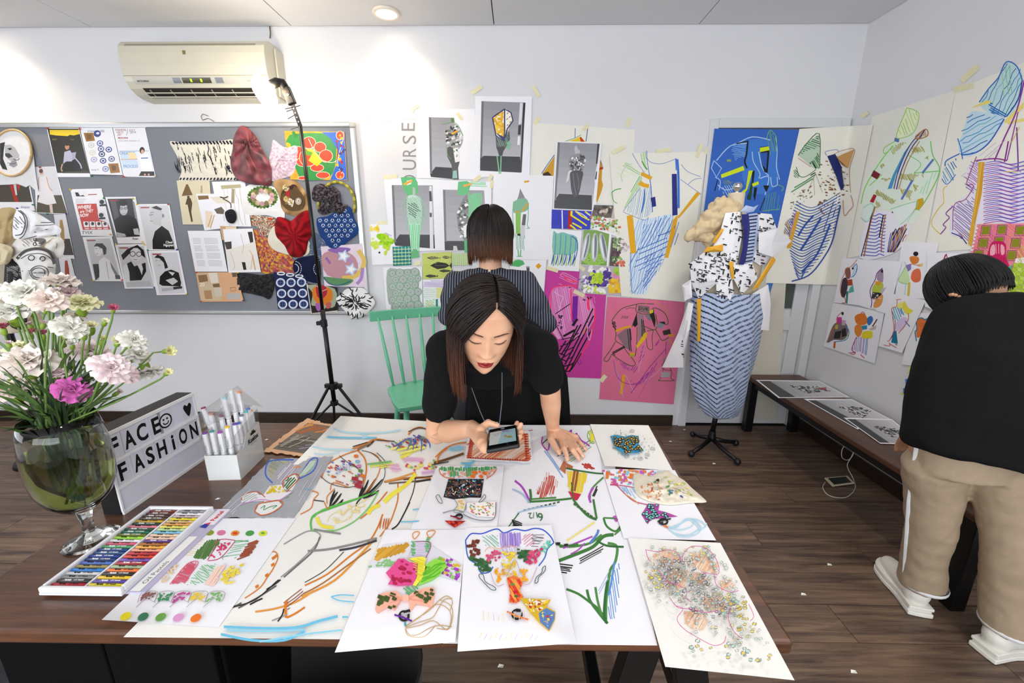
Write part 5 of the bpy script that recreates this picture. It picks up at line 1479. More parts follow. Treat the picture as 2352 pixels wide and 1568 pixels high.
# right wall
S=sh('drawing_sheet','large cream sheet with a pale green patchwork coat and striped skirt drawing','drawing','right',R1,'450 462 1050 272 830 1370 238 1490',paper=CREAM,off=0.0025,group='drawings on the right wall')
LG=['8ed65a','a8e070','6cc860']
S.f('e2eedd','540 700 620 640 760 580 870 620 890 760 930 860 820 1060 780 1200 640 1245 580 1140 400 1100 380 970 500 760',True).f('eef4c8','625 600 700 405 785 440 745 570 650 620').h(LG,4,'630 600 705 410 780 440 745 560',22,70).l('9ed848',5,'700 400 625 590 650 620 750 575 785 440 700 400').l('8ed65a',6,'615 640 535 690 540 730 600 680').f('5a78b0','612 615 645 625 640 650 608 640').l('8ed65a',7,'600 670 500 800 400 970 370 1090').l('7ccf6a',8,'870 640 885 740 935 855 850 1040 780 1140').l('7ccf6a',7,'750 870 930 855').l('7ccf6a',5,'690 730 800 800 750 870').l('8ed65a',6,'430 960 520 880').h(['b8dcc8','a8e0b8'],6,'790 1000 890 860 920 860 830 1020',18,110)
for q in('580 700 650 650 690 650 600 740','735 690 810 675 830 715 740 725','830 770 850 740 855 770','520 800 550 810 520 835 505 830','650 870 780 880 740 930 640 910','510 910 580 905 560 930','780 880 820 875 815 900','650 980 740 1000 720 1060 660 1010','480 990 620 1070 600 1100 475 1020','470 1060 520 1100 480 1130','740 950 790 960 760 1000'):
 S.h(['b0a838','a09a2c'],5,q,9,62)
S.f('4a98c8','600 880 680 720 740 640 700 740 620 880 590 980 560 985').l('5a78c0',14,'740 920 660 1060').l('5a78c0',14,'890 770 810 870').l('38365a',26,'800 590 740 660 690 750 640 880 615 985').l('d8d4e8',13,'800 590 740 660 690 750 640 880 615 985').h('c07a3a',4,'760 600 830 555 840 600 770 625',9,45).l('1f2a80',6,'790 615 830 555').l('b06a30',6,'765 605 835 553 848 600 775 625',True).l('c07a40',5,'790 640 700 800 640 985')
S.f('7a1f28','440 890 460 848 508 878 484 915').f('a82030','432 1075 460 1022 482 1030 458 1085').f('d0a420','760 1135 775 1060 815 1048 820 1090 790 1130').f('8e1420','520 1460 570 1170 600 1140 625 1150 615 1200 565 1340 548 1465')
S.f('eceaf2','400 1230 470 1150 580 1150 720 1240 690 1350 640 1420 540 1470 360 1480',True)
for i in range(13):
 y=1170+i*24
 S.l('3a48b8',6,[(440-i*5,y),(470,y+8),(500,y-6),(530,y+4),(552-i*1.5,y)])
for i in range(9):
 S.l(('3a48b8','28242a','c07a40')[i%3],6,[(585+i*14,1300-i*8),(570+i*10,1370),(560+i*6,1440)])
S.l('b06a3a',9,'470 1110 430 1260 390 1470').l('28242a',7,'460 1110 420 1280 370 1470').l('b06a3a',8,'545 1170 520 1320 515 1440').l('28242a',9,'530 1170 500 1330').h(['b06a3a','28242a'],7,'600 1290 710 1240 690 1340 600 1440',20,118).f('e6f0ea','590 1130 770 1070 760 1130 690 1240 640 1245').l('8ed6b0',5,'580 1130 770 1075 750 1140 690 1210 650 1240').f('dfece4','385 1120 440 1090 465 1110 420 1220 370 1200').l('8ed6b0',5,'385 1120 440 1090 460 1120 415 1220 370 1190')
S.done(S.ob)
tapes(S,(2190,206,2235,196,14))
S=sh('drawing_sheet','very large cream sheet with a blue bow and purple striped gown drawing','drawing','right',R1,'1050 272 1860 -60 1860 1380 830 1440',paper=CREAM,off=0.002,group='drawings on the right wall')
BU=['2a7ac0','1f5aa0','3a98c8','6ab8c8']
S.f('bfdde0','1225 350 1360 180 1420 70 1500 100 1535 200 1500 380 1410 470 1290 440',True).h(BU,5,'1225 350 1360 180 1420 70 1500 110 1530 210 1480 400 1410 460 1290 420',34,118,wav=6).h(['7cc890','9ad8a0'],5,'1380 120 1450 100 1460 300 1390 340',26,85).h(['1f6ab8','2a80c8'],9,'1290 350 1350 400 1420 450 1400 470 1300 440',14,30).l('2a6ac0',8,'1220 360 1290 260 1360 180 1415 70 1490 100 1530 200').l('1f4aa0',9,'1530 200 1500 340 1415 465').f('c4dcea','1095 600 1150 440 1240 430 1400 470 1360 560 1200 730 1090 740 1070 650',True).h(BU,6,'1095 600 1140 450 1240 430 1400 475 1300 620 1180 730 1095 735',28,-28,wav=5).l('1f5ab8',9,'1090 740 1200 720 1300 640 1400 480').l('2a6ac0',7,'1065 620 1090 700 1100 770').l('2a6ac0',8,'975 820 985 780 1080 730').h(BU,6,'985 800 1060 770 1040 900 990 950 950 910',18,60).l('3a78c8',6,'950 910 990 950 1050 880')
S.f('e8d878','1160 400 1260 352 1305 344 1300 368 1200 392').f('e8d878','1395 500 1540 360 1540 400 1420 510').f('e8d878','1420 500 1543 475 1543 495 1430 520')
PU=['8a2a8a','a0288c','6a3aa8','b03a90']
S.l('8a2a9a',10,'1545 200 1490 420 1400 620 1330 780').l('8a2a9a',7,'1500 430 1470 560 1420 780').l('7a2a9a',9,'1490 540 1500 780 1500 940').l('8a2a8a',10,'1430 640 1400 800 1370 890').l('8a2a8a',7,'1640 300 1620 600 1560 900').l('8a2a8a',9,'1200 780 1330 765 1420 780').l('8a2a8a',8,'1360 885 1440 880 1520 860').h(['b89ad0','c8b0dc'],3,'1080 900 1330 640 1400 640 1200 900',32,-40)
S.f('e6e0ee','1160 800 1400 790 1543 880 1700 900 1700 1230 1250 1225 1030 1330 1030 1110 1150 1010 1130 920',True)
for i in range(16):
 y=800+i*28
 S.l('7a6ac8',9,[(1255,y),(1350,y-16),(1450,y+8),(1600,y-24),(1750,y)],taper=True)
 S.l(PU[i%4],5,[(1250,y+14),(1380,y-4),(1500,y+22),(1700,y-2)])
S.h(PU,4,'1160 800 1225 790 1210 1000 1140 1010 1120 930',16,35,0.8).h(['8a2a8a','6a4ab0','3a3a80'],4,'1030 1110 1190 1050 1170 1360 1080 1330 1030 1250',14,40,0.9).l('9a2a7a',5,'1200 750 1150 880 1130 950 1180 960 1120 1060 1040 1100 1030 1280').l('2a3a90',7,'1020 1300 1090 1330 1130 1380').f('d8a83a','1215 790 1258 790 1240 1010 1190 1240 1165 1400 1140 1380 1180 1120 1205 960').h(['c88a20','e0b850'],5,'1220 800 1255 800 1235 1010 1180 1270',12,98).l('e6c84a',5,'990 960 960 990 965 1080 930 1120 875 1230 940 1310').l('8a2a9a',6,'1030 1110 980 1160 1005 1190 960 1240 980 1260 940 1310').l('e6c84a',5,'1500 860 1400 860').l('d8c040',4,'1510 540 1450 650').done(S.ob)
tapes(S,(2208,186,2246,152,14),(2215,592,2226,622,9))
S=sh('drawing_sheet','pink spiral-bound page with a drawn building front and crimson chair','drawing','right',R1,'1208 1238 1760 1225 1740 1700 1110 1640',paper=mat('pink_page','e98aa0',0.75,noise_amt=0.05,scale=14),off=0.0045,group='drawings on the right wall')
S.h(['e8703a','f08a50'],5,'1225 1245 1540 1240 1540 1500 1160 1520',15,40).h(['d85a90','e878a8'],6,'1300 1245 1430 1245 1420 1400 1290 1400',13,50)
for x,y in((1245,1255),(1360,1250),(1490,1255),(1225,1345),(1460,1345),(1190,1430),(1430,1435),(1340,1335)):
 S.f('8a8a1e',[(x,y),(x+55,y-3),(x+48,y+55),(x-8,y+58)]).l('5a3a7a',4,[(x-5,y-6),(x+62,y-8),(x+52,y+64),(x-16,y+66)],True,sm=False)
S.f('c81a5a','1290 1420 1310 1370 1350 1358 1395 1365 1415 1400 1412 1470 1430 1560 1270 1560',True).f('efa8b8','1305 1400 1330 1385 1335 1450 1300 1460',True).f('efa8b8','1375 1385 1400 1400 1402 1450 1378 1455',True).l('efb0bc',5,'1340 1380 1345 1450').l('efb0bc',5,'1360 1380 1362 1450')
for i in range(6):
 S.l('a81048',5,[(1295+i*20,1480),(1290+i*22,1560)])
for i in range(14):
 S.f('f4f2f0',[(1196-i*6,1262+i*26),(1212-i*6,1262+i*26),(1210-i*6,1273+i*26),(1194-i*6,1273+i*26)])
S.h(['d8c83a','e8dc70','c89a50'],5,'1500 1400 1560 1380 1560 1520 1490 1520',14,60).done(S.ob)
S=sh('drawing_sheet','sheet with rows of pale green leaf discs beside the pink page','drawing','right',R2,'1545 240 1800 200 1790 700 1470 520',off=0.0055,group='drawings on the right wall')
S.f('d8e49a','1530 300 1610 280 1607 495 1490 480')
for i in range(4):
 for j in range(7):
  S.d(('b8d040','a8c838','c8dc60')[(i+j)%3],1545+i*38-j*9,290+j*33,20,17).ring('8aa830',3,1545+i*38-j*9,290+j*33,20,17)
S.f('5ab088','1490 300 1520 290 1490 430 1465 420').done(S.ob)
# small fashion figures on white sheets
GF='small fashion figure sheets on the right wall'
def figsheet(lb,quad,draw,**k):
 S=sh('figure_sheet',lb,'drawing','right',R2,quad,group=GF,**k)
 draw(S)
 S.done(S.ob)
 return S
figsheet('figure sheet with a dark purple cocoon and blue winged headdress','245 235 445 250 382 592 180 570',lambda S:(S.f('3f3440','245 400 275 385 285 440 270 510 250 535 232 490',True).f('8a5a50','265 320 300 310 305 380 275 390',True).f('b04a28','280 400 318 395 322 440 285 445').f('5ab0a4','300 460 325 435 332 490 290 500').l('c86a2a',5,'240 530 228 470 240 400 262 350 270 320 310 300 355 248').l('3a80c0',6,'320 310 350 280 352 330 330 370 310 380').h('7ab8d8',3,'320 310 350 275 350 340 315 380',9,100).f('2a7a70','272 490 290 480 282 578 272 578').l('b0502a',6,'262 530 268 570 240 574').d('2a2428',322,315,8)))
figsheet('figure sheet with a hooded lime and orange layered dress','445 250 692 262 590 660 372 592',lambda S:(S.f('a890a8','510 350 545 315 552 370 545 420 505 400',True).f('b8c84a','490 425 545 420 550 470 530 498 465 488',True).f('e0a030','490 410 535 412 525 445 495 440').f('3a3036','470 490 540 500 530 545 462 540').f('c8b8c0','530 470 575 455 540 510').f('e09a50','490 555 548 510 535 590 480 610',True).l('6a2a7a',6,'458 610 465 560 452 480 490 400 505 350 545 312').l('d0603a',4,'470 545 520 548').d('2a2428',542,335,9,13).l('8ab040',4,'465 615 495 625').sp(['d8d4d8','2a2428'],'470 495 538 500 530 540 465 538',10,5)))
figsheet('figure sheet with an orange puffed top and pale green skirt','690 115 968 122 868 545 640 520',lambda S:(S.f('e0883a','748 235 770 222 812 228 820 255 800 280 765 278',True).h('c86a20',3,'750 240 815 235 810 275 765 275',9,90).d('1f1c20',795,205,20,18).f('8a78b8','720 290 760 280 760 320 730 345').f('e0704a','775 330 825 320 832 400 790 420 758 390',True).f('cfe8b0','715 300 740 350 745 430 665 415 690 350',True).l('8ad0a8',5,'710 265 720 300 690 350 665 410 735 432').f('dcc04a','738 420 756 420 748 520 730 520').l('8ad0a8',4,'720 430 712 512').f('e8c878','800 285 850 275 845 300 810 300').l('d05a8a',4,'750 280 830 295')),off=0.006)
figsheet('figure sheet with a crimson pointed hood and yellow cape','885 195 1195 205 1022 660 862 600',lambda S:(S.l('b01a30',10,'1020 210 985 290 930 345 865 400 905 490 910 560 920 620').l('8a2a8a',7,'1025 205 1030 270 985 310 940 350 890 345').f('e4cc40','880 400 960 360 990 350 960 410 900 440').f('d8e4ea','905 470 960 440 990 540 960 600 925 600',True).l('5aa0c8',4,'920 490 940 560 935 600').l('8a2a8a',7,'920 600 928 640').l('8a2a8a',7,'960 600 955 645').h('b060a8',3,'990 300 1025 220 1030 270',8,60).ring('2a2428',4,1022,280,10,14)))
figsheet('figure sheet with a striped blue skirt and orange puffed sleeves beside a dark round dress','175 572 560 640 487 1028 105 898',lambda S:(S.f('7a6a6a','165 760 200 720 265 720 290 790 250 850 180 850 130 870',True).f('2a2628','190 790 240 780 225 840 180 840').f('2a2628','240 770 270 760 275 820 240 830').l('3a8ac0',6,'270 745 295 790 270 850 180 865').l('8ac060',5,'290 810 250 860').f('c83a9a','205 680 240 680 240 720 205 730').l('d0602a',5,'125 870 170 780 200 740 205 680 245 640').f('d0602a','180 865 195 865 190 915 175 910').d('2a2428',246,652,9,13).f('c8a8c0','240 700 272 705 265 740 240 740').f('b8b04a','190 740 215 735 210 770 190 770'),S.f('e0782a','340 670 400 650 432 690 425 730 380 740 345 720',True).f('e0883a','340 745 380 735 395 780 370 830 338 800',True).f('3a70b8','430 690 460 670 475 700 450 740 432 730',True).f('2a8ab0','388 745 430 740 430 770 395 775').f('e8d428','400 790 465 785 465 835 395 840',True).h(['a8b8e0','7ab0d8','c0a0d0'],7,'345 830 440 840 430 960 318 925',12,95).l('a82a7a',6,'350 830 315 920 345 945').l('6a2a2a',9,'470 750 490 720 505 695').f('c8b8b0','440 770 500 740 495 770 460 780').l('d0602a',6,'340 940 335 958 305 955').l('d0602a',6,'380 960 410 988').l('c0287a',5,'385 650 400 640 415 660').l('a82a7a',5,'290 948 340 945')),off=0.0065)
figsheet('figure sheet with a teal skirt and yellow butterfly collar','600 500 872 552 692 948 514 896',lambda S:(S.h(['3a90b8','5ab0c8'],7,'615 620 700 590 720 640 650 710 620 690',13,70).f('e8dc4a','690 600 710 560 740 610 775 630 740 660 710 640',True).f('eee87a','650 590 690 560 700 600 670 620').f('d8c8e8','650 720 700 680 735 700 700 770 650 780',True).l('d0703a',5,'650 548 685 546').l('c85a2a',5,'655 550 650 600 615 615 625 700 630 780 600 850 580 860').f('1f7a98','625 790 650 780 660 880 610 870').l('8a2a8a',5,'640 700 635 790 600 850').l('3a70b8',7,'715 710 750 750').l('c85a2a',5,'740 650 738 700 700 760 665 800').l('8a2a8a',6,'655 890 640 880').l('c85a2a',5,'555 888 600 895 595 870').l('c85a2a',5,'600 880 650 910')))
figsheet('figure sheet with a blue outlined orange cape half hidden by the bending man','775 645 1010 655 900 1060 690 1035',lambda S:(S.f('e0783a','805 710 840 685 910 720 905 760 850 810 800 830',True).h('d0602a',4,'810 720 900 720 850 800',11,30).l('2a80a8',8,'800 860 790 790 805 770 800 705 840 685 860 700 880 690').l('2a80a8',8,'880 690 910 710').f('e0a83a','900 720 925 700 920 740')),off=0.0062)
# sticky notes
for i,(q,c,lb)in enumerate((('740 1050 772 1045 772 1110 738 1110','e4e48a','pale yellow paper note on the right wall beside the man in black'),('715 1145 770 1130 765 1190 720 1205','4a80d0','upper blue paper note on the right wall beside the man in black'),('700 1212 730 1210 728 1255 700 1255','4a80d0','lower small blue paper note on the right wall'),('680 1245 725 1250 722 1268 678 1255','dcdc50','lowest thin yellow note under the blue paper notes'))):
 sh('sticky_note',lb,'note','right',R2,q,off=0.003,paper=mat('note_'+c,c,0.8),group='paper notes on the right wall')
# sheets on the table
T6=(230,940,2.9035)
T7=(700,960,2.9033)
T8=(1200,960,2.5788)
_off[0]=0.0
GT='drawings spread on the table'
BK,OR_='24221f','d87a1e'
DRAWP=mat('drawing_paper','eeece6',0.75,noise_amt=0.015,scale=8,spec=0.2)
def ts_(label,fr,quad,off,**k):
 return sh(k.pop('name','drawing_sheet'),label,k.pop('cat','drawing'),'table',fr,quad,off=off,group=GT,**k)
# right-hand big drawing
S=ts_('large white drawing of green leaf limbs under the right half of the table',T8,'-330 40 490 42 800 1346 -470 1334',0.0008)
GN=['3f7a3a','4f8a44','2f6a34']
S.l('4f8a44',16,'505 740 560 760 550 850 520 900 505 1000 495 1100 495 1215').l('3f7a3a',14,'260 1012 330 1040 400 1090 450 1130 495 1190').l('3f7a3a',16,'382 1015 400 1080 450 1150 490 1200').l('4f8a44',14,'432 1000 445 1080 470 1170').l('2f6a34',16,'505 960 490 1060 485 1180 505 1215').h(['5a90d0','7aa8dc'],5,'520 930 575 860 570 1080 540 1190 505 1180',12,82).l('5a90d0',12,'545 850 530 950 510 1050').h(['9ab8dc'],4,'440 1000 520 880 510 960 460 1040',16,120)
S.l('3f7a3a',20,'200 850 330 800 420 760 480 700 540 690').l('4f8a44',14,'220 760 300 760 400 740 470 690').l('2f6a34',12,'440 725 500 755 600 762').l('3f7a3a',12,'480 590 500 640 550 670 580 640').l('4f8a44',10,'480 590 570 600 585 650 545 690').l('b04ab8',10,'240 770 330 735 415 700').l('b04ab8',8,'285 805 330 780 370 740').h([BK,'4a4a44'],7,'215 860 310 870 260 930 215 920',12,8).h([BK,'6a6a64'],6,'330 830 480 750 470 790 340 860',12,-28).l('5a80c8',14,'400 740 440 690 450 660')
S.l('3f7a3a',12,'30 495 130 490 250 480 320 470').l('4f8a44',10,'40 480 200 470').l('3f7a3a',14,'45 420 50 470 40 500').l('b04ab8',12,'-45 370 0 410 40 485').l('a8c0e0',10,'-60 420 0 450 40 500').h(['b83a2e','c84a3a'],7,'85 440 150 340 195 350 185 440 110 470',11,105).h('d88a80',3,'75 430 150 320 215 370 180 465',12,100).h(['b83a2e'],8,'340 265 400 270 435 305 380 300',10,28)
S.f('e8d070','262 310 380 330 345 450 280 435').h(['8a4a20','9a5a28','f0dc80','e8c83a'],14,'262 305 385 325 345 450 282 440',17,98).f('c8284a','270 432 348 450 325 486 300 485').l('2f6a34',9,'255 295 330 310 430 325 480 328').l('3f7a3a',12,'300 480 340 530 390 580 440 600').l('2f6a34',7,'305 490 290 380').l('3f7a3a',12,'420 480 430 540 440 595').l('4f8a44',10,'400 480 410 420 480 350').l('b04ab8',12,'405 500 395 460 420 410').h([BK],7,'410 460 440 400 445 430 425 470',10,115).f('c07050','220 300 245 250 260 265 255 330').f('b86a48','260 265 300 285 295 300 262 290').h('7aa8dc',5,'120 195 150 190 250 350 230 350',14,55)
S.l(BK,5,'120 150 140 130 170 110').h(['3a3a34','5a5a50','8ab868'],4,'200 220 420 120 430 150 300 260',16,-32).l('9a2ab8',8,'250 75 260 100 290 70 285 120 320 90 330 120 380 150 395 165').l('c048b8',7,'120 110 115 150 150 190 160 140').l('b04ab8',6,'330 100 350 130 400 165').h('b8d858',6,'390 70 425 65 425 150 400 140',12,60).f('f0e040','400 90 425 85 425 135 405 130').l('90b840',4,'395 75 385 100 400 140 425 150').l('d87a50',4,'0 100 20 80 60 70')
for i in range(9):
 S.f('2f5a34',[(5+i*25,543-i*6),(20+i*25,539-i*6),(21+i*25,547-i*6),(6+i*25,551-i*6)])
for i in range(7):
 S.f('3f6a34',[(305+i*19,500+i*14),(322+i*19,508+i*14),(318+i*19,520+i*14),(302+i*19,512+i*14)])
 S.f('f0dc70',[(262+i*24,720-i*16),(280+i*24,708-i*16),(285+i*24,718-i*16),(266+i*24,730-i*16)])
S.l('3f7a3a',10,'180 735 240 755 330 745').f('24221f','200 735 225 735 222 750 200 750').f('24221f','245 745 270 742 270 755 248 758').t('2f6a34','6',120,560,70,ex=(-1,0.1),ey=(0.2,1)).t('2f6a34','1/2',95,555,50,ex=(-1,0.1),ey=(0.2,1)).h([BK,'1f1f1f'],6,'-60 600 0 620 -20 650 -60 640',9,20).l('2f6a34',6,'-120 700 -80 640 -50 600 -20 560').l(BK,8,'-60 600 -40 640 0 640').l('c048b8',7,'535 590 550 580 560 610 545 600').l('a8c4e4',6,'-30 560 80 530 200 515').done(S.ob)
# left-hand big drawing with its lifted corner
S=ts_('large cream drawing of orange and black swooping limbs on the left half of the table',T7,'240 -15 1190 45 1010 1482 -1210 1460',0.0016,paper=DRAWP,n=26,curl=lambda u,v:0.055*max(0,1-u/0.10)**2*max(0,1-v/0.22))
S.layer=0.0006
S.l(OR_,10,'0 1115 150 1040 300 920 420 830 480 740 520 640').l('e0963a',14,'-20 1190 200 1080 380 900 470 800').l('a86a2a',9,'-10 1170 120 1100 300 970 440 870').l(BK,5,'0 1095 140 1010 260 890').l(OR_,12,'-120 1330 -60 1300 0 1260').l('e0963a',12,'-330 1290 -200 1270 -60 1225 60 1150')
S.h([BK,'3a3a3a','5a5a58'],10,'-510 1265 -300 1180 -160 1060 -170 1100 -290 1210 -420 1268',15,-30,0.9).l(BK,8,'-480 1260 -330 1210 -190 1090').l('9a9a98',8,'-140 840 0 760 70 755 105 790 60 860 -40 960 -160 1060').l('6a6a68',9,'100 790 60 880 -60 990 -140 1060').l(OR_,7,'-400 1200 -300 1130 -250 1060 -210 1000 -180 930 -200 890 -260 900').l('8a8a88',14,'20 885 150 875 300 845 480 800').l('3a3a44',14,'230 880 340 860 480 815').l(BK,9,'700 560 660 640 620 710 580 740').l(BK,6,'740 390 720 500 660 640').l(OR_,8,'620 430 620 540 590 640 560 710 500 790').l(OR_,9,'550 490 500 550 420 630 370 670')
for x in(525,540,555,505):
 S.l('c8682a',9,[(x-5,740),(x,700),(x+8,665)],taper=True)
for x,y in((-210,930),(-190,915),(-215,975),(-255,1045),(-320,1120)):
 S.f(OR_,[(x-12,y),(x+8,y-14),(x+14,y+4),(x-6,y+16)])
S.h(['8a3a1e','a84a22'],5,'-140 1230 -20 1130 0 1170 -110 1270',14,-38).l(OR_,16,'-125 1330 -130 1250 -120 1215').l('9a9a98',8,'-220 1350 -120 1310').l(BK,9,'-180 1355 -150 1310 -140 1270')
S.l('b8762e',14,'530 425 680 400 840 395').l('6a5a48',10,'560 435 740 420 840 405').l('d89a4a',12,'540 420 620 400 740 360').l(BK,10,'740 425 800 415 840 410').l(BK,7,'660 410 780 395 850 385').l('f0e040',26,'420 640 450 600 500 580').l('f2e650',30,'530 560 580 510 640 470').l('f0e040',24,'640 470 690 430 740 370').l('f0e860',30,'640 270 720 215 800 190')
S.l(BK,9,'380 530 350 560 340 590',taper=True)
for P in('365 530 400 470 425 410','375 530 430 470 475 400','385 532 460 470 520 405','390 535 450 510 495 480','360 528 380 480 390 460'):
 S.l('1f1e1c',15,P,taper=True)
for P in('165 590 185 540 220 490','172 592 210 550 245 500','180 595 230 570 255 540','168 588 178 540 200 480'):
 S.l('1f1e1c',15,P,taper=True)
S.l('5ab84a',12,'45 745 40 690 70 640 200 590 340 540 480 490').l('7cc868',8,'45 745 150 750 230 740 340 680 430 590 490 490').l('6ac058',8,'60 660 120 610 330 540').l('8a8a88',12,'60 740 140 755 240 770').l('f0e050',22,'80 660 110 715 190 730').l('e8d890',4,'150 690 170 650 230 620 250 650 300 600 380 560 430 530').l('e8d890',4,'250 690 300 660 340 600 400 590')
S.sp(['efe4a8','f0dc90'],'140 680 220 610 420 540 440 560 300 680 180 700',26,9,0.8,20,True)
S.l(OR_,6,'-30 640 40 600 60 540 90 500 30 480').l(BK,6,'60 545 130 555').l(OR_,7,'130 560 150 600 165 590').l(OR_,6,'170 480 190 430 290 460').l(OR_,6,'150 570 150 520 200 470')
S.l(OR_,7,'110 400 150 310 250 250 350 215').l(BK,4,'100 380 160 430 260 460 330 455').l(BK,4,'230 250 280 290 370 350 390 420 380 510').l(OR_,9,'350 210 400 270 410 350 390 440').l(OR_,6,'440 230 490 260 500 340 460 430 400 500').l(BK,4,'380 215 450 235 520 300 535 370 500 450 420 520').l(BK,4,'480 230 530 280 545 330')
S.sp(['a82a3a','5ab04a','5a7ac8','e07a28','7a2a6a','c84a3a'],'130 380 180 290 280 270 370 330 380 430 300 450 190 430',60,(6,13),0.35,20,True).h(['a8b8e0'],5,'200 330 300 310 310 350 210 370',14,80).sp(['a82a3a'],'320 390 380 380 370 460 330 455',8,13,0.8,10,True)
for x,y,c in((342,252,'e0782a'),(352,288,'8ab8dc'),(360,318,'c884b8'),(372,350,'5a8a3a'),(384,384,'e0782a')):
 S.d(c,x,y,17,11)
S.h(['a8d878','f0e060','7cc068'],8,'420 300 560 280 600 310 560 330 430 330',14,-8).h(['e8a8d0','f0c0dc'],6,'555 310 620 300 650 350 590 360',9,5).h(['e8b0d8'],5,'650 260 790 265 800 290 660 290',8,4).h(['f0c4dc','d8a8e0'],5,'770 350 860 330 860 370 780 380',8,-8).sp(['8ab85a','c84a58','f0d860'],'660 310 870 280 880 330 680 360',26,8,0.8,15,True)
S.l(OR_,10,'310 210 400 170 480 140 560 155').l(OR_,9,'690 110 720 75 770 60 810 75').l(BK,6,'480 145 600 155').l(BK,9,'415 190 440 170 460 150').l(BK,7,'320 190 420 160').l(BK,6,'690 90 760 65 830 75').l('8a6a4a',12,'350 210 440 165').l(OR_,8,'870 260 940 200 1010 170 1090 160').l('6a4a2a',16,'860 300 960 270 1060 235').l(OR_,8,'880 300 900 240 950 200').l(BK,6,'850 310 960 290')
S.sp(['a82a3a','5a9a4a','e8c030','6a4aa8','d86a30','3a3a90'],'520 190 620 160 700 120 790 110 830 140 820 190 700 200',60,(6,14),0.4,25,True).h(['f2ea60','f4ec80'],14,'560 200 780 180 840 200 640 240',18,-14)
for P in('690 130 710 150 680 215','740 120 730 160 720 215','770 130 780 170 775 225','800 130 830 165 835 200','650 150 640 170 605 215','720 130 660 150 590 195'):
 S.l('5a6ab8',9,P,taper=True)
S.sp(['8fcbe6'],'960 195 1050 180 1060 210 970 220',18,8,0.8,10,True)
CY='6cc0e0'
S.l(CY,10,'150 125 300 130 480 130').l('a8dcf0',7,'190 70 300 95 520 95 640 75').l('a8dcf0',7,'370 100 420 120 380 135').l('a8dcf0',7,'50 190 150 205 330 210').l('a8dcf0',6,'60 235 140 240 230 225').l(CY,12,'1040 300 1110 298 1130 270').l(CY,8,'640 690 700 690 760 685').l(CY,8,'720 610 760 605').l(CY,9,'1130 290 1060 330 1110 320').l(CY,8,'175 1190 240 1178 330 1182').l(CY,8,'175 1190 230 1215 330 1225').l(CY,18,'-540 1390 -300 1400 -60 1395 100 1350 220 1320').l('8fd2ea',12,'-520 1410 -300 1420 0 1410').l(CY,18,'-560 1440 -350 1480 -140 1480 0 1420').l('8fd2ea',12,'-300 1490 0 1440 250 1412').l(CY,12,'250 1325 290 1325').l(CY,5,'0 465 40 475').done(S.ob)
# A4 sheets
S=ts_('white A4 sheet of colour swatches with drawn dog shapes and dots, lifted at one corner',T6,'740 725 1305 726 790 1452 10 1402',0.0026,n=16,curl=lambda u,v:0.02*max(0,(v-0.72)/0.28)**2*max(0,1-u/0.5))
S.layer=0.0004
for x,y,c in((730,822,'8a9a2a'),(808,822,'d87a9a'),(900,825,'e0902a'),(998,825,'4a9a4a'),(1085,826,'d8dc3a')):
 S.d(c,x,y,30,18,12,-10)
S.d('d83a2a',900,825,16,9).d('6aa83a',1085,824,14,8)
S.h('4f7a3a',9,'640 950 720 870 800 865 790 900 700 1000 620 990',9,-60).h('ead890',3,'540 960 620 880 690 880 600 990',14,8).l('e8dc98',4,'525 975 620 880 690 870').l('c0406a',5,'715 1005 760 930 790 870 885 870 890 890 800 990 720 1008').h('7ac090',4,'830 990 900 880 990 870 910 990',16,-10).h('9a4a2e',9,'915 1000 990 890 1060 870 1000 970 925 1002',9,-20).l('4fa868',5,'895 888 910 875 990 880').l('4fa868',4,'820 1000 815 985 850 975')
S.sp(['d83a70','c03060'],'735 985 790 890 880 880 800 980',20,11,0.6).h('d8546e',8,'470 1165 590 1025 650 1020 570 1150 500 1162',10,20).l('d8546e',5,'465 1165 580 1030 655 1018 600 1100 560 1160').sp(['e4c8a0','eed8b8'],'350 1165 450 1050 530 1030 440 1150',26,11,0.5).h('5ab470',4,'580 1170 680 1030 770 1030 700 1150',13,30,wav=8).h('f4cfc0',10,'690 1170 780 1050 840 1030 760 1180',10,-55).sp(['e8d03a','f0dc60'],'780 1165 850 1040 960 1030 870 1170',34,12,0.5,-20,True)
for i,c in enumerate(('8a5a58','3f8a58','b84a90','e4c43a','7ab068')):
 x=250+i*112
 S.l('8a8288',3,[(x,1290),(x+30,1220),(x+130,1215),(x+110,1280),(x+60,1260),(x-10,1318)])
 S.sp([c],[(x+5,1290),(x+35,1225),(x+120,1222),(x+100,1270),(x+50,1265)],22,11,0.55,-30)
 S.d(('f0e020','3a7a58','6aa04a','d89ac8','e8762a')[i],170+i*117,1378+i*3,40,24,14,-28)
S.done(S.ob)
S=ts_('grey photocopy sheet with pinked edges and a coloured figure drawing',T6,'1140 330 1555 314 1298 716 748 722',0.0036,paper=mat('grey_copy_paper','a3a6ad',0.6,noise_amt=0.08,scale=14),n=26,curl=lambda u,v:0.0,ragged=1.5)
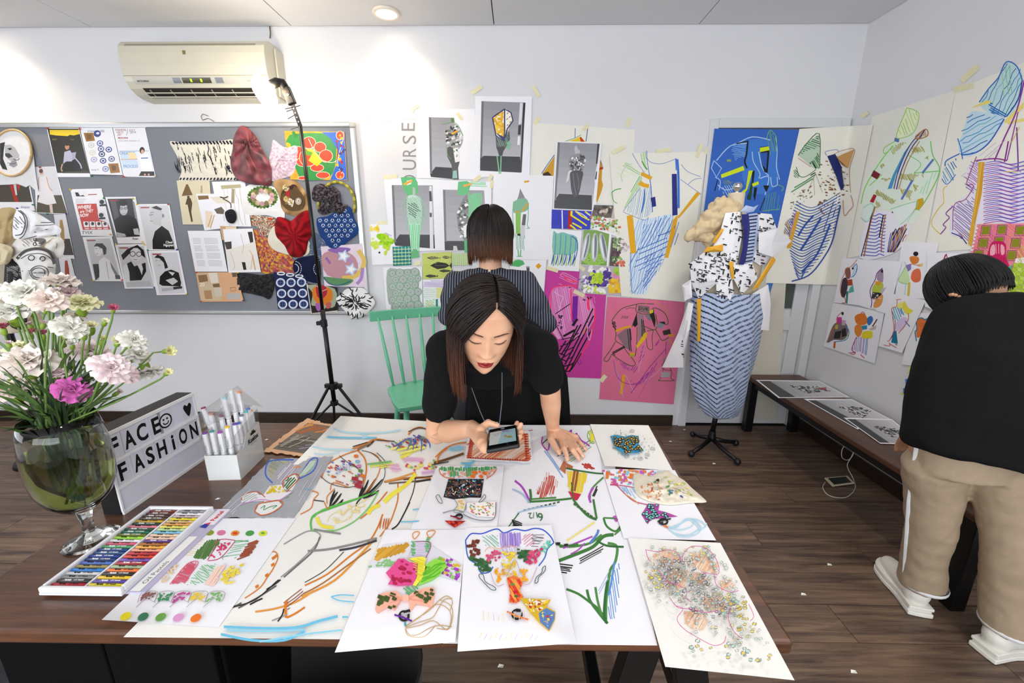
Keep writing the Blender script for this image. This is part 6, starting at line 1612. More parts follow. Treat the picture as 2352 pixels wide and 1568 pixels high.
S.l('3a62c8',9,'1150 490 1105 440 1110 370 1150 340 1290 335').h(['c8b84a','8a9a50'],4,'1120 400 1150 345 1280 340 1200 370 1140 460',12,30).h(['e6e6ea','d8d8e4','c8a8d0'],5,'1180 420 1290 350 1330 400 1250 490 1180 490',13,-50).l('e0904a',8,'1290 385 1340 380').l('3a62c8',8,'1310 480 1400 340 1450 330 1420 410 1330 460').f('a8d0c8','1330 450 1400 345 1440 340 1410 400').h(['d8d4a0','7ab8a0','e8a070'],6,'1320 460 1400 345 1440 340 1410 400',14,-52).f('e6e8e2','1225 530 1240 460 1300 430 1320 470 1280 540').h('2f6a3a',9,'1230 525 1240 465 1300 440 1310 470 1270 530',17,-50).f('e8e6e0','1075 590 1130 510 1210 500 1240 560 1180 600 1100 620').sp(['e0c83a','d8b828'],'1100 580 1140 515 1210 510 1230 555 1170 590',26,9,0.7,10,True).f('e8e4ea','940 620 950 570 1040 545 1060 570 1280 545 1200 600 1080 610').h('4a8a4a',3,'950 620 955 575 1035 555 1050 590',11,-30).h('4a9a58',3,'1200 600 1280 550 1250 590',9,-30).l('c898c8',7,'930 635 1000 615 1080 600 1180 610 1285 545').l('c85a2a',6,'945 605 955 570 1045 548 1100 585').l('c85a2a',6,'1220 520 1225 470 1300 430 1325 460 1240 550').f('e6e6e4','1035 680 1060 630 1190 610 1215 640 1150 690 1080 705').l('d06a30',7,'1030 680 1060 630 1190 608 1215 635 1150 685 1075 705 1035 682').l('3a8a4a',5,'1070 660 1100 640 1090 670 1130 650 1180 640 1150 660').h(['d2d4da','dcdee4'],4,'820 640 1000 540 900 690 800 700',22,-40).h(['d2d4da'],4,'1320 560 1500 330 1420 560 1330 640',26,-58).done(S.ob)
S=ts_('tan sheet with scalloped edges holding a dark autumn landscape painting',T6,'1378 60 1560 105 1395 322 1085 278',0.0048,name='painting_sheet',cat='painting',paper=mat('tan_scalloped_paper','d9ab86',0.75,noise_amt=0.06,scale=20),n=22,ragged=1.8,curl=lambda u,v:0.0)
S.f('6a6256','1150 262 1385 90 1540 112 1395 300').h(['4a463e','7a7668','5a5448','8a8a80'],9,'1155 262 1290 160 1500 200 1400 295',12,8,0.8).h(['c8742a','d8903a','a85a24'],10,'1280 165 1385 92 1538 114 1510 155 1400 150',14,-20,0.9).h(['b8b4a4','3a362e'],4,'1170 255 1300 170 1400 180 1330 240',12,-25,0.9).h(['8a8ea4','5a5a64'],6,'1330 260 1440 210 1470 210 1400 290',12,-8).done(S.ob,'landscape_painting',PAINT)
S=ts_('white A4 sheet with a tile-print dress upside-down figure',T7,'885 318 1328 318 1280 742 705 742',0.0046)
S.h(['5ab06a','4aa05a'],12,'900 328 1280 325 1260 352 905 350',14,88,0.2).sp(['e8a080','f0b8a0'],'895 355 1270 345 1240 400 930 390',50,(6,16),0.6).l('e0702a',5,'895 340 905 370 940 395 1000 400').l('e0702a',5,'1280 335 1260 370 1210 405').h('5ab06a',9,'965 355 1025 355 1020 390 965 388',12,88,0.2).h('5ab06a',9,'1075 345 1140 340 1135 385 1080 388',13,88,0.2).sp(['f0782a'],'1110 360 1210 350 1200 390 1115 395',7,13,0.7)
S.f('26242a','958 405 1195 405 1175 530 1100 528 1050 535 1010 545 925 525')
S.sp(['e8e8e6','3a9ac8','d8642a','8a8a8c','f0f0ee','4a7a3a','c84a5a','1a181c'],'962 410 1190 408 1170 525 935 522',170,(4,11),0.4)
for x,y in((1060,425),(960,500),(1050,510),(1150,500),(1010,440),(1130,445)):
 for k in range(6):
  S.d('55555a',x+math.cos(k*1.05)*17,y+math.sin(k*1.05)*12,11,5,7,k*60)
 S.d('c8682a',x,y,5)
S.f('ece6da','1000 540 1055 535 1075 560 1060 620 1000 625 1020 580').sp(['e8d868','e4a878'],'1015 550 1060 548 1060 610 1010 615',20,7,0.7,0,True).l('7a9aa8',4,'1000 545 1020 580 990 622 1060 622 1085 560').f('f4f0ee','1080 565 1280 555 1265 660 1150 655 1080 620').sp(['e0784a','5aa05a','e8b83a','c84a7a','d86a9a','8ac070'],'1090 570 1270 560 1258 655 1150 650 1095 618',46,(4,8),0.6,20,True).l('8a8a90',7,'1055 640 1120 670 1200 682 1265 665 1275 560').l('8a8a90',6,'920 632 1000 612 1060 625').l('4a5a4a',4,'875 520 890 510 905 530 918 565 895 560 880 535',True).l('4a5a4a',4,'1205 515 1195 510 1180 535 1160 558 1180 555 1205 530',True).ring('1f1e20',10,1030,655,20,16).l('a02038',9,'970 650 1045 672',sm=False).l('1f1e20',7,'990 655 1050 645').f('b81f22','930 682 1075 685 1040 705 1000 730 960 705').sp(['7a1218','d84a30'],'945 688 1060 690 1000 722',16,7).done(S.ob)
S=ts_('white A4 sheet with a glued pink shell, yellow and green paper fans and peach bow',T7,'535 745 1080 742 1002 1492 200 1562',0.0058,n=16,curl=lambda u,v:-0.012*max(0,(v-0.9)/0.1)**1.5+0.01*max(0,(u-0.7)/0.3)*max(0,(v-0.85)/0.15))
S.layer=0.0006
S.f('dedde6','520 842 720 822 690 930 640 1000 415 995').h(['c8942a','d8a43a'],12,'490 870 705 828 660 895 460 955',10,-40).sp(['8ac080'],'440 960 640 930 620 1000 430 990',22,12,0.6,-20,True).f('dcdbe6','850 850 1050 980 1040 1095 790 1020').sp(['b04ac8','d8b838','8ac860','a03ab8'],'870 870 1040 985 1030 1080 900 1040',44,12,0.7,25,True).f('d6cfe0','735 820 840 830 810 935 690 930').h('b8a8c8',3,'738 825 835 832 810 930 700 925',11,5).h('5ab06a',8,'715 820 740 812 735 930 705 925',11,8).h('5ab06a',8,'812 800 832 795 825 890 800 890',11,8).l('7a2a4a',4,'735 822 840 832 805 935').l('e0903a',6,'725 800 720 770 745 755 765 765 740 800',True).l('e0903a',6,'825 790 815 760 845 748 870 755 845 790',True)
S.h('5ab070',8,'655 1120 755 1110 740 1170 680 1180',13,40)
hair=('670 1390 740 1340 830 1280 900 1210 950 1185 985 1220 970 1280','672 1395 760 1360 850 1330 890 1270 930 1210 985 1200','675 1400 770 1380 860 1350 950 1410 985 1330 975 1250 900 1210','670 1385 760 1330 880 1240 970 1290 960 1400 880 1400','668 1400 700 1445 760 1440 830 1400 900 1380 980 1390','672 1405 690 1450 780 1460 830 1430 870 1380')
for P in hair:
 S.l('c09a62',5,P)
S.ring('1f1e20',16,662,1318,30,30).f('b8b4b8','640 1300 690 1280 700 1300 660 1320').f('1f1e20','655 1285 700 1272 705 1290 660 1300').l('6a1f9a',12,'597 1310 650 1325 715 1352',sm=False).l('4a9aa8',14,'668 1360 672 1385').done(S.ob)
# the glued paper pieces stand proud of the sheet
for col,P,lb in(('e24a90','540 1030 570 1000 620 940 660 935 700 960 752 965 745 1060 720 1112 620 1118 555 1105 575 1075','pink paper shell'),('f0e850','690 935 780 922 808 930 800 985 838 995 790 1060 740 1120 720 1112 748 1060 755 965','yellow paper fan'),('8ed848','808 975 870 935 935 955 948 990 895 1050 850 1080 750 1118 790 1055','green paper fan'),('f6b49c','475 1290 470 1270 495 1175 540 1160 610 1150 645 1185 690 1185 720 1160 800 1130 860 1125 868 1160 850 1260 740 1240 705 1290 690 1200 640 1215 600 1285 560 1255 490 1300','peach paper bow')):
 P_=S.tr(P)
 mb=MB()
 mb.add([S.fn(x,y,0.0045)for x,y in P_]+[S.fn(x,y,0.0008)for x,y in P_],[list(range(len(P_)))]+[(i,len(P_)+i,len(P_)+(i+1)%len(P_),(i+1)%len(P_))for i in range(len(P_))])
 mb.build('glued_paper',mat('craft_'+col,col,0.75),S.ob)['label']=lb
Q=Surf(lambda x,y,o:S.fn(x,y,0.0046+o)).o(*T7)
Q.sp(['b8204a','a81a44'],'570 1040 640 950 740 975 725 1090 590 1100',26,(9,20),0.6,20).h('5ab82a',8,'810 985 935 960 900 1040 770 1105',17,-30,wav=6).h('e0d420',4,'720 940 800 935 790 1050 750 1090',13,20).sp(['4a5a2a','3f5226'],'490 1190 620 1165 600 1260 490 1280',13,15,0.7,20,True).sp(['4a5a2a','3f5226'],'735 1160 850 1140 845 1245 745 1225',12,14,0.7,20,True)
for P in('640 1200 560 1170','640 1205 570 1230','695 1200 780 1150','695 1205 800 1220','640 1210 600 1270'):
 Q.l('e89a84',4,P,sm=False)
Q.f('f8bca4','650 1180 690 1175 695 1215 655 1220').done(S.ob,'paper_markings')
S=ts_('white A4 sheet with a wide multicoloured patchwork skirt and a glued marbled triangle',T7,'1072 732 1644 712 1810 1500 1018 1556',0.0066,n=14,curl=lambda u,v:0.014*max(0,(u-0.55)/0.45)*max(0,(v-0.86)/0.14)**1.5-0.008*max(0,(v-0.92)/0.08))
S.layer=0.0005
S.l('3a5ac8',8,'1072 815 1110 770 1180 770 1250 745 1290 740 1330 765 1400 740 1470 750 1530 735 1590 745 1640 790 1662 830').l('3a6ac8',8,'1662 830 1620 870 1600 930 1560 985').l('3a6ac8',8,'1072 815 1090 930 1150 975 1175 1030 1230 1025 1255 990').h(['9a78d8','b090e0'],7,'1295 765 1440 765 1440 855 1300 860',10,86).h('c8b8ec',4,'1300 860 1440 855 1400 930 1310 930',13,70).h(['5ab08a','7ac0a0'],4,'1180 790 1290 780 1285 860 1210 850',15,40).h(['d87a9a'],4,'1450 790 1520 760 1530 840 1460 860',14,-40).h(['4a4a50'],3,'1520 770 1600 780 1560 850 1510 850',13,4,wav=5).sp(['6ad0b0','5ac0a0'],'1560 820 1650 820 1600 900 1550 890',20,9,0.5)
S.sp(['7a3a2a','6a3224'],'1085 815 1165 810 1170 910 1100 920',22,12,0.7,10,True).sp(['2f5a34','3a6a3a'],'1095 920 1240 950 1240 1020 1180 1025',26,15,0.7,15,True).sp(['d8547a','c84a70'],'1210 890 1300 880 1310 970 1230 970',22,10,0.8).sp(['e8c83a','f0d860'],'1310 890 1415 890 1400 980 1320 980',24,10,0.7,5,True).sp(['2f5a34','3a6a3a'],'1425 860 1520 860 1480 960 1420 960',20,12,0.6,5,True).sp(['d8547a','c03a68'],'1500 880 1590 870 1540 970 1470 970',26,12,0.8).sp(['f0a820','e89818'],'1260 1000 1340 990 1320 1090 1280 1090',22,10,0.7).sp(['f0c030','e8b020'],'1340 970 1420 960 1420 1060 1340 1050',24,9,0.7).sp(['f0a820'],'1430 1000 1510 1000 1480 1090 1440 1085',20,9,0.8)
S.l('c8a8b8',5,'1240 1030 1275 1115 1330 1105').l('c8a8b8',5,'1550 990 1500 1100 1440 1100').l('e8a070',4,'1200 890 1230 860 1300 870 1360 850 1420 860').l('a8a0b0',4,'1310 960 1345 1050 1400 940 1440 1040').f('e8763a','1345 1065 1390 1050 1450 1070 1455 1100 1430 1150 1460 1190 1415 1232 1362 1228 1370 1160').h(['d83a2a','f0a84a','e0602a'],9,'1350 1070 1450 1075 1430 1150 1450 1190 1410 1228 1365 1225 1372 1150',11,60,0.7).d('c8202a',1405,1158,16,12).d('4a6a3a',1410,1186,14,9).d('6a8a3a',1385,1108,16,9)
S.l('4a5a50',5,'1165 1040 1190 1045 1205 1090 1265 1125 1272 1145 1240 1140 1190 1090 1165 1060',True).l('4a5a50',5,'1605 985 1600 1020 1560 1060 1555 1090 1535 1100 1545 1060 1580 1030 1585 1000',True).ring('1f1e20',16,1415,1308,30,30).f('b8b4b8','1390 1290 1450 1285 1440 1320 1400 1320').f('1f1e20','1410 1268 1440 1272 1440 1292 1410 1292').l('e8803a',12,'1348 1288 1410 1318 1490 1342',sm=False)
for i in range(12):
 x=1190+i*34
 S.l(('e8d0a0','f0e0a0','e0b8d0')[i%3],4,[(x,1280+(i%4)*12),(x+4,1350)],sm=False).l(('e8e090','d8a8d0','e8c8a0')[i%3],4,[(x-10,1430+(i%3)*10),(x-30,1480)],sm=False)
S.done(S.ob)['kind']='stuff'
P_=S.tr('1435 1198 1640 1208 1612 1255 1672 1290 1668 1345 1630 1420 1560 1360 1500 1290')
mb=MB()
mb.add([S.fn(x,y,0.0045)for x,y in P_]+[S.fn(x,y,0.0008)for x,y in P_],[list(range(len(P_)))]+[(i,len(P_)+i,len(P_)+(i+1)%len(P_),(i+1)%len(P_))for i in range(len(P_))])
mb.build('glued_paper',mat('craft_marble','d8b020',0.6),S.ob)['label']='glued marbled paper triangle'
Q=Surf(lambda x,y,o:S.fn(x,y,0.0046+o),5).o(*T7)
Q.f('5a80b8','1560 1300 1610 1265 1668 1295 1665 1340 1630 1412 1570 1360').sp(['c82a2a','e8e0c0','f0cc30','e8e4dc'],'1450 1205 1630 1212 1605 1260 1520 1300',40,(6,16),0.5).sp(['c83a3a','8aa8d0','e8d870'],'1580 1290 1660 1300 1630 1400 1580 1350',18,(5,12),0.5).done(S.ob,'paper_markings')
S=ts_('small white card painted with an orange-red woven check',T7,'1088 112 1500 84 1515 302 1064 276',0.0084,name='painted_card',cat='painting',curl=lambda u,v:0.0,n=16,ragged=1.2)
S.f('efc8b0','1100 130 1490 100 1500 285 1080 262').h(['e08a68','d8704a','e8b090','f0d8c8'],9,'1100 130 1490 100 1500 285 1080 262',12,-35,0.6)
for i in range(11):
 S.l('c83a1a',9,[(1102-i*2,140+i*12),(1130-i*2,139+i*12)],sm=False).l('c84a22',9,[(1460+i,108+i*16),(1488+i,107+i*16)],sm=False)
for i in range(24):
 S.f('b8341a',[(1085+i*16.5,258+i*0.8),(1094+i*16.5,258+i*0.8),(1094+i*16.5,268+i*0.8),(1085+i*16.5,268+i*0.8)])
 S.f('c84a28',[(1108+i*15.5,160-i*1.2),(1116+i*15.5,160-i*1.2),(1116+i*15.5,168-i*1.2),(1108+i*15.5,168-i*1.2)])
S.l('b8341a',4,'1088 264 1490 284',sm=False).l('b8341a',4,'1112 140 1086 262',sm=False).l('b8341a',4,'1470 105 1482 284',sm=False).done(S.ob,'paint_strokes',PAINT)
S=ts_('white A4 sheet with a turquoise leopard print cloth cut-out on grey rubbings',T8,'400 36 746 42 892 312 488 282',0.0046,paper=DRAWP,n=12,curl=lambda u,v:0.012*max(0,1-u/0.35)*max(0,(v-0.7)/0.3))
S.sp(['b8b8b8','c8c8c8','9a9a9a','d4d4d4'],'510 100 580 70 680 90 760 120 800 190 740 240 700 265 600 235 540 195',170,(2,5),0.5)
for x,y in((560,110),(740,215),(700,240),(620,225),(770,180),(650,75),(600,210)):
 S.ring('a8a8a8',2,x,y,14,9).ring('b8b8b8',2,x,y,7,4)
S.done(S.ob)
P_=S.tr('522 105 560 98 605 110 640 100 688 105 690 160 720 190 680 205 600 205 565 190 540 150')
mb=MB()
mb.add([S.fn(x,y,0.004+0.004*(i%3))for i,(x,y)in enumerate(P_)]+[S.fn(x,y,0.0006)for x,y in P_],[list(range(len(P_)))]+[(i,len(P_)+i,len(P_)+(i+1)%len(P_),(i+1)%len(P_))for i in range(len(P_))])
mb.build('cloth_cutout',mat('turquoise_cloth','3f9ac0',0.9),S.ob)['label']='turquoise leopard print cloth cut-out'
Q=Surf(lambda x,y,o:S.fn(x,y,0.0125+o),8).o(*T8)
rn=random.Random(2)
PP=nums('530 110 600 112 685 108 685 160 712 190 600 202 568 188 545 150')
k=0
while k<62:
 x,y=rn.uniform(525,715),rn.uniform(100,205)
 if inpoly(x,y,PP):
  r_=rn.uniform(6,9)
  Q.d('e0b84a',x,y,r_*0.7,r_*0.5).ring('1f2024',4,x,y,r_,r_*0.75)
  k+=1
Q.done(S.ob,'leopard_print')
def leopard(S,poly,n_,cols,rr,alpha):
 rn=random.Random(n_)
 P=nums(poly)
 x0,x1,y0,y1=min(p[0]for p in P),max(p[0]for p in P),min(p[1]for p in P),max(p[1]for p in P)
 k=0
 while k<n_:
  x,y=rn.uniform(x0,x1),rn.uniform(y0,y1)
  if inpoly(x,y,P):
   r_=rn.uniform(*rr)
   a0=rn.uniform(0,6.28)
   S.d(rn.choice(cols),x,y,r_*0.75,r_*0.6,7)
   for q in range(2):
    a=a0+q*3.1
    S.l(rn.choice(alpha),r_*0.42,[(x+math.cos(a+t)*r_,y+math.sin(a+t)*r_*0.8)for t in(0,0.9,1.8,2.5)],sm=False)
   k+=1
S=ts_('white A4 sheet with a magenta leopard print arrow and blue swirl',T8,'472 300 902 308 1148 724 600 712',0.0038)
S.sp(['e08a3a','c85aa8','8ac8d8','e0783a'],'480 310 660 305 700 400 560 395 510 380',60,(6,11),0.8,5,True).sp(['e08a3a','c85ac8','a8d8e0'],'660 310 880 310 760 345',22,(6,11),0.8,5,True).l('c84a78',5,'520 395 560 400 600 440 660 490 740 512').l('c84a78',5,'520 390 600 400 660 410').h(['8ab8dc','b8d0ec'],6,'570 405 660 415 680 480 620 450',13,60).l('e0a83a',4,'610 450 670 490 690 512').f('b04aa0','705 570 745 505 812 510 805 545 860 560 920 582 830 590 760 600 742 628')
leopard(S,'715 570 750 515 805 515 800 550 900 578 760 595 742 615',44,['7ad0d0','8ae0d8'],(7,11),['1f1a20','2a2028'])
S.ring('1f1e20',11,835,612,24,16).l('1f1e20',8,'800 610 850 600 880 595',sm=False).f('e8702a','840 630 870 645 865 652 838 640').sp(['2a2a30'],'800 610 840 605 840 625 810 620',8,5)
for P in('862 645 900 680 980 690 1040 660 1085 640 1090 620','865 648 920 640 960 600 1010 595 1060 610 1090 640','870 650 940 620 990 600 1040 640 1050 670','880 665 940 700 1020 690 1060 650 1020 600','866 640 930 660 1000 640 1020 600'):
 S.l('a8d4e6',5,P)
S.done(S.ob)
S=blob('fabric_sample','crumpled cream cloth patch with orange and blue paint dabs on the table edge','fabric',T8,'658 335 700 328 760 345 800 320 860 310 900 335 960 370 1000 410 1085 485 1080 500 1000 502 870 515 780 500 720 480 670 440',crumple(0.06,0.012,3),lambda x,y:'ded5c2',plane='table',off=0.0052,seg=64,rings=12)
S.sp(['d87a3a','e0905a','c8642a'],'690 400 800 380 830 410 820 490 720 470',40,(3,12),0.4).sp(['2a58a8','3a68b8'],'850 420 900 430 890 445 955 465 940 470 860 440',12,(5,12),0.4).sp(['c8c86a','a8c060','e8d880'],'840 340 960 380 1040 470 900 440',24,(4,12),0.5).sp(['5a9a4a'],'760 370 900 380 880 460 770 390',7,8,0.5).sp(['2a2a2c'],'790 365 820 360 815 375',3,5).done(S.ob,'paint_dabs')
S=ts_('big white sheet of grey, orange and yellow leopard spots hanging over the table corner',T8,'625 709 1172 738 1612 1552 846 1472',0.0056,paper=DRAWP,n=12,curl=lambda u,v:0.0)
S.layer=0.0006
for P in('760 810 850 780 940 830 900 860 800 850','1000 800 1080 790 1150 860 1160 910 1080 910 1000 870','980 930 1060 910 1100 960 1020 1000','1160 960 1230 960 1260 1010 1180 1010','960 1140 1040 1130 1100 1200 1060 1260 960 1220','1060 1060 1180 1050 1210 1120 1100 1150','860 900 980 900 960 1010 850 1000'):
 S.h(['f0c8a8','eebc98','f4d8c0'],8,P,8,-60,0.7)
leopard(S,'740 760 900 740 1120 760 1250 930 1300 1030 1370 1180 1420 1280 1500 1390 1350 1380 1150 1330 980 1290 900 1110 760 1090 700 900',190,['d4e2d8','c8dcd8','e0e2d8','ecdfa4'],(6,12),['a8aaa6','bcbeba','8f928e','b0b6b0'])
leopard(S,'800 820 1000 830 1140 1000 1250 1060 1300 1120 1200 1180 1080 1180 900 1080 820 1000',190,['c8bcc8','ccc0a8','a4c0b8','d4bca8'],(6,12),['77787a','8a8a88','9a9a9c','55565a'])
leopard(S,'720 900 820 900 830 1010 760 1000',16,['ecd66a','e0c850'],(8,13),['8a8c84','9a9c94'])
leopard(S,'980 760 1130 760 1150 830 1000 800',9,['ecd66a','b0d8d0'],(8,13),['a4a69c','aab0a8'])
leopard(S,'1150 1010 1300 1030 1400 1260 1300 1290 1180 1160',34,['ead060','e0b83a','a8d0bc'],(8,13),['85887e','989c92'])
leopard(S,'960 1300 1160 1340 1400 1350 1510 1420 1430 1460 1250 1440 1000 1380',24,['ead060','b8d8cc','d8e0d0'],(9,15),['a4aca2','8a9088'])
for P in('730 775 740 820 760 850','735 780 800 790 870 780 920 800 945 850 950 810 1000 760 1090 770 1150 840 1165 910 1140 925 1060 910','905 1110 950 1130 915 1190 960 1250 1040 1300 1130 1345 1190 1330 1205 1290','800 890 850 960 900 980 950 1000','1140 930 1150 990 1230 1030 1280 1020','870 1060 920 1120 1000 1130 1080 1150 1150 1140','1230 1120 1220 1190 1250 1260 1300 1305','980 1020 970 1060 1000 1090','1340 1100 1370 1170 1350 1200'):
 S.l('c84a9a',3.5,P)
S.done(S.ob)
for x,y in((500,1146),(612,1010)):
 p=onZ(x,y,TZ)
 mb=MB()
 mb.add([p+Vector(q)for q in((-0.006,-0.003,0.0005),(0.004,-0.004,0.0015),(0.006,0.003,0.0008),(-0.002,0.004,0.0018))],[(0,1,2,3)])
 tag(mb.build('paper_scrap',PAPER),'tiny white paper scrap on the bare table %s'%('below the marker case' if x==500 else 'beside the marker case'),'scrap')
# light box with letters
WHITEP=mat('white_plastic','e9e9ea',0.4)
P0=Vector((-0.99,0.903,TZ))
LD=Vector((0.0297,0.9996,0))
LN=Vector((0.9996,-0.0297,0))
LL,LH=0.278,0.22
lb_=thing('light_box','black-edged cinema light box with letters on the table behind the vase','light box',tuple(P0+LD*LL/2-LN*0.025))
def lp(s,z,n=0.0):
 return P0+LD*s+LN*n+Vector((0,0,z))
def lbox(name,s0,s1,z0,z1,n0,n1,m_,par=None,bev=0.0):
 mb=MB()
 vs=[lp(s,z,n)for n in(n0,n1)for s,z in((s0,z0),(s1,z0),(s1,z1),(s0,z1))]
 mb.add(vs,[(0,1,2,3),(7,6,5,4),(0,4,5,1),(1,5,6,2),(2,6,7,3),(3,7,4,0)])
 return mb.build(name,m_,par or lb_,bevel=bev)
lbox('case',0,LL,0,LH,-0.05,-0.004,BLACKP)
lbox('front_panel',0.003,LL-0.003,0.004,LH-0.004,-0.004,0.0,mat('light_panel','d9d9e6',0.35))
for z0,z1 in((0.0,0.008),(0.069,0.077),(0.14,0.148),(LH-0.008,LH)):
 lbox('rail',0.001,LL-0.001,z0,z1,-0.002,0.004,WHITEP)
for s in(0.0,LL-0.004):
 lbox('edge_rail',s,s+0.004,0.008,LH-0.008,-0.002,0.003,WHITEP)
def plane_s(x,y):
 d=ray(x,y)
 t=(P0-CP).dot(LN)/d.dot(LN)
 p=CP+d*t
 return(p-P0).dot(LD)
def letter_tile(s,w,z0,ch_=None,draw=None):
 t=lbox('letter_tile',s-w/2,s+w/2,z0,z0+0.062,0.0006,0.0014,mat('clear_tile','d4d4de',0.25))
 S=Surf(lambda x,y,o:lp(x,y,0.0015+o))
 S.layer=0
 if ch_:
  vs,fs,tw=textmesh(ch_,0.03)
  y0,y1=min(v[1]for v in vs),max(v[1]for v in vs)
  hh=0.046
  k=0.046/(0.73 if ch_!='i' else(y1-y0))
  x0=min(v[0]for v in vs)
  kx=min(k*0.8,(w-0.006)/(tw-x0))
  S.mb.add([S.fn(s-(tw-x0)*kx/2+(u-x0)*kx,z0+0.008+(v-y0)*k,0)for u,v in vs],fs,'0c0c0d')
 else:
  draw(S,s,z0+0.031)
 S.done(t,'letter' if ch_ else 'symbol')
for ch_,x in(('F',258),('A',292),('C',321),('E',353)):
 letter_tile(plane_s(x,1010-(x-258)*0.55),0.036,0.1475,ch_)
def smiley(S,s,z):
 for r_,c in((0.021,'0c0c0d'),(0.0165,'d4d4de')):
  S.d(c,s,z,r_,r_,24)
 S.d('0c0c0d',s-0.006,z+0.005,0.0032).d('0c0c0d',s+0.006,z+0.005,0.0032)
 S.l('0c0c0d',0.0035,[(s-0.009,z-0.003),(s-0.005,z-0.009),(s+0.005,z-0.009),(s+0.009,z-0.003)])
def heart(S,s,z):
 S.f('0c0c0d',[(s,z-0.022),(s-0.013,z+0.002),(s-0.014,z+0.012),(s-0.008,z+0.018),(s,z+0.011),(s+0.008,z+0.018),(s+0.014,z+0.012),(s+0.013,z+0.002)],True)
letter_tile(plane_s(378,960),0.044,0.1475,None,smiley)
letter_tile(plane_s(428,930),0.034,0.1475,None,heart)
for ch_,x in(('F',281),('A',317),('S',344),('H',371),('i',397),('O',420),('N',445)):
 letter_tile(plane_s(x,1080-(x-281)*0.55),0.034 if ch_!='i' else 0.026,0.0765,ch_)
# case of markers
MA,MBv,MC=Vector((-0.883,1.058,TZ)),Vector((-0.795,1.064,TZ)),Vector((-0.805,1.196,TZ))
MU,MV=MBv-MA,MC-MBv
mc=thing('marker_case','open white and clear plastic case full of drawing markers','case',tuple(MA+MU/2+MV/2))
def mp_(u,v,z):
 return MA+MU*u+MV*v+Vector((0,0,z))
CARD=mat('white_case_card','e4e4e0',0.4)
CLEAR=mat('clear_plastic','f4f6f8',0.08,trans=1.0,ior=1.15,alpha=0.35)
MB().add([mp_(0,0,0),mp_(1,0,0),mp_(1,1,0),mp_(0,1,0)],[(0,1,2,3)]).build('base',CARD,mc)
sides=(('front_card',[(0,0,0),(1,0,0),(1,0,0.078),(0,0,0.078)]),('side_card',[(1,0,0),(1,1,0),(1,1,0.118),(1,0.42,0.112),(1,0.28,0.082),(1,0,0.078)]),('side_card',[(0,1,0),(0,0,0),(0,0,0.078),(0,0.3,0.08),(0,0.42,0.112),(0,1,0.118)]),('back_card',[(1,1,0),(0,1,0),(0,1,0.118),(1,1,0.118)]))
for nm,P in sides:
 MB().add([mp_(*p)for p in P],[list(range(len(P)))]).build(nm,CARD,mc,solid=0.0012)
e=0.012
for P in([(-e,-e,0.002),(1+e,-e,0.002),(1+e,-e,0.135),(-e,-e,0.14)],[(1+e,-e,0.002),(1+e,1+e,0.002),(1+e,1+e,0.162),(1+e,0.5,0.15),(1+e,-e,0.135)],[(-e,1+e,0.002),(-e,-e,0.002),(-e,-e,0.14),(-e,1+e,0.165)]):
 MB().add([mp_(*p)for p in P],[list(range(len(P)))]).build('clear_sleeve',CLEAR,mc,solid=0.0006)
lid=[onY(455,950,1.05),onY(545,885,1.13),onY(604,935,1.2),onY(585,930,1.21),onY(520,925,1.2),onY(462,985,1.06)]
MB().add(lid,[list(range(6))]).build('open_lid',CLEAR,mc,solid=0.0006)
S=Surf(lambda x,y,o:mp_(1,x,y)+MU.normalized()*(0.0016+o))
S.t('141416','Kuelox',0.45,0.078,0.021,ex=(1,0),ey=(0,1),width=0.43,bold=0.03).t('3a3a3c','Touch Markers',0.52,0.07,0.006,ex=(1,0),ey=(0,1),width=0.28)
S.done(mc,'lettering')
S=Surf(lambda x,y,o:mp_(1,x,y)+MU.normalized()*(0.0016+o))
S.f('141416',[(0.58,0.098),(0.80,0.098),(0.78,0.106),(0.74,0.104),(0.72,0.114),(0.69,0.106),(0.66,0.112),(0.63,0.104),(0.6,0.106)])
S.done(mc,'emblem')
MBODY=mat('marker_white','eeeeef',0.3)
mk=[(470,994,'7a3a9a','purple',0.1),(487,990,'3a9a90','teal',0.12),(505,992,'a84ab8','orchid',0.1),(522,980,'e8c838','yellow',0.14),(467,936,'8a2a58','maroon',0.42),(484,950,'b8684a','rust',0.36),(508,955,'7a3070','plum',0.5),(539,973,'6a4ab0','violet',0.3),(552,971,'4a68b8','blue',0.4),(564,953,'707884','grey',0.55),(516,914,'8accd8','sky blue',0.62),(532,898,'f0f0f0','white',0.72),(549,900,'f0902a','orange',0.78),(571,945,'58b8b0','turquoise',0.72),(582,938,'5a6ac8','indigo',0.82),(594,942,'d0a878','tan',0.92),(496,962,'9aa0a8','silver',0.66)]
